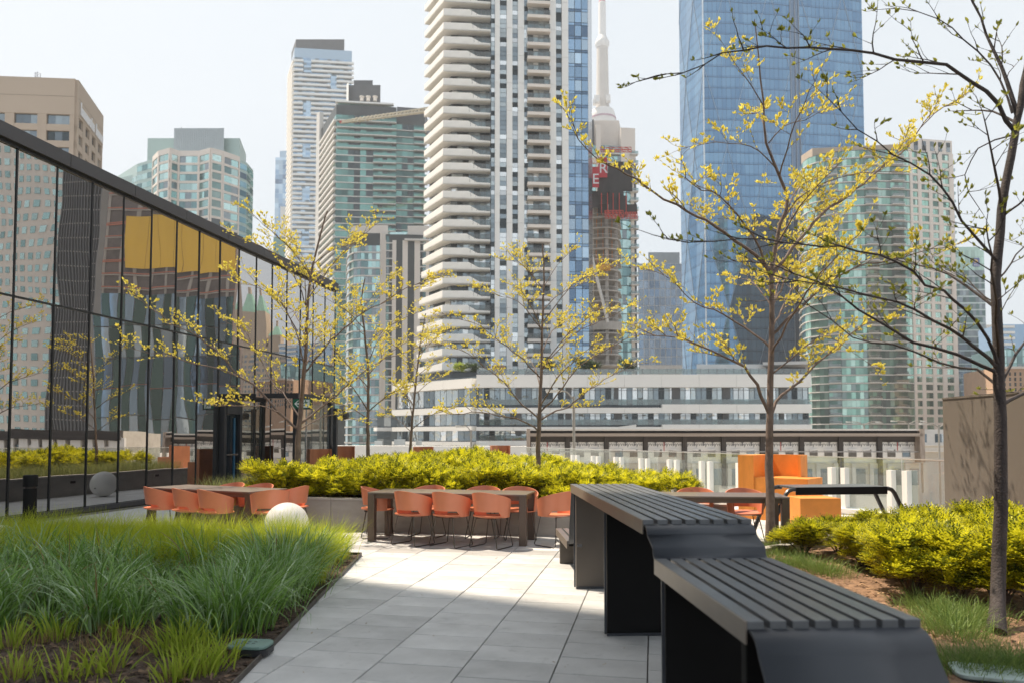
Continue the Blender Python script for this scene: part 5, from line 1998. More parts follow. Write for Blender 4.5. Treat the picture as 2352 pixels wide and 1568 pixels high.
def sheet(prof, name='curved_sheet', th=.010, x0=.004, x1=WID - .004):
    mb = MB()
    pr = [Vector(p) for p in prof]
    lo = []
    for i, p in enumerate(pr):
        d = (pr[min(i + 1, len(pr) - 1)] - pr[max(i - 1, 0)]).normalized()
        lo.append(p + Vector((d.y, -d.x)) * th)
    ring = pr + lo[::-1]
    n = len(ring)
    vs = [(x0, p.x, p.y) for p in ring] + [(x1, p.x, p.y) for p in ring]
    m = len(pr)
    fs = [(i, (i + 1) % n, n + (i + 1) % n, n + i) for i in range(n)]
    for i in range(m - 1):
        fs.append((i, n - 1 - i, n - 2 - i, i + 1))
        fs.append((n + i, n + i + 1, 2 * n - 2 - i, 2 * n - 1 - i))
    mb.add(vs, fs)
    me = mb.mesh(name, M_SHEET)
    me.polygons.foreach_set('use_smooth', [i < m - 1 or m <= i < n - 1 for i in range(len(me.polygons))])
    return share(name, me, bar)


def scurve(sa, za, sb, zb, r=.10):
    """from under the high slats, over a rounded nose, down a lean, into the low slats"""
    pts = [(sa + .10, za), (sa, za)]
    for k in range(1, 11):
        t = k / 10 * rad(72)
        pts.append((sa - r * math.sin(t), za - r * (1 - math.cos(t))))
    pts.append((sb + .05, zb + .06))
    for k in range(1, 5):
        t = k / 4
        pts.append((sb + .05 - .05 * t * t, zb + .06 - .06 * (1 - (1 - t) ** 2)))
    return pts


slats(1.79, 5.16, 1.07)
slats(.10, 1.50, .885)
slats(5.50, 6.62, .42)
slats(-1.75, -.42, .42)
sheet(scurve(1.78, 1.032, 1.53, .868, .075))
sheet(scurve(.10, .845, -.30, .405, .10))
# far end: leaning back panel between the high bar and the far low bench
sheet([(5.10, 1.03), (5.17, 1.0), (5.20, .96), (5.36, .60), (5.40, .46), (5.46, .405), (5.52, .40)])
for s, z, w in ((5.02, 1.0, WID), (3.22, 1.0, WID), (1.42, .83, WID), (.22, .83, WID), (6.5, .36, WID), (-1.6, .36, WID)):
    mb = MB()
    mb.box((WID / 2 + .004, s, z / 2 + .002), (w - .05, .055, z - .004))
    mb.build('leg_panel', M_ENDP if s > 5 else M_PANEL, bar, bevel=.004)
for s, z in ((5.02, 1.0), (3.22, 1.0), (1.42, .83)):
    mb = MB()                                                      # thin frame lip around the panel
    for x in (.012, WID - .012):
        mb.box((x, s - .034, z / 2 + .01), (.016, .014, z - .02))
    mb.box((WID / 2, s - .034, .012), (WID - .05, .014, .02))
    mb.build('panel_lip', M_SHEET, bar)
mb = MB()
mb.box((.05, 4.9, .46), (.05, .03, .03))
mb.build('latch', mat('steel_bright', (0.5, 0.5, 0.5)), bar)

# second slatted bench with tube ends behind the right bed
M_TUBE = mat('tube_black', (0.03, 0.03, 0.032), rough=0.35, var=0.1)
p0, p1 = at(1826, 1120, 10.9), at(2034, 1120, 11.1)
b2 = empty('tube_end_bench', ((p0.x + p1.x) / 2, (p0.y + p1.y) / 2, 0), math.atan2(p1.y - p0.y, p1.x - p0.x),
           label='dark slatted high bench with bent tube ends behind the right hand shrubs', cat='bench')
Lb2 = (p1 - p0).xy.length
for k in range(7):
    mb = MB()
    mb.box((0, k * .085, .81), (Lb2, .072, .03))
    mb.build('slat', M_SLAT, b2, bevel=.003)
mb = MB()
mb.box((0, -.03, .765), (Lb2, .03, .11))
mb.build('edge_board', M_PANEL, b2)
for s in (-1, 1):
    for yy in (0.0, .5):
        mb = MB()
        x = s * Lb2 / 2
        mb.tube([(x - s * .05, yy, .79), (x + s * .04, yy, .79), (x + s * .10, yy, .77), (x + s * .145, yy, .72), (x + s * .30, yy, .40), (x + s * .42, yy, .10)], .032, 8)
        mb.build('tube_leg', M_TUBE, b2, smooth=True)

# ------------------------------------------------------------------ tables
M_TABLE = mat('bronze_table', (0.115, 0.080, 0.062), rough=0.42, metal=0.25, var=0.06, scale=2)
M_TTOP = mat('table_top_bronze', (0.17, 0.135, 0.115), rough=0.38, metal=0.15, var=0.05, scale=2)


def table(x, y, rz, L, Wd, label):
    o = empty('dining_table', (x, y, 0), rz, label, 'table', 'brown dining tables')
    mb = MB()
    mb.box((0, 0, .7275), (L, Wd, .025))
    mb.build('table_top', M_TTOP, o, bevel=.004)
    mb = MB()
    for s in (-1, 1):
        mb.box((0, s * (Wd / 2 - .05), .68), (L - .2, .03, .065))
        mb.box((s * (L / 2 - .05), 0, .68), (.03, Wd - .2, .065))
    mb.build('apron', M_TABLE, o)
    for sx in (-1, 1):
        for sy in (-1, 1):
            mb = MB()
            mb.box((sx * (L / 2 - .055), sy * (Wd / 2 - .055), .356), (.105, .105, .712))
            mb.build('leg', M_TABLE, o, bevel=.004)
    return o


table(-3.0, 10.80, rad(-.5), 2.42, .80, 'brown metal dining table with orange chairs in front of the long planter')
table(-6.98, 10.82, rad(-15.5), 2.30, .80, 'brown metal dining table turned at an angle near the glass pavilion')
table(0.85, 11.0, rad(3), 1.95, .80, 'brown metal dining table partly hidden behind the slatted bar')

# ------------------------------------------------------------------ orange tub chairs
M_SHELL = mat('orange_shell', (0.63, 0.215, 0.118), rough=0.36, var=0.07, scale=3)
M_WIRE = mat('chair_wire', (0.10, 0.085, 0.075), rough=0.3, metal=0.8, var=0.1)


def chair_meshes():
    # wraparound back: plan ellipse, open to the front, higher at the back, slot above the seat at the back
    nth, nz = 34, 7
    outer, inner = [], []
    A = rad(128)

    def pnt(th, f, inset):
        a = abs(th) / A
        top = .795 - .155 * a ** 1.6
        bot = .515 if a < .42 else (.515 - (.515 - .43) * min(1, (a - .42) / .10))
        z = bot + (top - bot) * f
        fl = 1 + .16 * (z - .45) / .35
        rx, ry = (.255 - inset) * fl, (.245 - inset) * fl
        return Vector((rx * math.sin(th), -ry * math.cos(th) + .01 - .03 * (z - .45), z))
    mb = MB()
    V, idx = [], {}
    for side, ins in ((0, 0.0), (1, .013)):
        for i in range(nth + 1):
            th = -A + 2 * A * i / nth
            for j in range(nz + 1):
                idx[side, i, j] = len(V)
                V.append(pnt(th, j / nz, ins))
    Fc = []
    for i in range(nth):
        for j in range(nz):
            Fc.append((idx[0, i, j], idx[0, i + 1, j], idx[0, i + 1, j + 1], idx[0, i, j + 1]))
            Fc.append((idx[1, i, j + 1], idx[1, i + 1, j + 1], idx[1, i + 1, j], idx[1, i, j]))
        Fc.append((idx[0, i, nz], idx[0, i + 1, nz], idx[1, i + 1, nz], idx[1, i, nz]))
        Fc.append((idx[0, i, 0], idx[1, i, 0], idx[1, i + 1, 0], idx[0, i + 1, 0]))
    for i in (0, nth):
        for j in range(nz):
            Fc.append((idx[0, i, j], idx[0, i, j + 1], idx[1, i, j + 1], idx[1, i, j]))
    mb.add(V, Fc)
    back = mb.mesh('backrest', M_SHELL)
    # seat pan: rounded, dished, tail reaching out under the slot
    mb = MB()
    n, rings = 32, 6
    V, Fc = [], []
    for lay in (0, 1):
        for r in range(rings + 1):
            f = r / rings
            for k in range(n):
                t = 2 * math.pi * k / n
                ex = .245 * f * math.copysign(abs(math.sin(t)) ** .8, math.sin(t))
                ey = (.27 if math.cos(t) < 0 else .235) * f * math.copysign(abs(math.cos(t)) ** .8, math.cos(t))
                z = .445 - .022 * (1 - f * f) + (.018 * f ** 4 if math.cos(t) < -.2 else 0) - .014 * lay
                V.append((ex, -ey * -1 if False else ey * (1 if math.cos(t) > 0 else 1), z))
    for lay in (0, 1):
        b = lay * (rings + 1) * n
        for r in range(rings):
            for k in range(n):
                q = (b + r * n + k, b + r * n + (k + 1) % n, b + (r + 1) * n + (k + 1) % n, b + (r + 1) * n + k)
                Fc.append(q[::-1] if lay == 0 else q)
    o = rings * n
    o2 = (rings + 1) * n + rings * n
    for k in range(n):
        Fc.append((o + k, o + (k + 1) % n, o2 + (k + 1) % n, o2 + k))
    mb.add(V, Fc)
    seat = mb.mesh('seat', M_SHELL)
    legs = []
    for s in (-1, 1):
        mb = MB()
        mb.tube([(s * .15, .15, .425), (s * .23, .20, .02), (s * .235, .17, .009), (s * .235, -.20, .009), (s * .23, -.23, .02), (s * .15, -.17, .425)], .0075, 6)
        legs.append(mb.mesh('sled_leg', M_WIRE))
    mb = MB()
    mb.tube([(-.16, -.16, .42), (.16, -.16, .42)], .006, 5)
    mb.tube([(-.16, .15, .42), (.16, .15, .42)], .006, 5)
    br = mb.mesh('seat_brace', M_WIRE)
    for me in (back, seat, *legs):
        me.polygons.foreach_set('use_smooth', [True] * len(me.polygons))
        try:
            me.set_sharp_from_angle(angle=rad(45))
        except Exception:
            pass
    return back, seat, legs, br


CH = chair_meshes()


def chair(x, y, rz, label):
    o = empty('tub_chair', (x, y, 0), rad(rz), label, 'chair', 'orange tub chairs')
    share('backrest', CH[0], o)
    share('seat', CH[1], o)
    for l in CH[2]:
        share('sled_leg', l, o)
    share('seat_brace', CH[3], o)


for x, y, rz, lb in (
        (-3.45, 10.30, -24, 'orange tub chair at the near side of the middle table, nearest its left leg'),
        (-2.87, 10.28, -22, 'orange tub chair at the near side of the middle table, centre of three'),
        (-2.27, 10.26, -20, 'orange tub chair at the near side of the middle table, closest to its right leg'),
        (-4.24, 10.95, -78, 'orange tub chair at the left end of the middle table, behind its brown leg'),
        (-1.40, 10.60, 52, 'orange tub chair at the right end of the middle table, beside the slatted bar'),
        (-3.52, 11.16, 172, 'orange tub chair between middle table and planter, leftmost, only its rim showing'),
        (-2.62, 11.16, 183, 'orange tub chair between middle table and planter, centre, only its rim showing'),
        (-2.02, 11.14, 196, 'orange tub chair between middle table and planter, right, seen past the table leg'),
        (-7.66, 10.42, -38, 'orange tub chair at the angled table, leftmost on its near side'),
        (-7.00, 10.20, -36, 'orange tub chair at the angled table, middle of its near side'),
        (-6.47, 10.05, -34, 'orange tub chair at the angled table, next to the square front leg'),
        (-5.66, 10.15, 40, 'orange tub chair at the angled table, partly hidden by the white globe'),
        (-7.05, 11.22, 165, 'orange tub chair behind the angled table, rim showing left of the doorway'),
        (-6.45, 11.10, 170, 'orange tub chair behind the angled table, rim showing at centre'),
        (-5.72, 10.92, 82, 'orange tub chair at the far right corner of the angled table'),
        (0.62, 11.42, 176, 'orange tub chair under the table behind the slatted bar, left one'),
        (1.34, 11.40, 188, 'orange tub chair under the table behind the slatted bar, right one beside the trunk')):
    chair(x, y, rz, lb)

# ------------------------------------------------------------------ weathered orange steel seats and planters
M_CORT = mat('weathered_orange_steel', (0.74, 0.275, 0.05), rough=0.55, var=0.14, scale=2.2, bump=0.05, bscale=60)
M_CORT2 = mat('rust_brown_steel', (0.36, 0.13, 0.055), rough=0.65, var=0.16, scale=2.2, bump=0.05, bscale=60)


def lounge(u, d, rz, label, m=M_CORT, s=1.0, hh=1.22):
    p = at(u, 1100, d)
    o = empty('steel_lounge_seat', (p.x, p.y, 0), rad(rz), label, 'lounge seat', 'folded steel lounge seats')
    box('seat_block', m, o, (.33 * s, -.02, .40), (1.0 * s, .80 * s, .80))
    box('side_panel', m, o, (-.33 * s, .02, hh / 2), (.31 * s, .90 * s, hh))
    box('back_panel', m, o, (.16 * s, .50 * s, hh / 2), (.66 * s, .14 * s, hh - .002))
    box('inner_cheek', m, o, (.475 * s, .30 * s, hh / 2 + .2), (.05 * s, .26 * s, hh - .402))
    return o


lounge(1772, 14.2, -30, 'bright orange folded steel lounge seat with high side behind the near right tree trunk')
p = at(1866, 1160, 12.6)
o = empty('steel_block_stool', (p.x, p.y, 0), rad(14), 'low bright orange steel block stool beneath the tube ended bench', 'stool')
mb = MB()
for s in ((0, -.29), (0, .29)):
    mb.box((0, s[1], .27), (.70, .02, .54))
mb.build('face_panel', M_CORT, o)
box('side_panel', M_CORT, o, (-.34, 0, .27), (.02, .558, .538))
box('side_panel', M_CORT, o, (.34, 0, .27), (.02, .558, .538))
box('top_plate', M_CORT, o, (0, 0, .53), (.66, .558, .015))
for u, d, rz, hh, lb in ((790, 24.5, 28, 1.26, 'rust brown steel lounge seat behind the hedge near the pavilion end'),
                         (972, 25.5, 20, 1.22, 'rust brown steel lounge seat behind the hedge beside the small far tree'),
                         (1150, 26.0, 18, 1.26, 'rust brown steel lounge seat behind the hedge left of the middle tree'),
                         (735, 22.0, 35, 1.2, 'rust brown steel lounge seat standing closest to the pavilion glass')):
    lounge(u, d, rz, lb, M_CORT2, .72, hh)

# ------------------------------------------------------------------ globe lamps, bollard, valve boxes
M_GLOBE = leaf_mat('globe_white', (0.84, 0.83, 0.81), (0.84, 0.83, 0.81), trans=.45, rough=.35)


def globe(x, y, z, r, label):
    o = empty('globe_lamp', (x, y, 0), 0, label, 'globe lamp', 'white globe lamps')
    mb = MB()
    mb.lathe([(max(.001, r * math.sin(math.pi * k / 28)), z - r * math.cos(math.pi * k / 28)) for k in range(29)], 40)
    mb.build('globe', M_GLOBE, o, smooth=True)
    mb = MB()
    mb.lathe([(.09, 0), (.09, max(.03, z - r + .02)), (.001, max(.03, z - r + .02))], 20)
    mb.build('base', M_FIX, o, smooth=True)
    box('cable_gland', M_FIX, o, (-.02, -r * .955, z - r * .28), (.03, .02, .03))


globe(-5.10, 9.62, .335, .305, 'white globe lamp rising from the lit end of the grass')
globe(-8.45, 8.25, .21, .20, 'white globe lamp at the left edge, only its top above the grass')
globe(-9.15, 17.0, .33, .33, 'white globe lamp mirrored in the pavilion glass')
bo = empty('bollard_light', (-9.15, 9.42, 0), 0, 'black cylindrical bollard light at the left in front of the pavilion', 'bollard')
mb = MB()
mb.lathe([(.09, 0), (.09, .80), (.001, .80)], 24)
mb.build('shaft', M_PANEL, bo, smooth=True)
mb = MB()
mb.lathe([(.07, .80), (.07, .83)], 24)
mb.build('light_ring', M_FIX, bo, smooth=True)
mb = MB()
mb.lathe([(.001, .83), (.098, .83), (.098, .985), (.09, 1.0), (.001, 1.0)], 24)
mb.build('cap', M_PANEL, bo, smooth=True)


def valve_box(p, rz, w, d, label, col):
    o = empty('valve_box', (p.x, p.y, p.z), rz, label, 'valve box')
    m = mat(label[:12], col, rough=.55, var=.12, scale=6)
    mb = MB()
    r = .06
    pts = []
    for cx_, cy_, a0_ in ((w / 2 - r, d / 2 - r, 0), (-w / 2 + r, d / 2 - r, 90), (-w / 2 + r, -d / 2 + r, 180), (w / 2 - r, -d / 2 + r, 270)):
        for k in range(5):
            a = rad(a0_ + 22.5 * k)
            pts.append((cx_ + r * math.cos(a), cy_ + r * math.sin(a)))
    mb.prism(pts, .045, .07)
    mb.build('lid', m, o, bevel=.006)
    mb = MB()
    mb.prism([(x * 1.03, y * 1.03) for x, y in pts], 0, .043)
    mb.build('collar', M_BLACK, o)
    for s in (-.045, 0, .045):
        for q in (-.02, .02):
            box('lid_slot', M_BLACK, o, (s - .01, q, .0712), (.022, .008, .002))


valve_box(G(574, 1497, .02), rad(6), .30, .21, 'green plastic valve box lid at the edge of the grass bed', (0.16, 0.25, 0.22))
valve_box(Vector((2.02, 5.05, .06)), rad(-8), .40, .30, 'pale green valve box lid at the lower right corner of the picture', (0.36, 0.44, 0.42))
# ------------------------------------------------------------------ grasses
def blades(name, pts, z0, hgt, width, bend, mats, mi=None, seg=4, seed=1, lean=0.25, tip_droop=0.0, clump=None):
    """many curved grass blades as one mesh; pts n x 2 roots, hgt/width arrays; clump centres push the lean outward"""
    r = np.random.default_rng(seed)
    n = len(pts)
    az = r.uniform(0, 2 * np.pi, n)
    if clump is not None:
        dv = pts - clump
        az = np.arctan2(dv[:, 1], dv[:, 0]) + r.normal(0, .7, n)
    ln = np.abs(r.normal(lean, lean * .6, n))
    bd = np.abs(r.normal(bend, bend * .5, n))
    wa = r.uniform(0, 2 * np.pi, n)
    t = np.linspace(0, 1, seg + 1)
    out = np.zeros((n, seg + 1, 2, 3))
    for k, tk in enumerate(t):
        ang = ln + bd * tk ** 1.5 * 2.0
        # integrate a bending arc
        if k == 0:
            rr = np.zeros(n)
            zz = np.zeros(n)
        else:
            a_mid = ln + bd * ((t[k] + t[k - 1]) / 2) ** 1.5 * 2.0
            rr = rr + np.sin(a_mid) * hgt / seg
            zz = zz + np.cos(a_mid) * hgt / seg
        w = width * (1 - tk ** 2.2) * (.6 + .4 * min(1, tk * 3)) + .0004
        cx_, cy_ = pts[:, 0] + rr * np.cos(az), pts[:, 1] + rr * np.sin(az)
        for s, sg in ((0, -1), (1, 1)):
            out[:, k, s, 0] = cx_ + sg * w / 2 * np.cos(wa)
            out[:, k, s, 1] = cy_ + sg * w / 2 * np.sin(wa)
            out[:, k, s, 2] = z0 + zz
    V = out.reshape(-1, 3)
    b = np.arange(n)[:, None] * (2 * (seg + 1))
    q = []
    for k in range(seg):
        q.append(np.stack([b[:, 0] + 2 * k, b[:, 0] + 2 * k + 1, b[:, 0] + 2 * k + 3, b[:, 0] + 2 * k + 2], 1))
    Q = np.stack(q, 1).reshape(-1, 4)
    m = None if mi is None else np.repeat(mi, seg)
    return raw_mesh(name, V, Q, mats, m, smooth=True)


def scatter(poly, n, r, cond=None):
    xs, ys = [p[0] for p in poly], [p[1] for p in poly]
    out = []
    while len(out) < n:
        x, y = r.uniform(min(xs), max(xs)), r.uniform(min(ys), max(ys))
        if inpoly(x, y, poly) and (cond is None or cond(x, y)):
            out.append((x, y))
    return np.array(out)


rg = np.random.default_rng(11)
M_LIME = leaf_mat('lime_grass', (0.36, 0.43, 0.02), (0.60, 0.65, 0.06), trans=.52)
M_BLUEG = leaf_mat('blue_green_grass', (0.10, 0.22, 0.03), (0.27, 0.44, 0.09), trans=.3, rough=.34, spec=.7)
M_HAK = leaf_mat('yellow_green_leaf', (0.24, 0.34, 0.03), (0.46, 0.54, 0.07), trans=.45)
M_STRAW = leaf_mat('straw_stub', (0.20, 0.12, 0.06), (0.36, 0.24, 0.12), trans=.1)


def edge_in(y, off):
    return bed_edge_x(y) - off


def clumped(centres, per, spread, r):
    c = np.repeat(centres, per, axis=0)
    p = c + r.normal(0, spread, c.shape)
    return p, c


# fine lime grass: the far part of the bed
def zone(y):
    return 7.15


cen = scatter([(-3.86, 9.08), (-9.3, 8.7), (-9.4, 6.7), (-3.4, 7.2), (-3.6, 8.2)], 230, rg,
              lambda x, y: x < edge_in(y, .20) and not (abs(x + 8.45) < .25 and abs(y - 8.25) < .25) and y > 6.9 - .06 * (x + 6))
p, c = clumped(cen, 170, .085, rg)
n = len(p)
me = blades('fine_grass', p, .01, rg.uniform(.40, .66, n) * np.repeat(rg.uniform(.7, 1.15, len(cen)), 170), rg.uniform(.0042, .0068, n), .42, M_LIME, seed=2, lean=.22, clump=c, seg=5)
tag(link('fine_lime_grass', me), 'fine lime green grass mound at the far side of the bed', 'grass', kind='stuff')
# broad blue-green grass: the middle, in mounds of different height
M_BLUEH = leaf_mat('pale_green_grass', (0.24, 0.38, 0.16), (0.46, 0.58, 0.36), trans=.3, rough=.32, spec=.9)
cen = scatter([(-3.4, 7.7), (-9.4, 7.3), (-9.4, 4.95), (-5.2, 5.05), (-2.9, 5.35)], 265, rg, lambda x, y: x < edge_in(y, .22))
ch = np.repeat(rg.uniform(.5, 1.15, len(cen)), 58)
p, c = clumped(cen, 58, .07, rg)
n = len(p)
me = blades('broad_grass', p, .01, rg.uniform(.40, .72, n) * ch, rg.uniform(.010, .020, n), .82, [M_BLUEG, M_BLUEH, M_STRAW], mi=rg.choice(3, n, p=(.66, .31, .03)), seed=3, lean=.17, clump=c, seg=7)
tag(link('broad_blue_green_grass', me), 'arching blue green grass in the shaded middle of the bed', 'grass', kind='stuff')
# taller clumps at the path corner
for i, (x, y, h, lb) in enumerate(((-3.52, 6.35, .86, 'tall arching blue green grass clump leaning over the bed edge'),
                                   (-3.36, 5.45, .78, 'dark broad bladed grass clump near the green valve box'),
                                   (-3.80, 7.25, .84, 'tall shaded grass clump where the lit lime grass begins'))):
    c = np.full((560, 2), (x, y))
    p = c + rg.normal(0, .15, c.shape)
    me = blades('clump_blades', p, .01, rg.uniform(h * .6, h, 560), rg.uniform(.010, .018, 560), .72, [M_BLUEG, M_BLUEH], mi=rg.choice(2, 560, p=(.7, .3)), seed=20 + i, lean=.2, clump=c, seg=6)
    tag(link('grass_clump', me), lb, 'grass clump', 'large grass clumps')
# small yellow-green tufts in the bare soil at the front
spots = [(421, 1500, .34, 143, 'bushy yellow green grass tuft, largest in the bare soil at the front'), (135, 1470, .32, 38, 'upright yellow green tuft in bare soil, second from the left edge'),
         (22, 1490, .32, 44, 'yellow green tuft cut by the left picture edge'), (243, 1545, .30, 60, 'yellow green tuft in front of the bushy one, low centre left'),
         (460, 1548, .32, 93, 'yellow green tuft just left of the green valve box'), (515, 1520, .28, 49, 'thin yellow green tuft touching the green valve box'),
         (275, 1470, .26, 27, 'small yellow green tuft behind brown stubble'), (145, 1562, .26, 33, 'yellow green tuft at the bottom edge near the left'),
         (395, 1566, .26, 49, 'yellow green tuft at the bottom edge below the bushy one'), (45, 1560, .24, 33, 'sparse yellow green tuft at the bottom left corner')]
for i, (u, v, h, nb_, lb) in enumerate(spots):
    g = G(u, v)
    o = empty('grass_tuft', (g.x, g.y, 0), 0, lb, 'grass tuft', 'yellow green tufts in the bare soil')
    c = np.zeros((nb_, 2))
    p = c + rg.normal(0, .055 + .0002 * nb_, c.shape)
    me = blades('tuft_blades', p, .0, rg.uniform(h * .45, h, nb_), rg.uniform(.011, .018, nb_), .30, M_HAK, seed=40 + i, lean=.28, clump=c, seg=4)
    link('blades', me, o)
    ns = 60
    c = np.zeros((ns, 2))
    p = c + rg.normal(0, .05, c.shape)
    me = blades('stub_blades', p, .0, rg.uniform(.05, .14, ns), rg.uniform(.003, .005, ns), .05, M_STRAW, seed=60 + i, lean=.25, clump=c, seg=2)
    link('dead_stubble', me, o)
cen = np.array([G(u, v).xy[:] for u, v in ((90, 1480), (210, 1490), (330, 1500), (55, 1530), (300, 1480), (180, 1520), (360, 1470), (95, 1440), (245, 1455), (10, 1560))])
p, c = clumped(cen, 70, .05, rg)
n = len(p)
me = blades('stubble', p, .0, rg.uniform(.05, .15, n), rg.uniform(.003, .005, n), .05, M_STRAW, seed=9, lean=.2, clump=c, seg=2)
tag(link('straw_stubble', me), 'brown cut grass stubble in the bare soil at the front', 'stubble', kind='stuff')
p = scatter([(-2.2, 2.2), (-3.6, 5.6), (-6.5, 5.6), (-6, 2.2)], 140, rg)
me = blades('sparse_blades', p, .0, rg.uniform(.06, .2, 140), rg.uniform(.007, .012, 140), .4, M_HAK, seed=10, lean=.35, seg=3)
tag(link('sparse_grass', me), 'sparse grass seedlings scattered over the bare soil', 'grass', kind='stuff')
# long grass in the planter's left end (seen in the mirror) and on the right bed
M_LONG = leaf_mat('dry_green_grass', (0.15, 0.20, 0.05), (0.34, 0.34, 0.13), trans=.35)
p = scatter([(-8.05, 11.65), (-6.9, 11.65), (-6.9, 22), (-8.05, 22)], 9000, rg)
me = blades('planter_grass', p, .47, rg.uniform(.25, .5, 9000), rg.uniform(.004, .007, 9000), .35, M_LONG, seed=12, lean=.2, seg=3)
tag(link('planter_long_grass', me), 'long soft grass at the left end of the concrete planter', 'grass', kind='stuff')
M_LAWN = leaf_mat('bed_grass', (0.10, 0.18, 0.04), (0.24, 0.31, 0.08), trans=.35)
cen = np.array([G(u, v, .07).xy[:] for u, v in ((1775, 1262), (1800, 1278), (1830, 1300), (1870, 1310), (1905, 1320), (1790, 1300), (2180, 1420), (2215, 1440), (2160, 1440), (2240, 1425), (2200, 1465), (2290, 1540), (2330, 1550), (2250, 1545), (2195, 1540), (2345, 1530), (2130, 1400))])
p, c = clumped(cen, 420, .11, rg)
n = len(p)
me = blades('bed_grass', p, .06, rg.uniform(.10, .26, n), rg.uniform(.003, .006, n), .55, M_LAWN, seed=13, lean=.35, clump=c, seg=4)
tag(link('right_bed_grass', me), 'soft green grass patches on the mulch of the right bed', 'grass', kind='stuff')


# ------------------------------------------------------------------ yew-like shrubs
M_YEWT = leaf_mat('fresh_yew_tip', (0.56, 0.54, 0.02), (0.84, 0.78, 0.04), trans=.48, rough=.45)
M_YEWO = leaf_mat('old_yew_needle', (0.06, 0.085, 0.015), (0.20, 0.235, 0.025), trans=.3, rough=.45)
M_TWIG = mat('shrub_twig', (0.09, 0.055, 0.035), rough=.9, var=.3, scale=20)


def shrub_mesh(seed, rad_, hgt, nspr, leaf=.030, flat=.8):
    """sprays of small pointed needles on upswept twigs through a lumpy volume"""
    r = np.random.default_rng(seed)
    lob = []
    for k in range(15):
        a = r.uniform(0, 6.28)
        d = r.uniform(.1, .85) ** .7 * rad_ * .85
        lob.append((d * np.cos(a), d * np.sin(a), hgt * r.uniform(.26, .86), r.uniform(.18, .31) * rad_ * 1.15))
    lob.append((0, 0, hgt * .78, .3 * rad_))
    lob = np.array(lob)
    k = r.integers(0, len(lob), nspr)
    dirs = r.normal(0, 1, (nspr, 3))
    dirs[:, 2] = np.abs(dirs[:, 2]) * 1.0 - .35
    dirs /= np.linalg.norm(dirs, axis=1)[:, None]
    rr = lob[k, 3] * r.uniform(.75, 1.05, nspr)
    P = lob[k, :3] + dirs * rr[:, None] * np.array([1, 1, .8])
    P[:, 2] = np.clip(P[:, 2], .06, None)
    out = dirs.copy()
    out[:, 2] = out[:, 2] * .5 + .35
    out[:, :2] += P[:, :2] / rad_ * .5
    out /= np.linalg.norm(out, axis=1)[:, None]
    side = np.cross(out, np.array([0, 0, 1.0]))
    side /= np.linalg.norm(side, axis=1)[:, None] + 1e-6
    nrm = np.cross(side, out)
    nl = 7                                                     # needles per spray
    V = np.zeros((nspr, nl, 4, 3))
    for j in range(nl):
        t = (j // 2) / 3.0
        sg = 1 if j % 2 else -1
        base_ = P + out * (leaf * 1.6 * t)[..., None] if np.ndim(t) else P + out * (leaf * 1.7 * t)
        if j == nl - 1:
            dd = out
        else:
            dd = out * .62 + side * (sg * .75) + nrm * r.normal(.12, .15, nspr)[:, None]
        dd = dd / np.linalg.norm(dd, axis=1)[:, None]
        L = leaf * r.uniform(.75, 1.15, nspr)
        wv = np.cross(dd, nrm) * (leaf * .19)
        V[:, j, 0] = base_
        V[:, j, 1] = base_ + dd * (L * .5)[:, None] + wv
        V[:, j, 2] = base_ + dd * L[:, None]
        V[:, j, 3] = base_ + dd * (L * .5)[:, None] - wv
    q = np.arange(nspr * nl * 4).reshape(-1, 4)
    tip = r.random(nspr) < .66                                 # fresh tips and older needles mixed throughout
    mi = np.repeat(np.where(tip, 0, 1), nl)
    return raw_mesh('foliage', V.reshape(-1, 3), q, [M_YEWT, M_YEWO], mi)


def stem_mesh(seed, rad_, hgt, n=9):
    r = random.Random(seed)
    mb = MB()
    for k in range(n):
        a = r.uniform(0, 6.28)
        d = r.uniform(.3, .8) * rad_
        mb.tube([(0.02 * math.cos(a), .02 * math.sin(a), 0), (d * .4 * math.cos(a), d * .4 * math.sin(a), hgt * .35), (d * math.cos(a + .2), d * math.sin(a + .2), hgt * r.uniform(.6, .85))], [.012, .008, .003], 5)
    return mb.mesh('stems', M_TWIG)


HV = [shrub_mesh(100 + i, .48, .62, 1300, leaf=.046) for i in range(4)]
HS = [stem_mesh(200 + i, .40, .55, 6) for i in range(2)]
hd = empty('yew_hedge', (-3.5, 11.5, .46), 0, 'dense bright yellow green hedge filling the long concrete planter', 'hedge')
rs = random.Random(5)
row = 0
y = 11.98
while y < 22.0:
    xr = 1.15 - (y - 11.5) * .432 - .45
    x = -6.55 + (.22 if row % 2 else 0) - (.3 if row == 0 else 0)
    while x < xr:
        if not (y > 15.2 and rs.random() < .25 and False):
            k = rs.randrange(4)
            s = rs.uniform(.85, 1.12) * (1 if y < 16 else 1.15)
            zs = s * rs.uniform(.85, 1.1)
            if x > xr - 1.6:
                zs *= .86
            o = share('shrub', HV[k], hd, (x + rs.uniform(-.1, .1) + 3.5, y - 11.5 + rs.uniform(-.08, .08), -.05), rs.uniform(0, 6.28), (s, s, zs))
            share('stems', HS[k % 2], o)
        x += .52 if y < 16 else .66
    y += .50 if y < 16 else .75
    row += 1

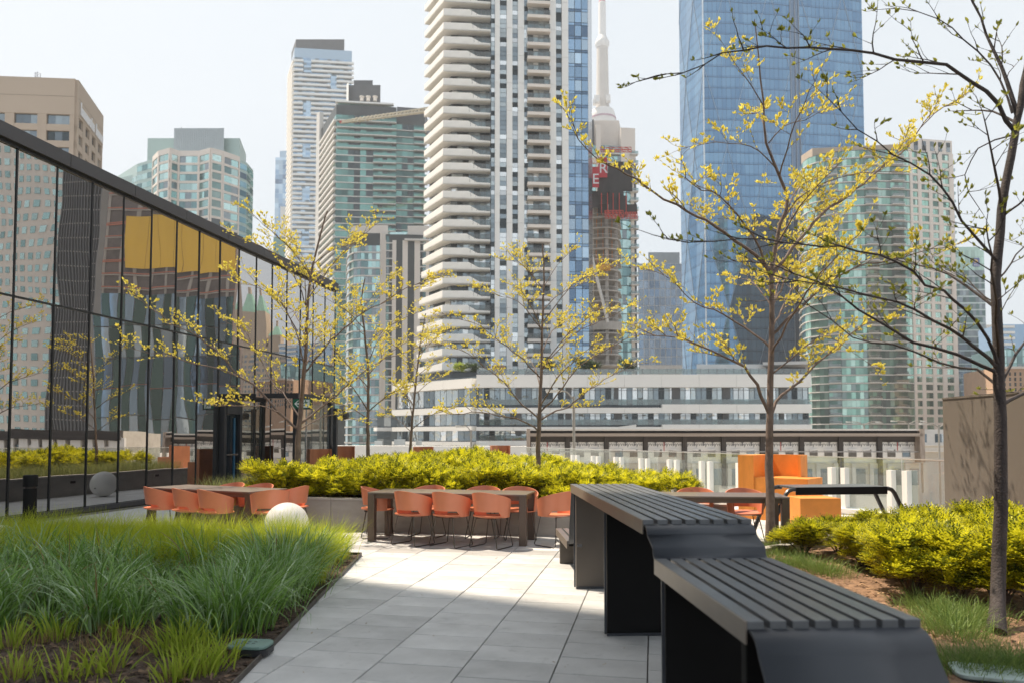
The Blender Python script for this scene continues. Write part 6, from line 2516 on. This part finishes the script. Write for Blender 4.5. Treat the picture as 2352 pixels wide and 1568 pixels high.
RV = [shrub_mesh(300 + i, .52, .62, 2600, leaf=.044) for i in range(4)]
RS = [stem_mesh(400 + i, .45, .5, 12) for i in range(3)]
rsh = [(1845, 1275, .85, .68, 'yellow green yew shrub closest to the slatted bar, behind the grass strip'),
       (1925, 1268, .85, .66, 'yellow green yew shrub in the back row, second from the bar'),
       (2095, 1365, 1.0, .92, 'yew shrub with bare lower stem in the sunlit mulch'),
       (2040, 1272, .95, .74, 'yew shrub in the back row under the tube ended bench'),
       (2150, 1285, 1.0, .92, 'yew shrub in the back row before the glass balustrade'),
       (2240, 1300, 1.05, 1.05, 'yew shrub in front of the taupe wall, left of the dark trunk'),
       (2340, 1310, 1.05, 1.05, 'yew shrub in front of the taupe wall, right of the dark trunk'),
       (2010, 1310, .85, .70, 'low yew shrub between back row and sunlit mulch'),
       (2200, 1385, 1.0, 1.0, 'yew shrub just left of the dark tree trunk base'),
       (2300, 1390, 1.05, 1.05, 'yew shrub right behind the dark tree trunk base'),
       (2400, 1400, 1.05, 1.1, 'yew shrub cut by the right picture edge, front row'),
       (2130, 1318, .95, 1.0, 'yew shrub in the middle row between trunk and bench'),
       (2450, 1330, 1.1, 1.1, 'yew shrub cut by the right picture edge, back row'),
       (2350, 1350, 1.0, 1.05, 'yew shrub in the middle row right of the trunk'),
       (1985, 1300, .85, .70, 'yew shrub filling the gap behind the bare stemmed one'),
       (2065, 1330, .95, .95, 'yew shrub touching the bare stemmed one from behind'),
       (2260, 1345, 1.0, 1.05, 'yew shrub directly left behind the dark trunk')]
for i, (u, v, s, zs, lb) in enumerate(rsh):
    g = G(u, v, .07)
    o = empty('yew_shrub', (g.x, g.y, .06), rs.uniform(0, 6.28), lb, 'shrub', 'yew shrubs in the mulch bed')
    f = share('foliage', RV[i % 4], o, (0, 0, .04), 0, (s, s, zs))
    share('stems', RS[i % 3], o, (0, 0, 0), 0, (s, s, zs))

# roof garden greenery on the podium
gm = [shrub_mesh(500 + i, 1.6, 2.4, 500, leaf=.30) for i in range(2)]
M_ROOFG = leaf_mat('roof_garden_leaf', (0.03, 0.06, 0.02), (0.10, 0.14, 0.04), trans=.2)
M_ROOFL = leaf_mat('roof_garden_lime', (0.25, 0.33, 0.03), (0.40, 0.46, 0.06), trans=.4)
for i, (u, lime, s, lb) in enumerate(((1060, True, .8, 'lime green shrub on the podium roof, leftmost'), (1085, False, .8, 'dark green shrub on the podium roof beside the lime one'), (1260, False, 1.0, 'dark green shrub on the podium roof below the white ribs'),
                                       (1340, False, 1.1, 'dark green shrub on the podium roof below the blue glass'), (1365, False, .9, 'dark green shrub on the podium roof, right of a pair'), (1440, False, 1.0, 'dark green shrub on the podium roof below the unfinished tower'))):
    me = gm[i % 2].copy()
    me.materials[0] = M_ROOFL if lime else M_ROOFG
    me.materials[1] = M_ROOFL if lime else M_ROOFG
    p = W(u, 128, 850)
    o = empty('roof_shrub', (p.x, p.y, ZH(860, 128)), 0, lb, 'shrub', 'shrubs on the podium roof')
    share('foliage', me, o, (0, 0, 0), 0, (s, s, s))
# ------------------------------------------------------------------ young trees in early leaf
M_BARK = mat('bark', (0.165, 0.12, 0.10), rough=.85, var=.3, scale=9, bump=.5, bscale=60)
M_BARKD = mat('dark_shaded_bark', (0.055, 0.043, 0.040), rough=.8, var=.35, scale=9, bump=.5, bscale=60)  # dark bark, with the shade on the trunk put into the colour
M_LEAFY = leaf_mat('young_leaf', (0.64, 0.54, 0.06), (0.90, 0.80, 0.19), trans=.5, rough=.5)
M_LEAF_SH = leaf_mat('young_leaf_shaded', (0.18, 0.20, 0.03), (0.44, 0.43, 0.07), trans=.5, rough=.5)  # darker copy of the young leaf, shade painted into the colour


class Tree:
    def __init__(self, name, base, seed, label, bark, leaf, leaf_len):
        self.r = random.Random(seed)
        self.o = empty(name, base, 0, label, 'tree', 'young trees on the terrace')
        self.b = Vector(base)
        self.trunk, self.limbs, self.twigs = MB(), [], MB()
        self.bark, self.leaf, self.ll = bark, leaf, leaf_len
        self.lp, self.ld = [], []

    def wob(self, pts, amp, n):
        """resample a polyline smoothly with small irregular bends"""
        pts = [Vector(p) for p in pts]
        out = []
        m = len(pts) - 1
        for i in range(n + 1):
            t = i / n * m
            k = min(int(t), m - 1)
            f = t - k
            p0, p1, p2, p3 = pts[max(k - 1, 0)], pts[k], pts[k + 1], pts[min(k + 2, m)]
            q = .5 * ((2 * p1) + (p2 - p0) * f + (2 * p0 - 5 * p1 + 4 * p2 - p3) * f * f + (3 * p1 - p0 - 3 * p2 + p3) * f ** 3)
            if 0 < i < n:
                q = q + Vector((self.r.uniform(-1, 1), self.r.uniform(-1, 1), self.r.uniform(-1, 1))) * amp
            out.append(q)
        return out

    def leaves(self, p, d, n=3):
        for _ in range(n):
            v = Vector((self.r.uniform(-1, 1), self.r.uniform(-1, 1), self.r.uniform(.1, 1.3))) * .8 + d * .7
            self.lp.append(tuple(p + d * self.r.uniform(-.01, .01)))
            self.ld.append(tuple(v.normalized()))

    def twig(self, p, d, L, r0, depth):
        """thin shoot, alternately budded, sweeping outward and lightly up"""
        r = self.r
        n = max(3, int(L / .07))
        pts = [p]
        q, dd = Vector(p), Vector(d).normalized()
        for i in range(n):
            dd = (dd + Vector((r.uniform(-.22, .22), r.uniform(-.22, .22), r.uniform(-.12, .18)))).normalized()
            q = q + dd * (L / n)
            pts.append(q)
        self.twigs.tube(pts, [max(.0016, r0 * (1 - .8 * i / n)) for i in range(n + 1)], 4, cap=False)
        for i in range(1, n + 1):
            if r.random() < self.dens:
                self.leaves(pts[i], (pts[i] - pts[i - 1]).normalized(), r.choice((1, 2, 2, 3)))
            if depth > 0 and i < n and r.random() < .55:
                t = (pts[i] - pts[i - 1]).normalized()
                s = t.cross(Vector((0, 0, 1)))
                s = s.normalized() if s.length > .1 else Vector((1, 0, 0))
                side = s * r.choice((-1, 1)) * r.uniform(.5, 1.0) + t * .7 + Vector((0, 0, r.uniform(-.1, .45)))
                self.twig(pts[i], side, L * r.uniform(.3, .55), r0 * .55, depth - 1)
        self.leaves(pts[-1], dd, 3)

    def limb(self, pts, r0, r1=None, twig_len=.55, spacing=.17, depth=1, start=.22):
        r = self.r
        L = sum((Vector(a) - Vector(b)).length for a, b in zip(pts[:-1], pts[1:]))
        n = max(6, int(L / .16))
        P = self.wob(pts, .012 * min(2.5, L) * .6, n)
        r1 = r1 or max(.003, r0 * .16)
        mb = MB()
        mb.tube(P, [r0 + (r1 - r0) * (i / n) ** .8 for i in range(n + 1)], 7)
        self.limbs.append(mb)
        acc = 0
        for i in range(1, n + 1):
            seg = (P[i] - P[i - 1]).length
            acc += seg
            f = i / n
            if f > start and acc > spacing:
                acc = 0
                t = (P[i] - P[i - 1]).normalized()
                s = t.cross(Vector((0, 0, 1)))
                s = s.normalized() if s.length > .1 else Vector((1, 0, 0))
                side = s * r.choice((-1, 1)) * r.uniform(.4, 1.1) + t * r.uniform(.5, 1.1) + Vector((0, 0, r.uniform(-.25, .65)))
                self.twig(P[i], side, twig_len * r.uniform(.5, 1.15) * (1.15 - .5 * f), r0 * .22 + .002, depth)
        self.twig(P[-1], P[-1] - P[-2], twig_len * .6, r1, 0)

    def stem(self, pts, r0, r1):
        P = self.wob(pts, .008, 26)
        n = len(P) - 1
        self.trunk.tube(P, [(r0 + (r1 - r0) * (i / n) ** .75) * (1.28 if i == 0 else 1) for i in range(n + 1)], 12)
        self.tp = P

    def finish(self):
        self.trunk.build('trunk', self.bark, self.o, smooth=True)
        for mb in self.limbs:
            mb.build('branch', self.bark, self.o, smooth=True)
        tw_ = self.twigs.build('twigs', self.bark, self.o, smooth=True)
        tag(tw_, kind='stuff')
        P, D = np.array(self.lp), np.array(self.ld)
        n = len(P)
        r = np.random.default_rng(len(P))
        side = np.cross(D, r.normal(0, 1, (n, 3)))
        side /= np.linalg.norm(side, axis=1)[:, None]
        nr = np.cross(side, D)
        L = self.ll * r.uniform(.55, 1.2, n)
        Wd = L * r.uniform(.38, .55, n)
        V = np.zeros((n, 2, 4, 3))                              # each leaf: two halves folded along the midrib
        tip = P + D * L[:, None]
        mid = P + D * (L * .45)[:, None] - nr * (L * .08)[:, None]
        for h, sg in ((0, 1), (1, -1)):
            V[:, h, 0] = P
            V[:, h, 1] = P + D * (L * .35)[:, None] + side * (sg * Wd / 2)[:, None] + nr * (L * .12)[:, None]
            V[:, h, 2] = P + D * (L * .72)[:, None] + side * (sg * Wd * .36)[:, None] + nr * (L * .06)[:, None]
            V[:, h, 3] = tip
        V = V.reshape(n, 8, 3)
        q = np.array([[0, 1, 2, 3], [4, 7, 6, 5]])[None] + (np.arange(n) * 8)[:, None, None]
        me = raw_mesh('crown', V.reshape(-1, 3), q.reshape(-1, 4), self.leaf)
        c = link('crown', me, self.o)


def px_tree(name, base, seed, label, trunk_px, d, limbs, r0, fork_z, bark=M_BARK, leaf=M_LEAFY, leaf_len=.055, dens=.62, extra=6, twig_len=.6, spacing=.16, depth=1, spread=2.2, top_r=.012):
    T = Tree(name, base, seed, label, bark, leaf, leaf_len)
    T.dens = dens
    B_ = Vector(base)
    rr = T.r
    pts = [Vector((0, 0, 0))] + [at(u, v, d) - B_ for u, v in trunk_px]
    T.stem(pts, r0, top_r)
    for pl_, dz0, dz1, lr in limbs:                            # limbs: picture polyline, depth change towards its tip, radius
        n = len(pl_)
        q = []
        for i, (u, v) in enumerate(pl_):
            f = i / (n - 1)
            q.append(at(u, v, d + dz0 + (dz1 - dz0) * f) - B_)
        T.limb(q, lr, twig_len=twig_len, spacing=spacing, depth=depth)
    # further limbs spread round the stem, mostly towards and away from the viewer
    n = len(T.tp)
    for k in range(extra):
        f = .36 + .55 * k / max(1, extra)
        i = int(f * (n - 1))
        p = T.tp[i]
        if p.z < fork_z:
            p = min(T.tp, key=lambda q_: abs(q_.z - fork_z - .1))
        a = (90 if k % 2 else 270) + rr.uniform(-50, 50)
        L = spread * (1.05 - f * .75) * rr.uniform(.75, 1.1)
        dirv = Vector((math.cos(rad(a)), math.sin(rad(a)), 0))
        T.limb([p, p + dirv * L * .35 + Vector((0, 0, L * .30)), p + dirv * L * .7 + Vector((0, 0, L * .48)), p + dirv * L + Vector((0, 0, L * .60))], .018 * (1.1 - f * .6), twig_len=twig_len * .9, spacing=spacing, depth=depth)
    T.finish()


def bpt(u, d, z):
    p = at(u, 1060, d)
    return (p.x, p.y, z)


# left tree in the planter
px_tree('young_tree', bpt(682, 13.2, .45), 1, 'young yellow leaved tree in the planter by the glass pavilion, widest of the planter trees',
        [(684, 1040), (686, 985), (692, 930), (699, 850), (704, 770), (706, 700), (715, 630), (733, 550), (752, 485)], 13.2,
        [([(686, 985), (641, 948), (589, 889), (548, 864), (511, 818), (462, 779), (409, 750), (356, 713), (315, 683)], 0, -.6, .026),
         ([(548, 864), (500, 845), (433, 832), (393, 816), (348, 811), (288, 797)], -.1, -.9, .015),
         ([(640, 945), (600, 932), (560, 930), (505, 930), (452, 922)], -.2, .7, .012),
         ([(687, 975), (731, 941), (775, 906), (815, 871), (848, 845), (905, 815), (985, 790)], 0, .8, .024),
         ([(690, 960), (650, 905), (620, 870), (585, 800), (560, 760), (520, 740)], 0, 1.2, .018),
         ([(700, 855), (745, 800), (800, 745), (860, 705), (940, 660), (1000, 640)], 0, -.8, .019),
         ([(703, 800), (670, 740), (640, 690), (590, 660), (548, 640)], 0, -.6, .014),
         ([(706, 710), (680, 640), (640, 590), (590, 563), (545, 545)], 0, .5, .012),
         ([(706, 690), (745, 630), (790, 580), (830, 545), (870, 512)], 0, .6, .013),
         ([(690, 985), (735, 960), (770, 950), (800, 960)], 0, 1.2, .012),
         ([(715, 640), (690, 580), (668, 545)], 0, -.4, .008)],
        .062, 1.45, extra=8, leaf_len=.050, depth=2, dens=.85, spread=2.6, spacing=.08)
# second planter tree, further back
px_tree('young_tree', bpt(845, 17.0, .45), 2, 'slim young tree standing in the hedge before the rounded condo',
        [(845, 1040), (845, 975), (846, 900), (843, 820), (835, 745), (830, 690), (838, 640)], 17.0,
        [([(845, 960), (805, 935), (770, 925), (735, 920)], 0, .5, .016), ([(846, 945), (880, 915), (915, 895), (960, 880)], 0, -.6, .016),
         ([(846, 890), (810, 850), (780, 820), (755, 790)], 0, -.5, .014), ([(845, 860), (885, 820), (925, 790), (975, 765)], 0, .7, .014),
         ([(842, 800), (880, 760), (920, 735), (955, 720)], 0, -.5, .011), ([(838, 770), (800, 735), (775, 715)], 0, .5, .010), ([(832, 710), (865, 670), (890, 645)], 0, .3, .008)],
        .055, 1.5, extra=6, leaf_len=.050, depth=2, dens=.9, spread=1.9, spacing=.075)
px_tree('young_tree', bpt(941, 20.5, .45), 3, 'smallest young tree standing in the hedge before the white tower corner',
        [(942, 1035), (946, 980), (950, 930), (955, 880), (960, 830), (968, 770), (978, 720)], 20.5,
        [([(944, 990), (915, 965), (890, 955)], 0, .4, .013), ([(946, 985), (985, 955), (1030, 940), (1062, 925)], 0, -.5, .014), ([(950, 930), (920, 895), (890, 875)], 0, -.4, .012),
         ([(953, 905), (990, 875), (1030, 860)], 0, .4, .012), ([(958, 850), (925, 810), (900, 790)], 0, .4, .010), ([(962, 815), (1000, 780), (1030, 765)], 0, -.4, .010)],
        .050, 1.5, extra=6, leaf_len=.050, depth=2, dens=.9, spread=1.8, spacing=.075)
# middle tree
px_tree('young_tree', bpt(1237, 14.6, .45), 4, 'young yellow leaved tree in the middle of the picture before the white tower',
        [(1236, 1050), (1238, 975), (1240, 920), (1243, 850), (1245, 780), (1247, 700), (1250, 630), (1246, 560)], 14.6,
        [([(1238, 990), (1200, 965), (1150, 955), (1105, 945), (1050, 950), (1020, 945)], 0, -.5, .020),
         ([(1238, 960), (1195, 925), (1160, 880), (1125, 850), (1060, 805), (1000, 790)], 0, .7, .020),
         ([(1240, 965), (1275, 945), (1310, 930), (1360, 890), (1410, 860), (1465, 835)], 0, .4, .020),
         ([(1241, 945), (1285, 900), (1320, 850), (1370, 815), (1440, 780), (1490, 760)], 0, -.7, .018),
         ([(1243, 870), (1205, 830), (1170, 800), (1130, 770), (1085, 740), (1020, 730)], 0, -.5, .016),
         ([(1243, 850), (1285, 800), (1330, 760), (1385, 735), (1450, 700)], 0, .6, .016),
         ([(1246, 760), (1215, 720), (1185, 690), (1150, 680), (1090, 660)], 0, .5, .012),
         ([(1247, 740), (1285, 690), (1320, 650), (1370, 630), (1420, 610)], 0, -.5, .012),
         ([(1248, 680), (1220, 630), (1200, 590)], 0, .3, .009), ([(1249, 660), (1280, 610), (1310, 580)], 0, .3, .009)],
        .058, 1.6, extra=7, leaf_len=.050, depth=2, dens=.8, spread=2.3, spacing=.08)
# tall tree right of centre
px_tree('young_tree', bpt(1768, 10.0, .07), 5, 'tall young tree with bright yellow leaves rising right of the slatted bar',
        [(1768, 1130), (1767, 1040), (1768, 960), (1770, 900), (1771, 800), (1772, 700), (1772, 620), (1790, 520), (1812, 460), (1780, 380), (1757, 310), (1752, 220), (1740, 120), (1733, 45)], 10.0,
        [([(1769, 955), (1745, 900), (1715, 850), (1660, 815), (1600, 790), (1540, 770), (1490, 770)], 0, -.5, .028),
         ([(1769, 955), (1790, 915), (1835, 880), (1880, 830), (1930, 790), (1975, 750), (2030, 735)], 0, .5, .026),
         ([(1771, 630), (1715, 570), (1640, 520), (1580, 485), (1500, 440), (1440, 400), (1380, 370), (1330, 320), (1300, 250)], 0, .5, .028),
         ([(1772, 640), (1740, 560), (1700, 500), (1650, 450), (1600, 430), (1560, 400)], 0, -.6, .020),
         ([(1774, 630), (1830, 560), (1890, 490), (1960, 440), (2020, 390), (2080, 340), (2140, 270), (2200, 230)], 0, .6, .028),
         ([(1771, 770), (1820, 720), (1880, 670), (1950, 620), (2030, 600), (2110, 580), (2200, 560)], 0, -.4, .022),
         ([(1771, 800), (1720, 760), (1660, 720), (1600, 700), (1540, 640), (1490, 620)], 0, .8, .018),
         ([(1795, 510), (1840, 450), (1900, 420), (1960, 400), (2050, 395)], 0, -.4, .014),
         ([(1785, 390), (1740, 345), (1690, 330), (1620, 330), (1560, 345)], 0, .3, .010),
         ([(1765, 330), (1800, 290), (1850, 275), (1905, 245)], 0, -.3, .009),
         ([(1757, 250), (1720, 190), (1690, 150), (1660, 100)], 0, .3, .009),
         ([(1770, 700), (1730, 650), (1700, 640)], 0, 1.0, .012),
         ([(1771, 720), (1800, 650), (1850, 590), (1900, 520), (1930, 470)], 0, 3.5, .018), ([(1771, 760), (1800, 700), (1830, 650), (1890, 600)], 0, 3.2, .016), ([(1771, 640), (1790, 560), (1830, 470), (1855, 410)], 0, 3.2, .016),  # three limbs added to throw branch shadows onto the taupe wall
         ([(1771, 860), (1810, 830), (1860, 790), (1900, 770), (1990, 830)], 0, -.8, .012)],
        .066, 2.0, extra=6, leaf_len=.060, depth=2, dens=.78, spread=2.4, twig_len=.6, spacing=.14, top_r=.006)
# dark tree close by on the right
px_tree('shaded_tree', tuple(G(2288, 1452, .07)), 6, 'dark trunked tree with budding twigs close by at the right edge',
        [(2293, 1330), (2297, 1200), (2297, 1050), (2296, 940), (2296, 860), (2290, 760), (2288, 650), (2296, 540), (2306, 440), (2328, 330), (2338, 270), (2355, 180), (2375, 60), (2385, -40)], 5.9,
        [([(2330, 300), (2290, 240), (2230, 190), (2170, 150), (2060, 135), (1960, 120), (1860, 110), (1760, 108), (1660, 125), (1570, 165), (1495, 180)], 0, -.3, 0.0187),
         ([(2338, 270), (2315, 200), (2290, 130), (2262, 60), (2230, 0), (2205, -60)], 0, .3, 0.0216),
         ([(2325, 260), (2300, 190), (2260, 130), (2200, 80), (2150, 40), (2060, 20)], 0, .4, 0.0101),
         ([(2290, 600), (2250, 560), (2200, 490), (2165, 430), (2100, 380), (2030, 340), (1960, 290), (1900, 225)], 0, -.4, 0.0130),
         ([(2296, 850), (2240, 800), (2190, 760), (2120, 720), (2040, 690), (1960, 670), (1880, 650), (1800, 640)], 0, -.5, 0.0173),
         ([(2297, 870), (2260, 840), (2180, 810), (2090, 780), (2020, 740), (1940, 690), (1850, 640), (1770, 610), (1690, 600)], 0, .3, 0.0187),
         ([(2297, 850), (2260, 760), (2200, 690), (2130, 650), (2050, 600), (1940, 570), (1850, 560), (1740, 545), (1600, 560), (1500, 540)], 0, -.8, 0.0144),
         ([(2297, 890), (2240, 850), (2160, 830), (2050, 790), (1960, 775), (1860, 700), (1760, 690)], 0, .9, 0.0130),
         ([(2292, 700), (2250, 670), (2220, 640), (2180, 630), (2140, 600)], 0, .6, 0.0072),
         ([(2298, 880), (2340, 800), (2390, 740), (2440, 640)], 0, .3, 0.0158),
         ([(2297, 930), (2350, 905), (2420, 890), (2500, 850)], 0, .3, 0.0216),
         ([(2300, 500), (2340, 470), (2390, 430), (2450, 400)], 0, -.3, 0.0115),
         ([(2330, 310), (2260, 330), (2230, 370), (2215, 420), (2250, 480)], 0, .4, 0.0072),
         ([(2294, 640), (2330, 590), (2370, 540), (2420, 420)], 0, .4, 0.0086)],
        .058, 2.0, bark=M_BARKD, leaf=M_LEAF_SH, extra=4, leaf_len=.044, dens=.55, spread=1.6, twig_len=.42, spacing=.13, depth=1, top_r=.022)

# ------------------------------------------------------------------ thin bright air over the city
hz_m = bpy.data.materials.new('air')
hz_m.use_nodes = True
hnt = hz_m.node_tree
for n_ in list(hnt.nodes):
    hnt.nodes.remove(n_)
ho = N(hnt, 'OutputMaterial')
hv = hnt.nodes.new('ShaderNodeVolumePrincipled')
hv.inputs['Color'].default_value = (0.92, 0.95, 1.0, 1)
hv.inputs['Density'].default_value = 0.00038
hv.inputs['Anisotropy'].default_value = 0.0
hnt.links.new(hv.outputs[0], ho.inputs['Volume'])
mb = MB()
mb.box((0, 450, 275), (2400, 1300, 580))
hz = tag(mb.build('haze', hz_m), 'thin pale air over the far towers', 'haze', kind='stuff')
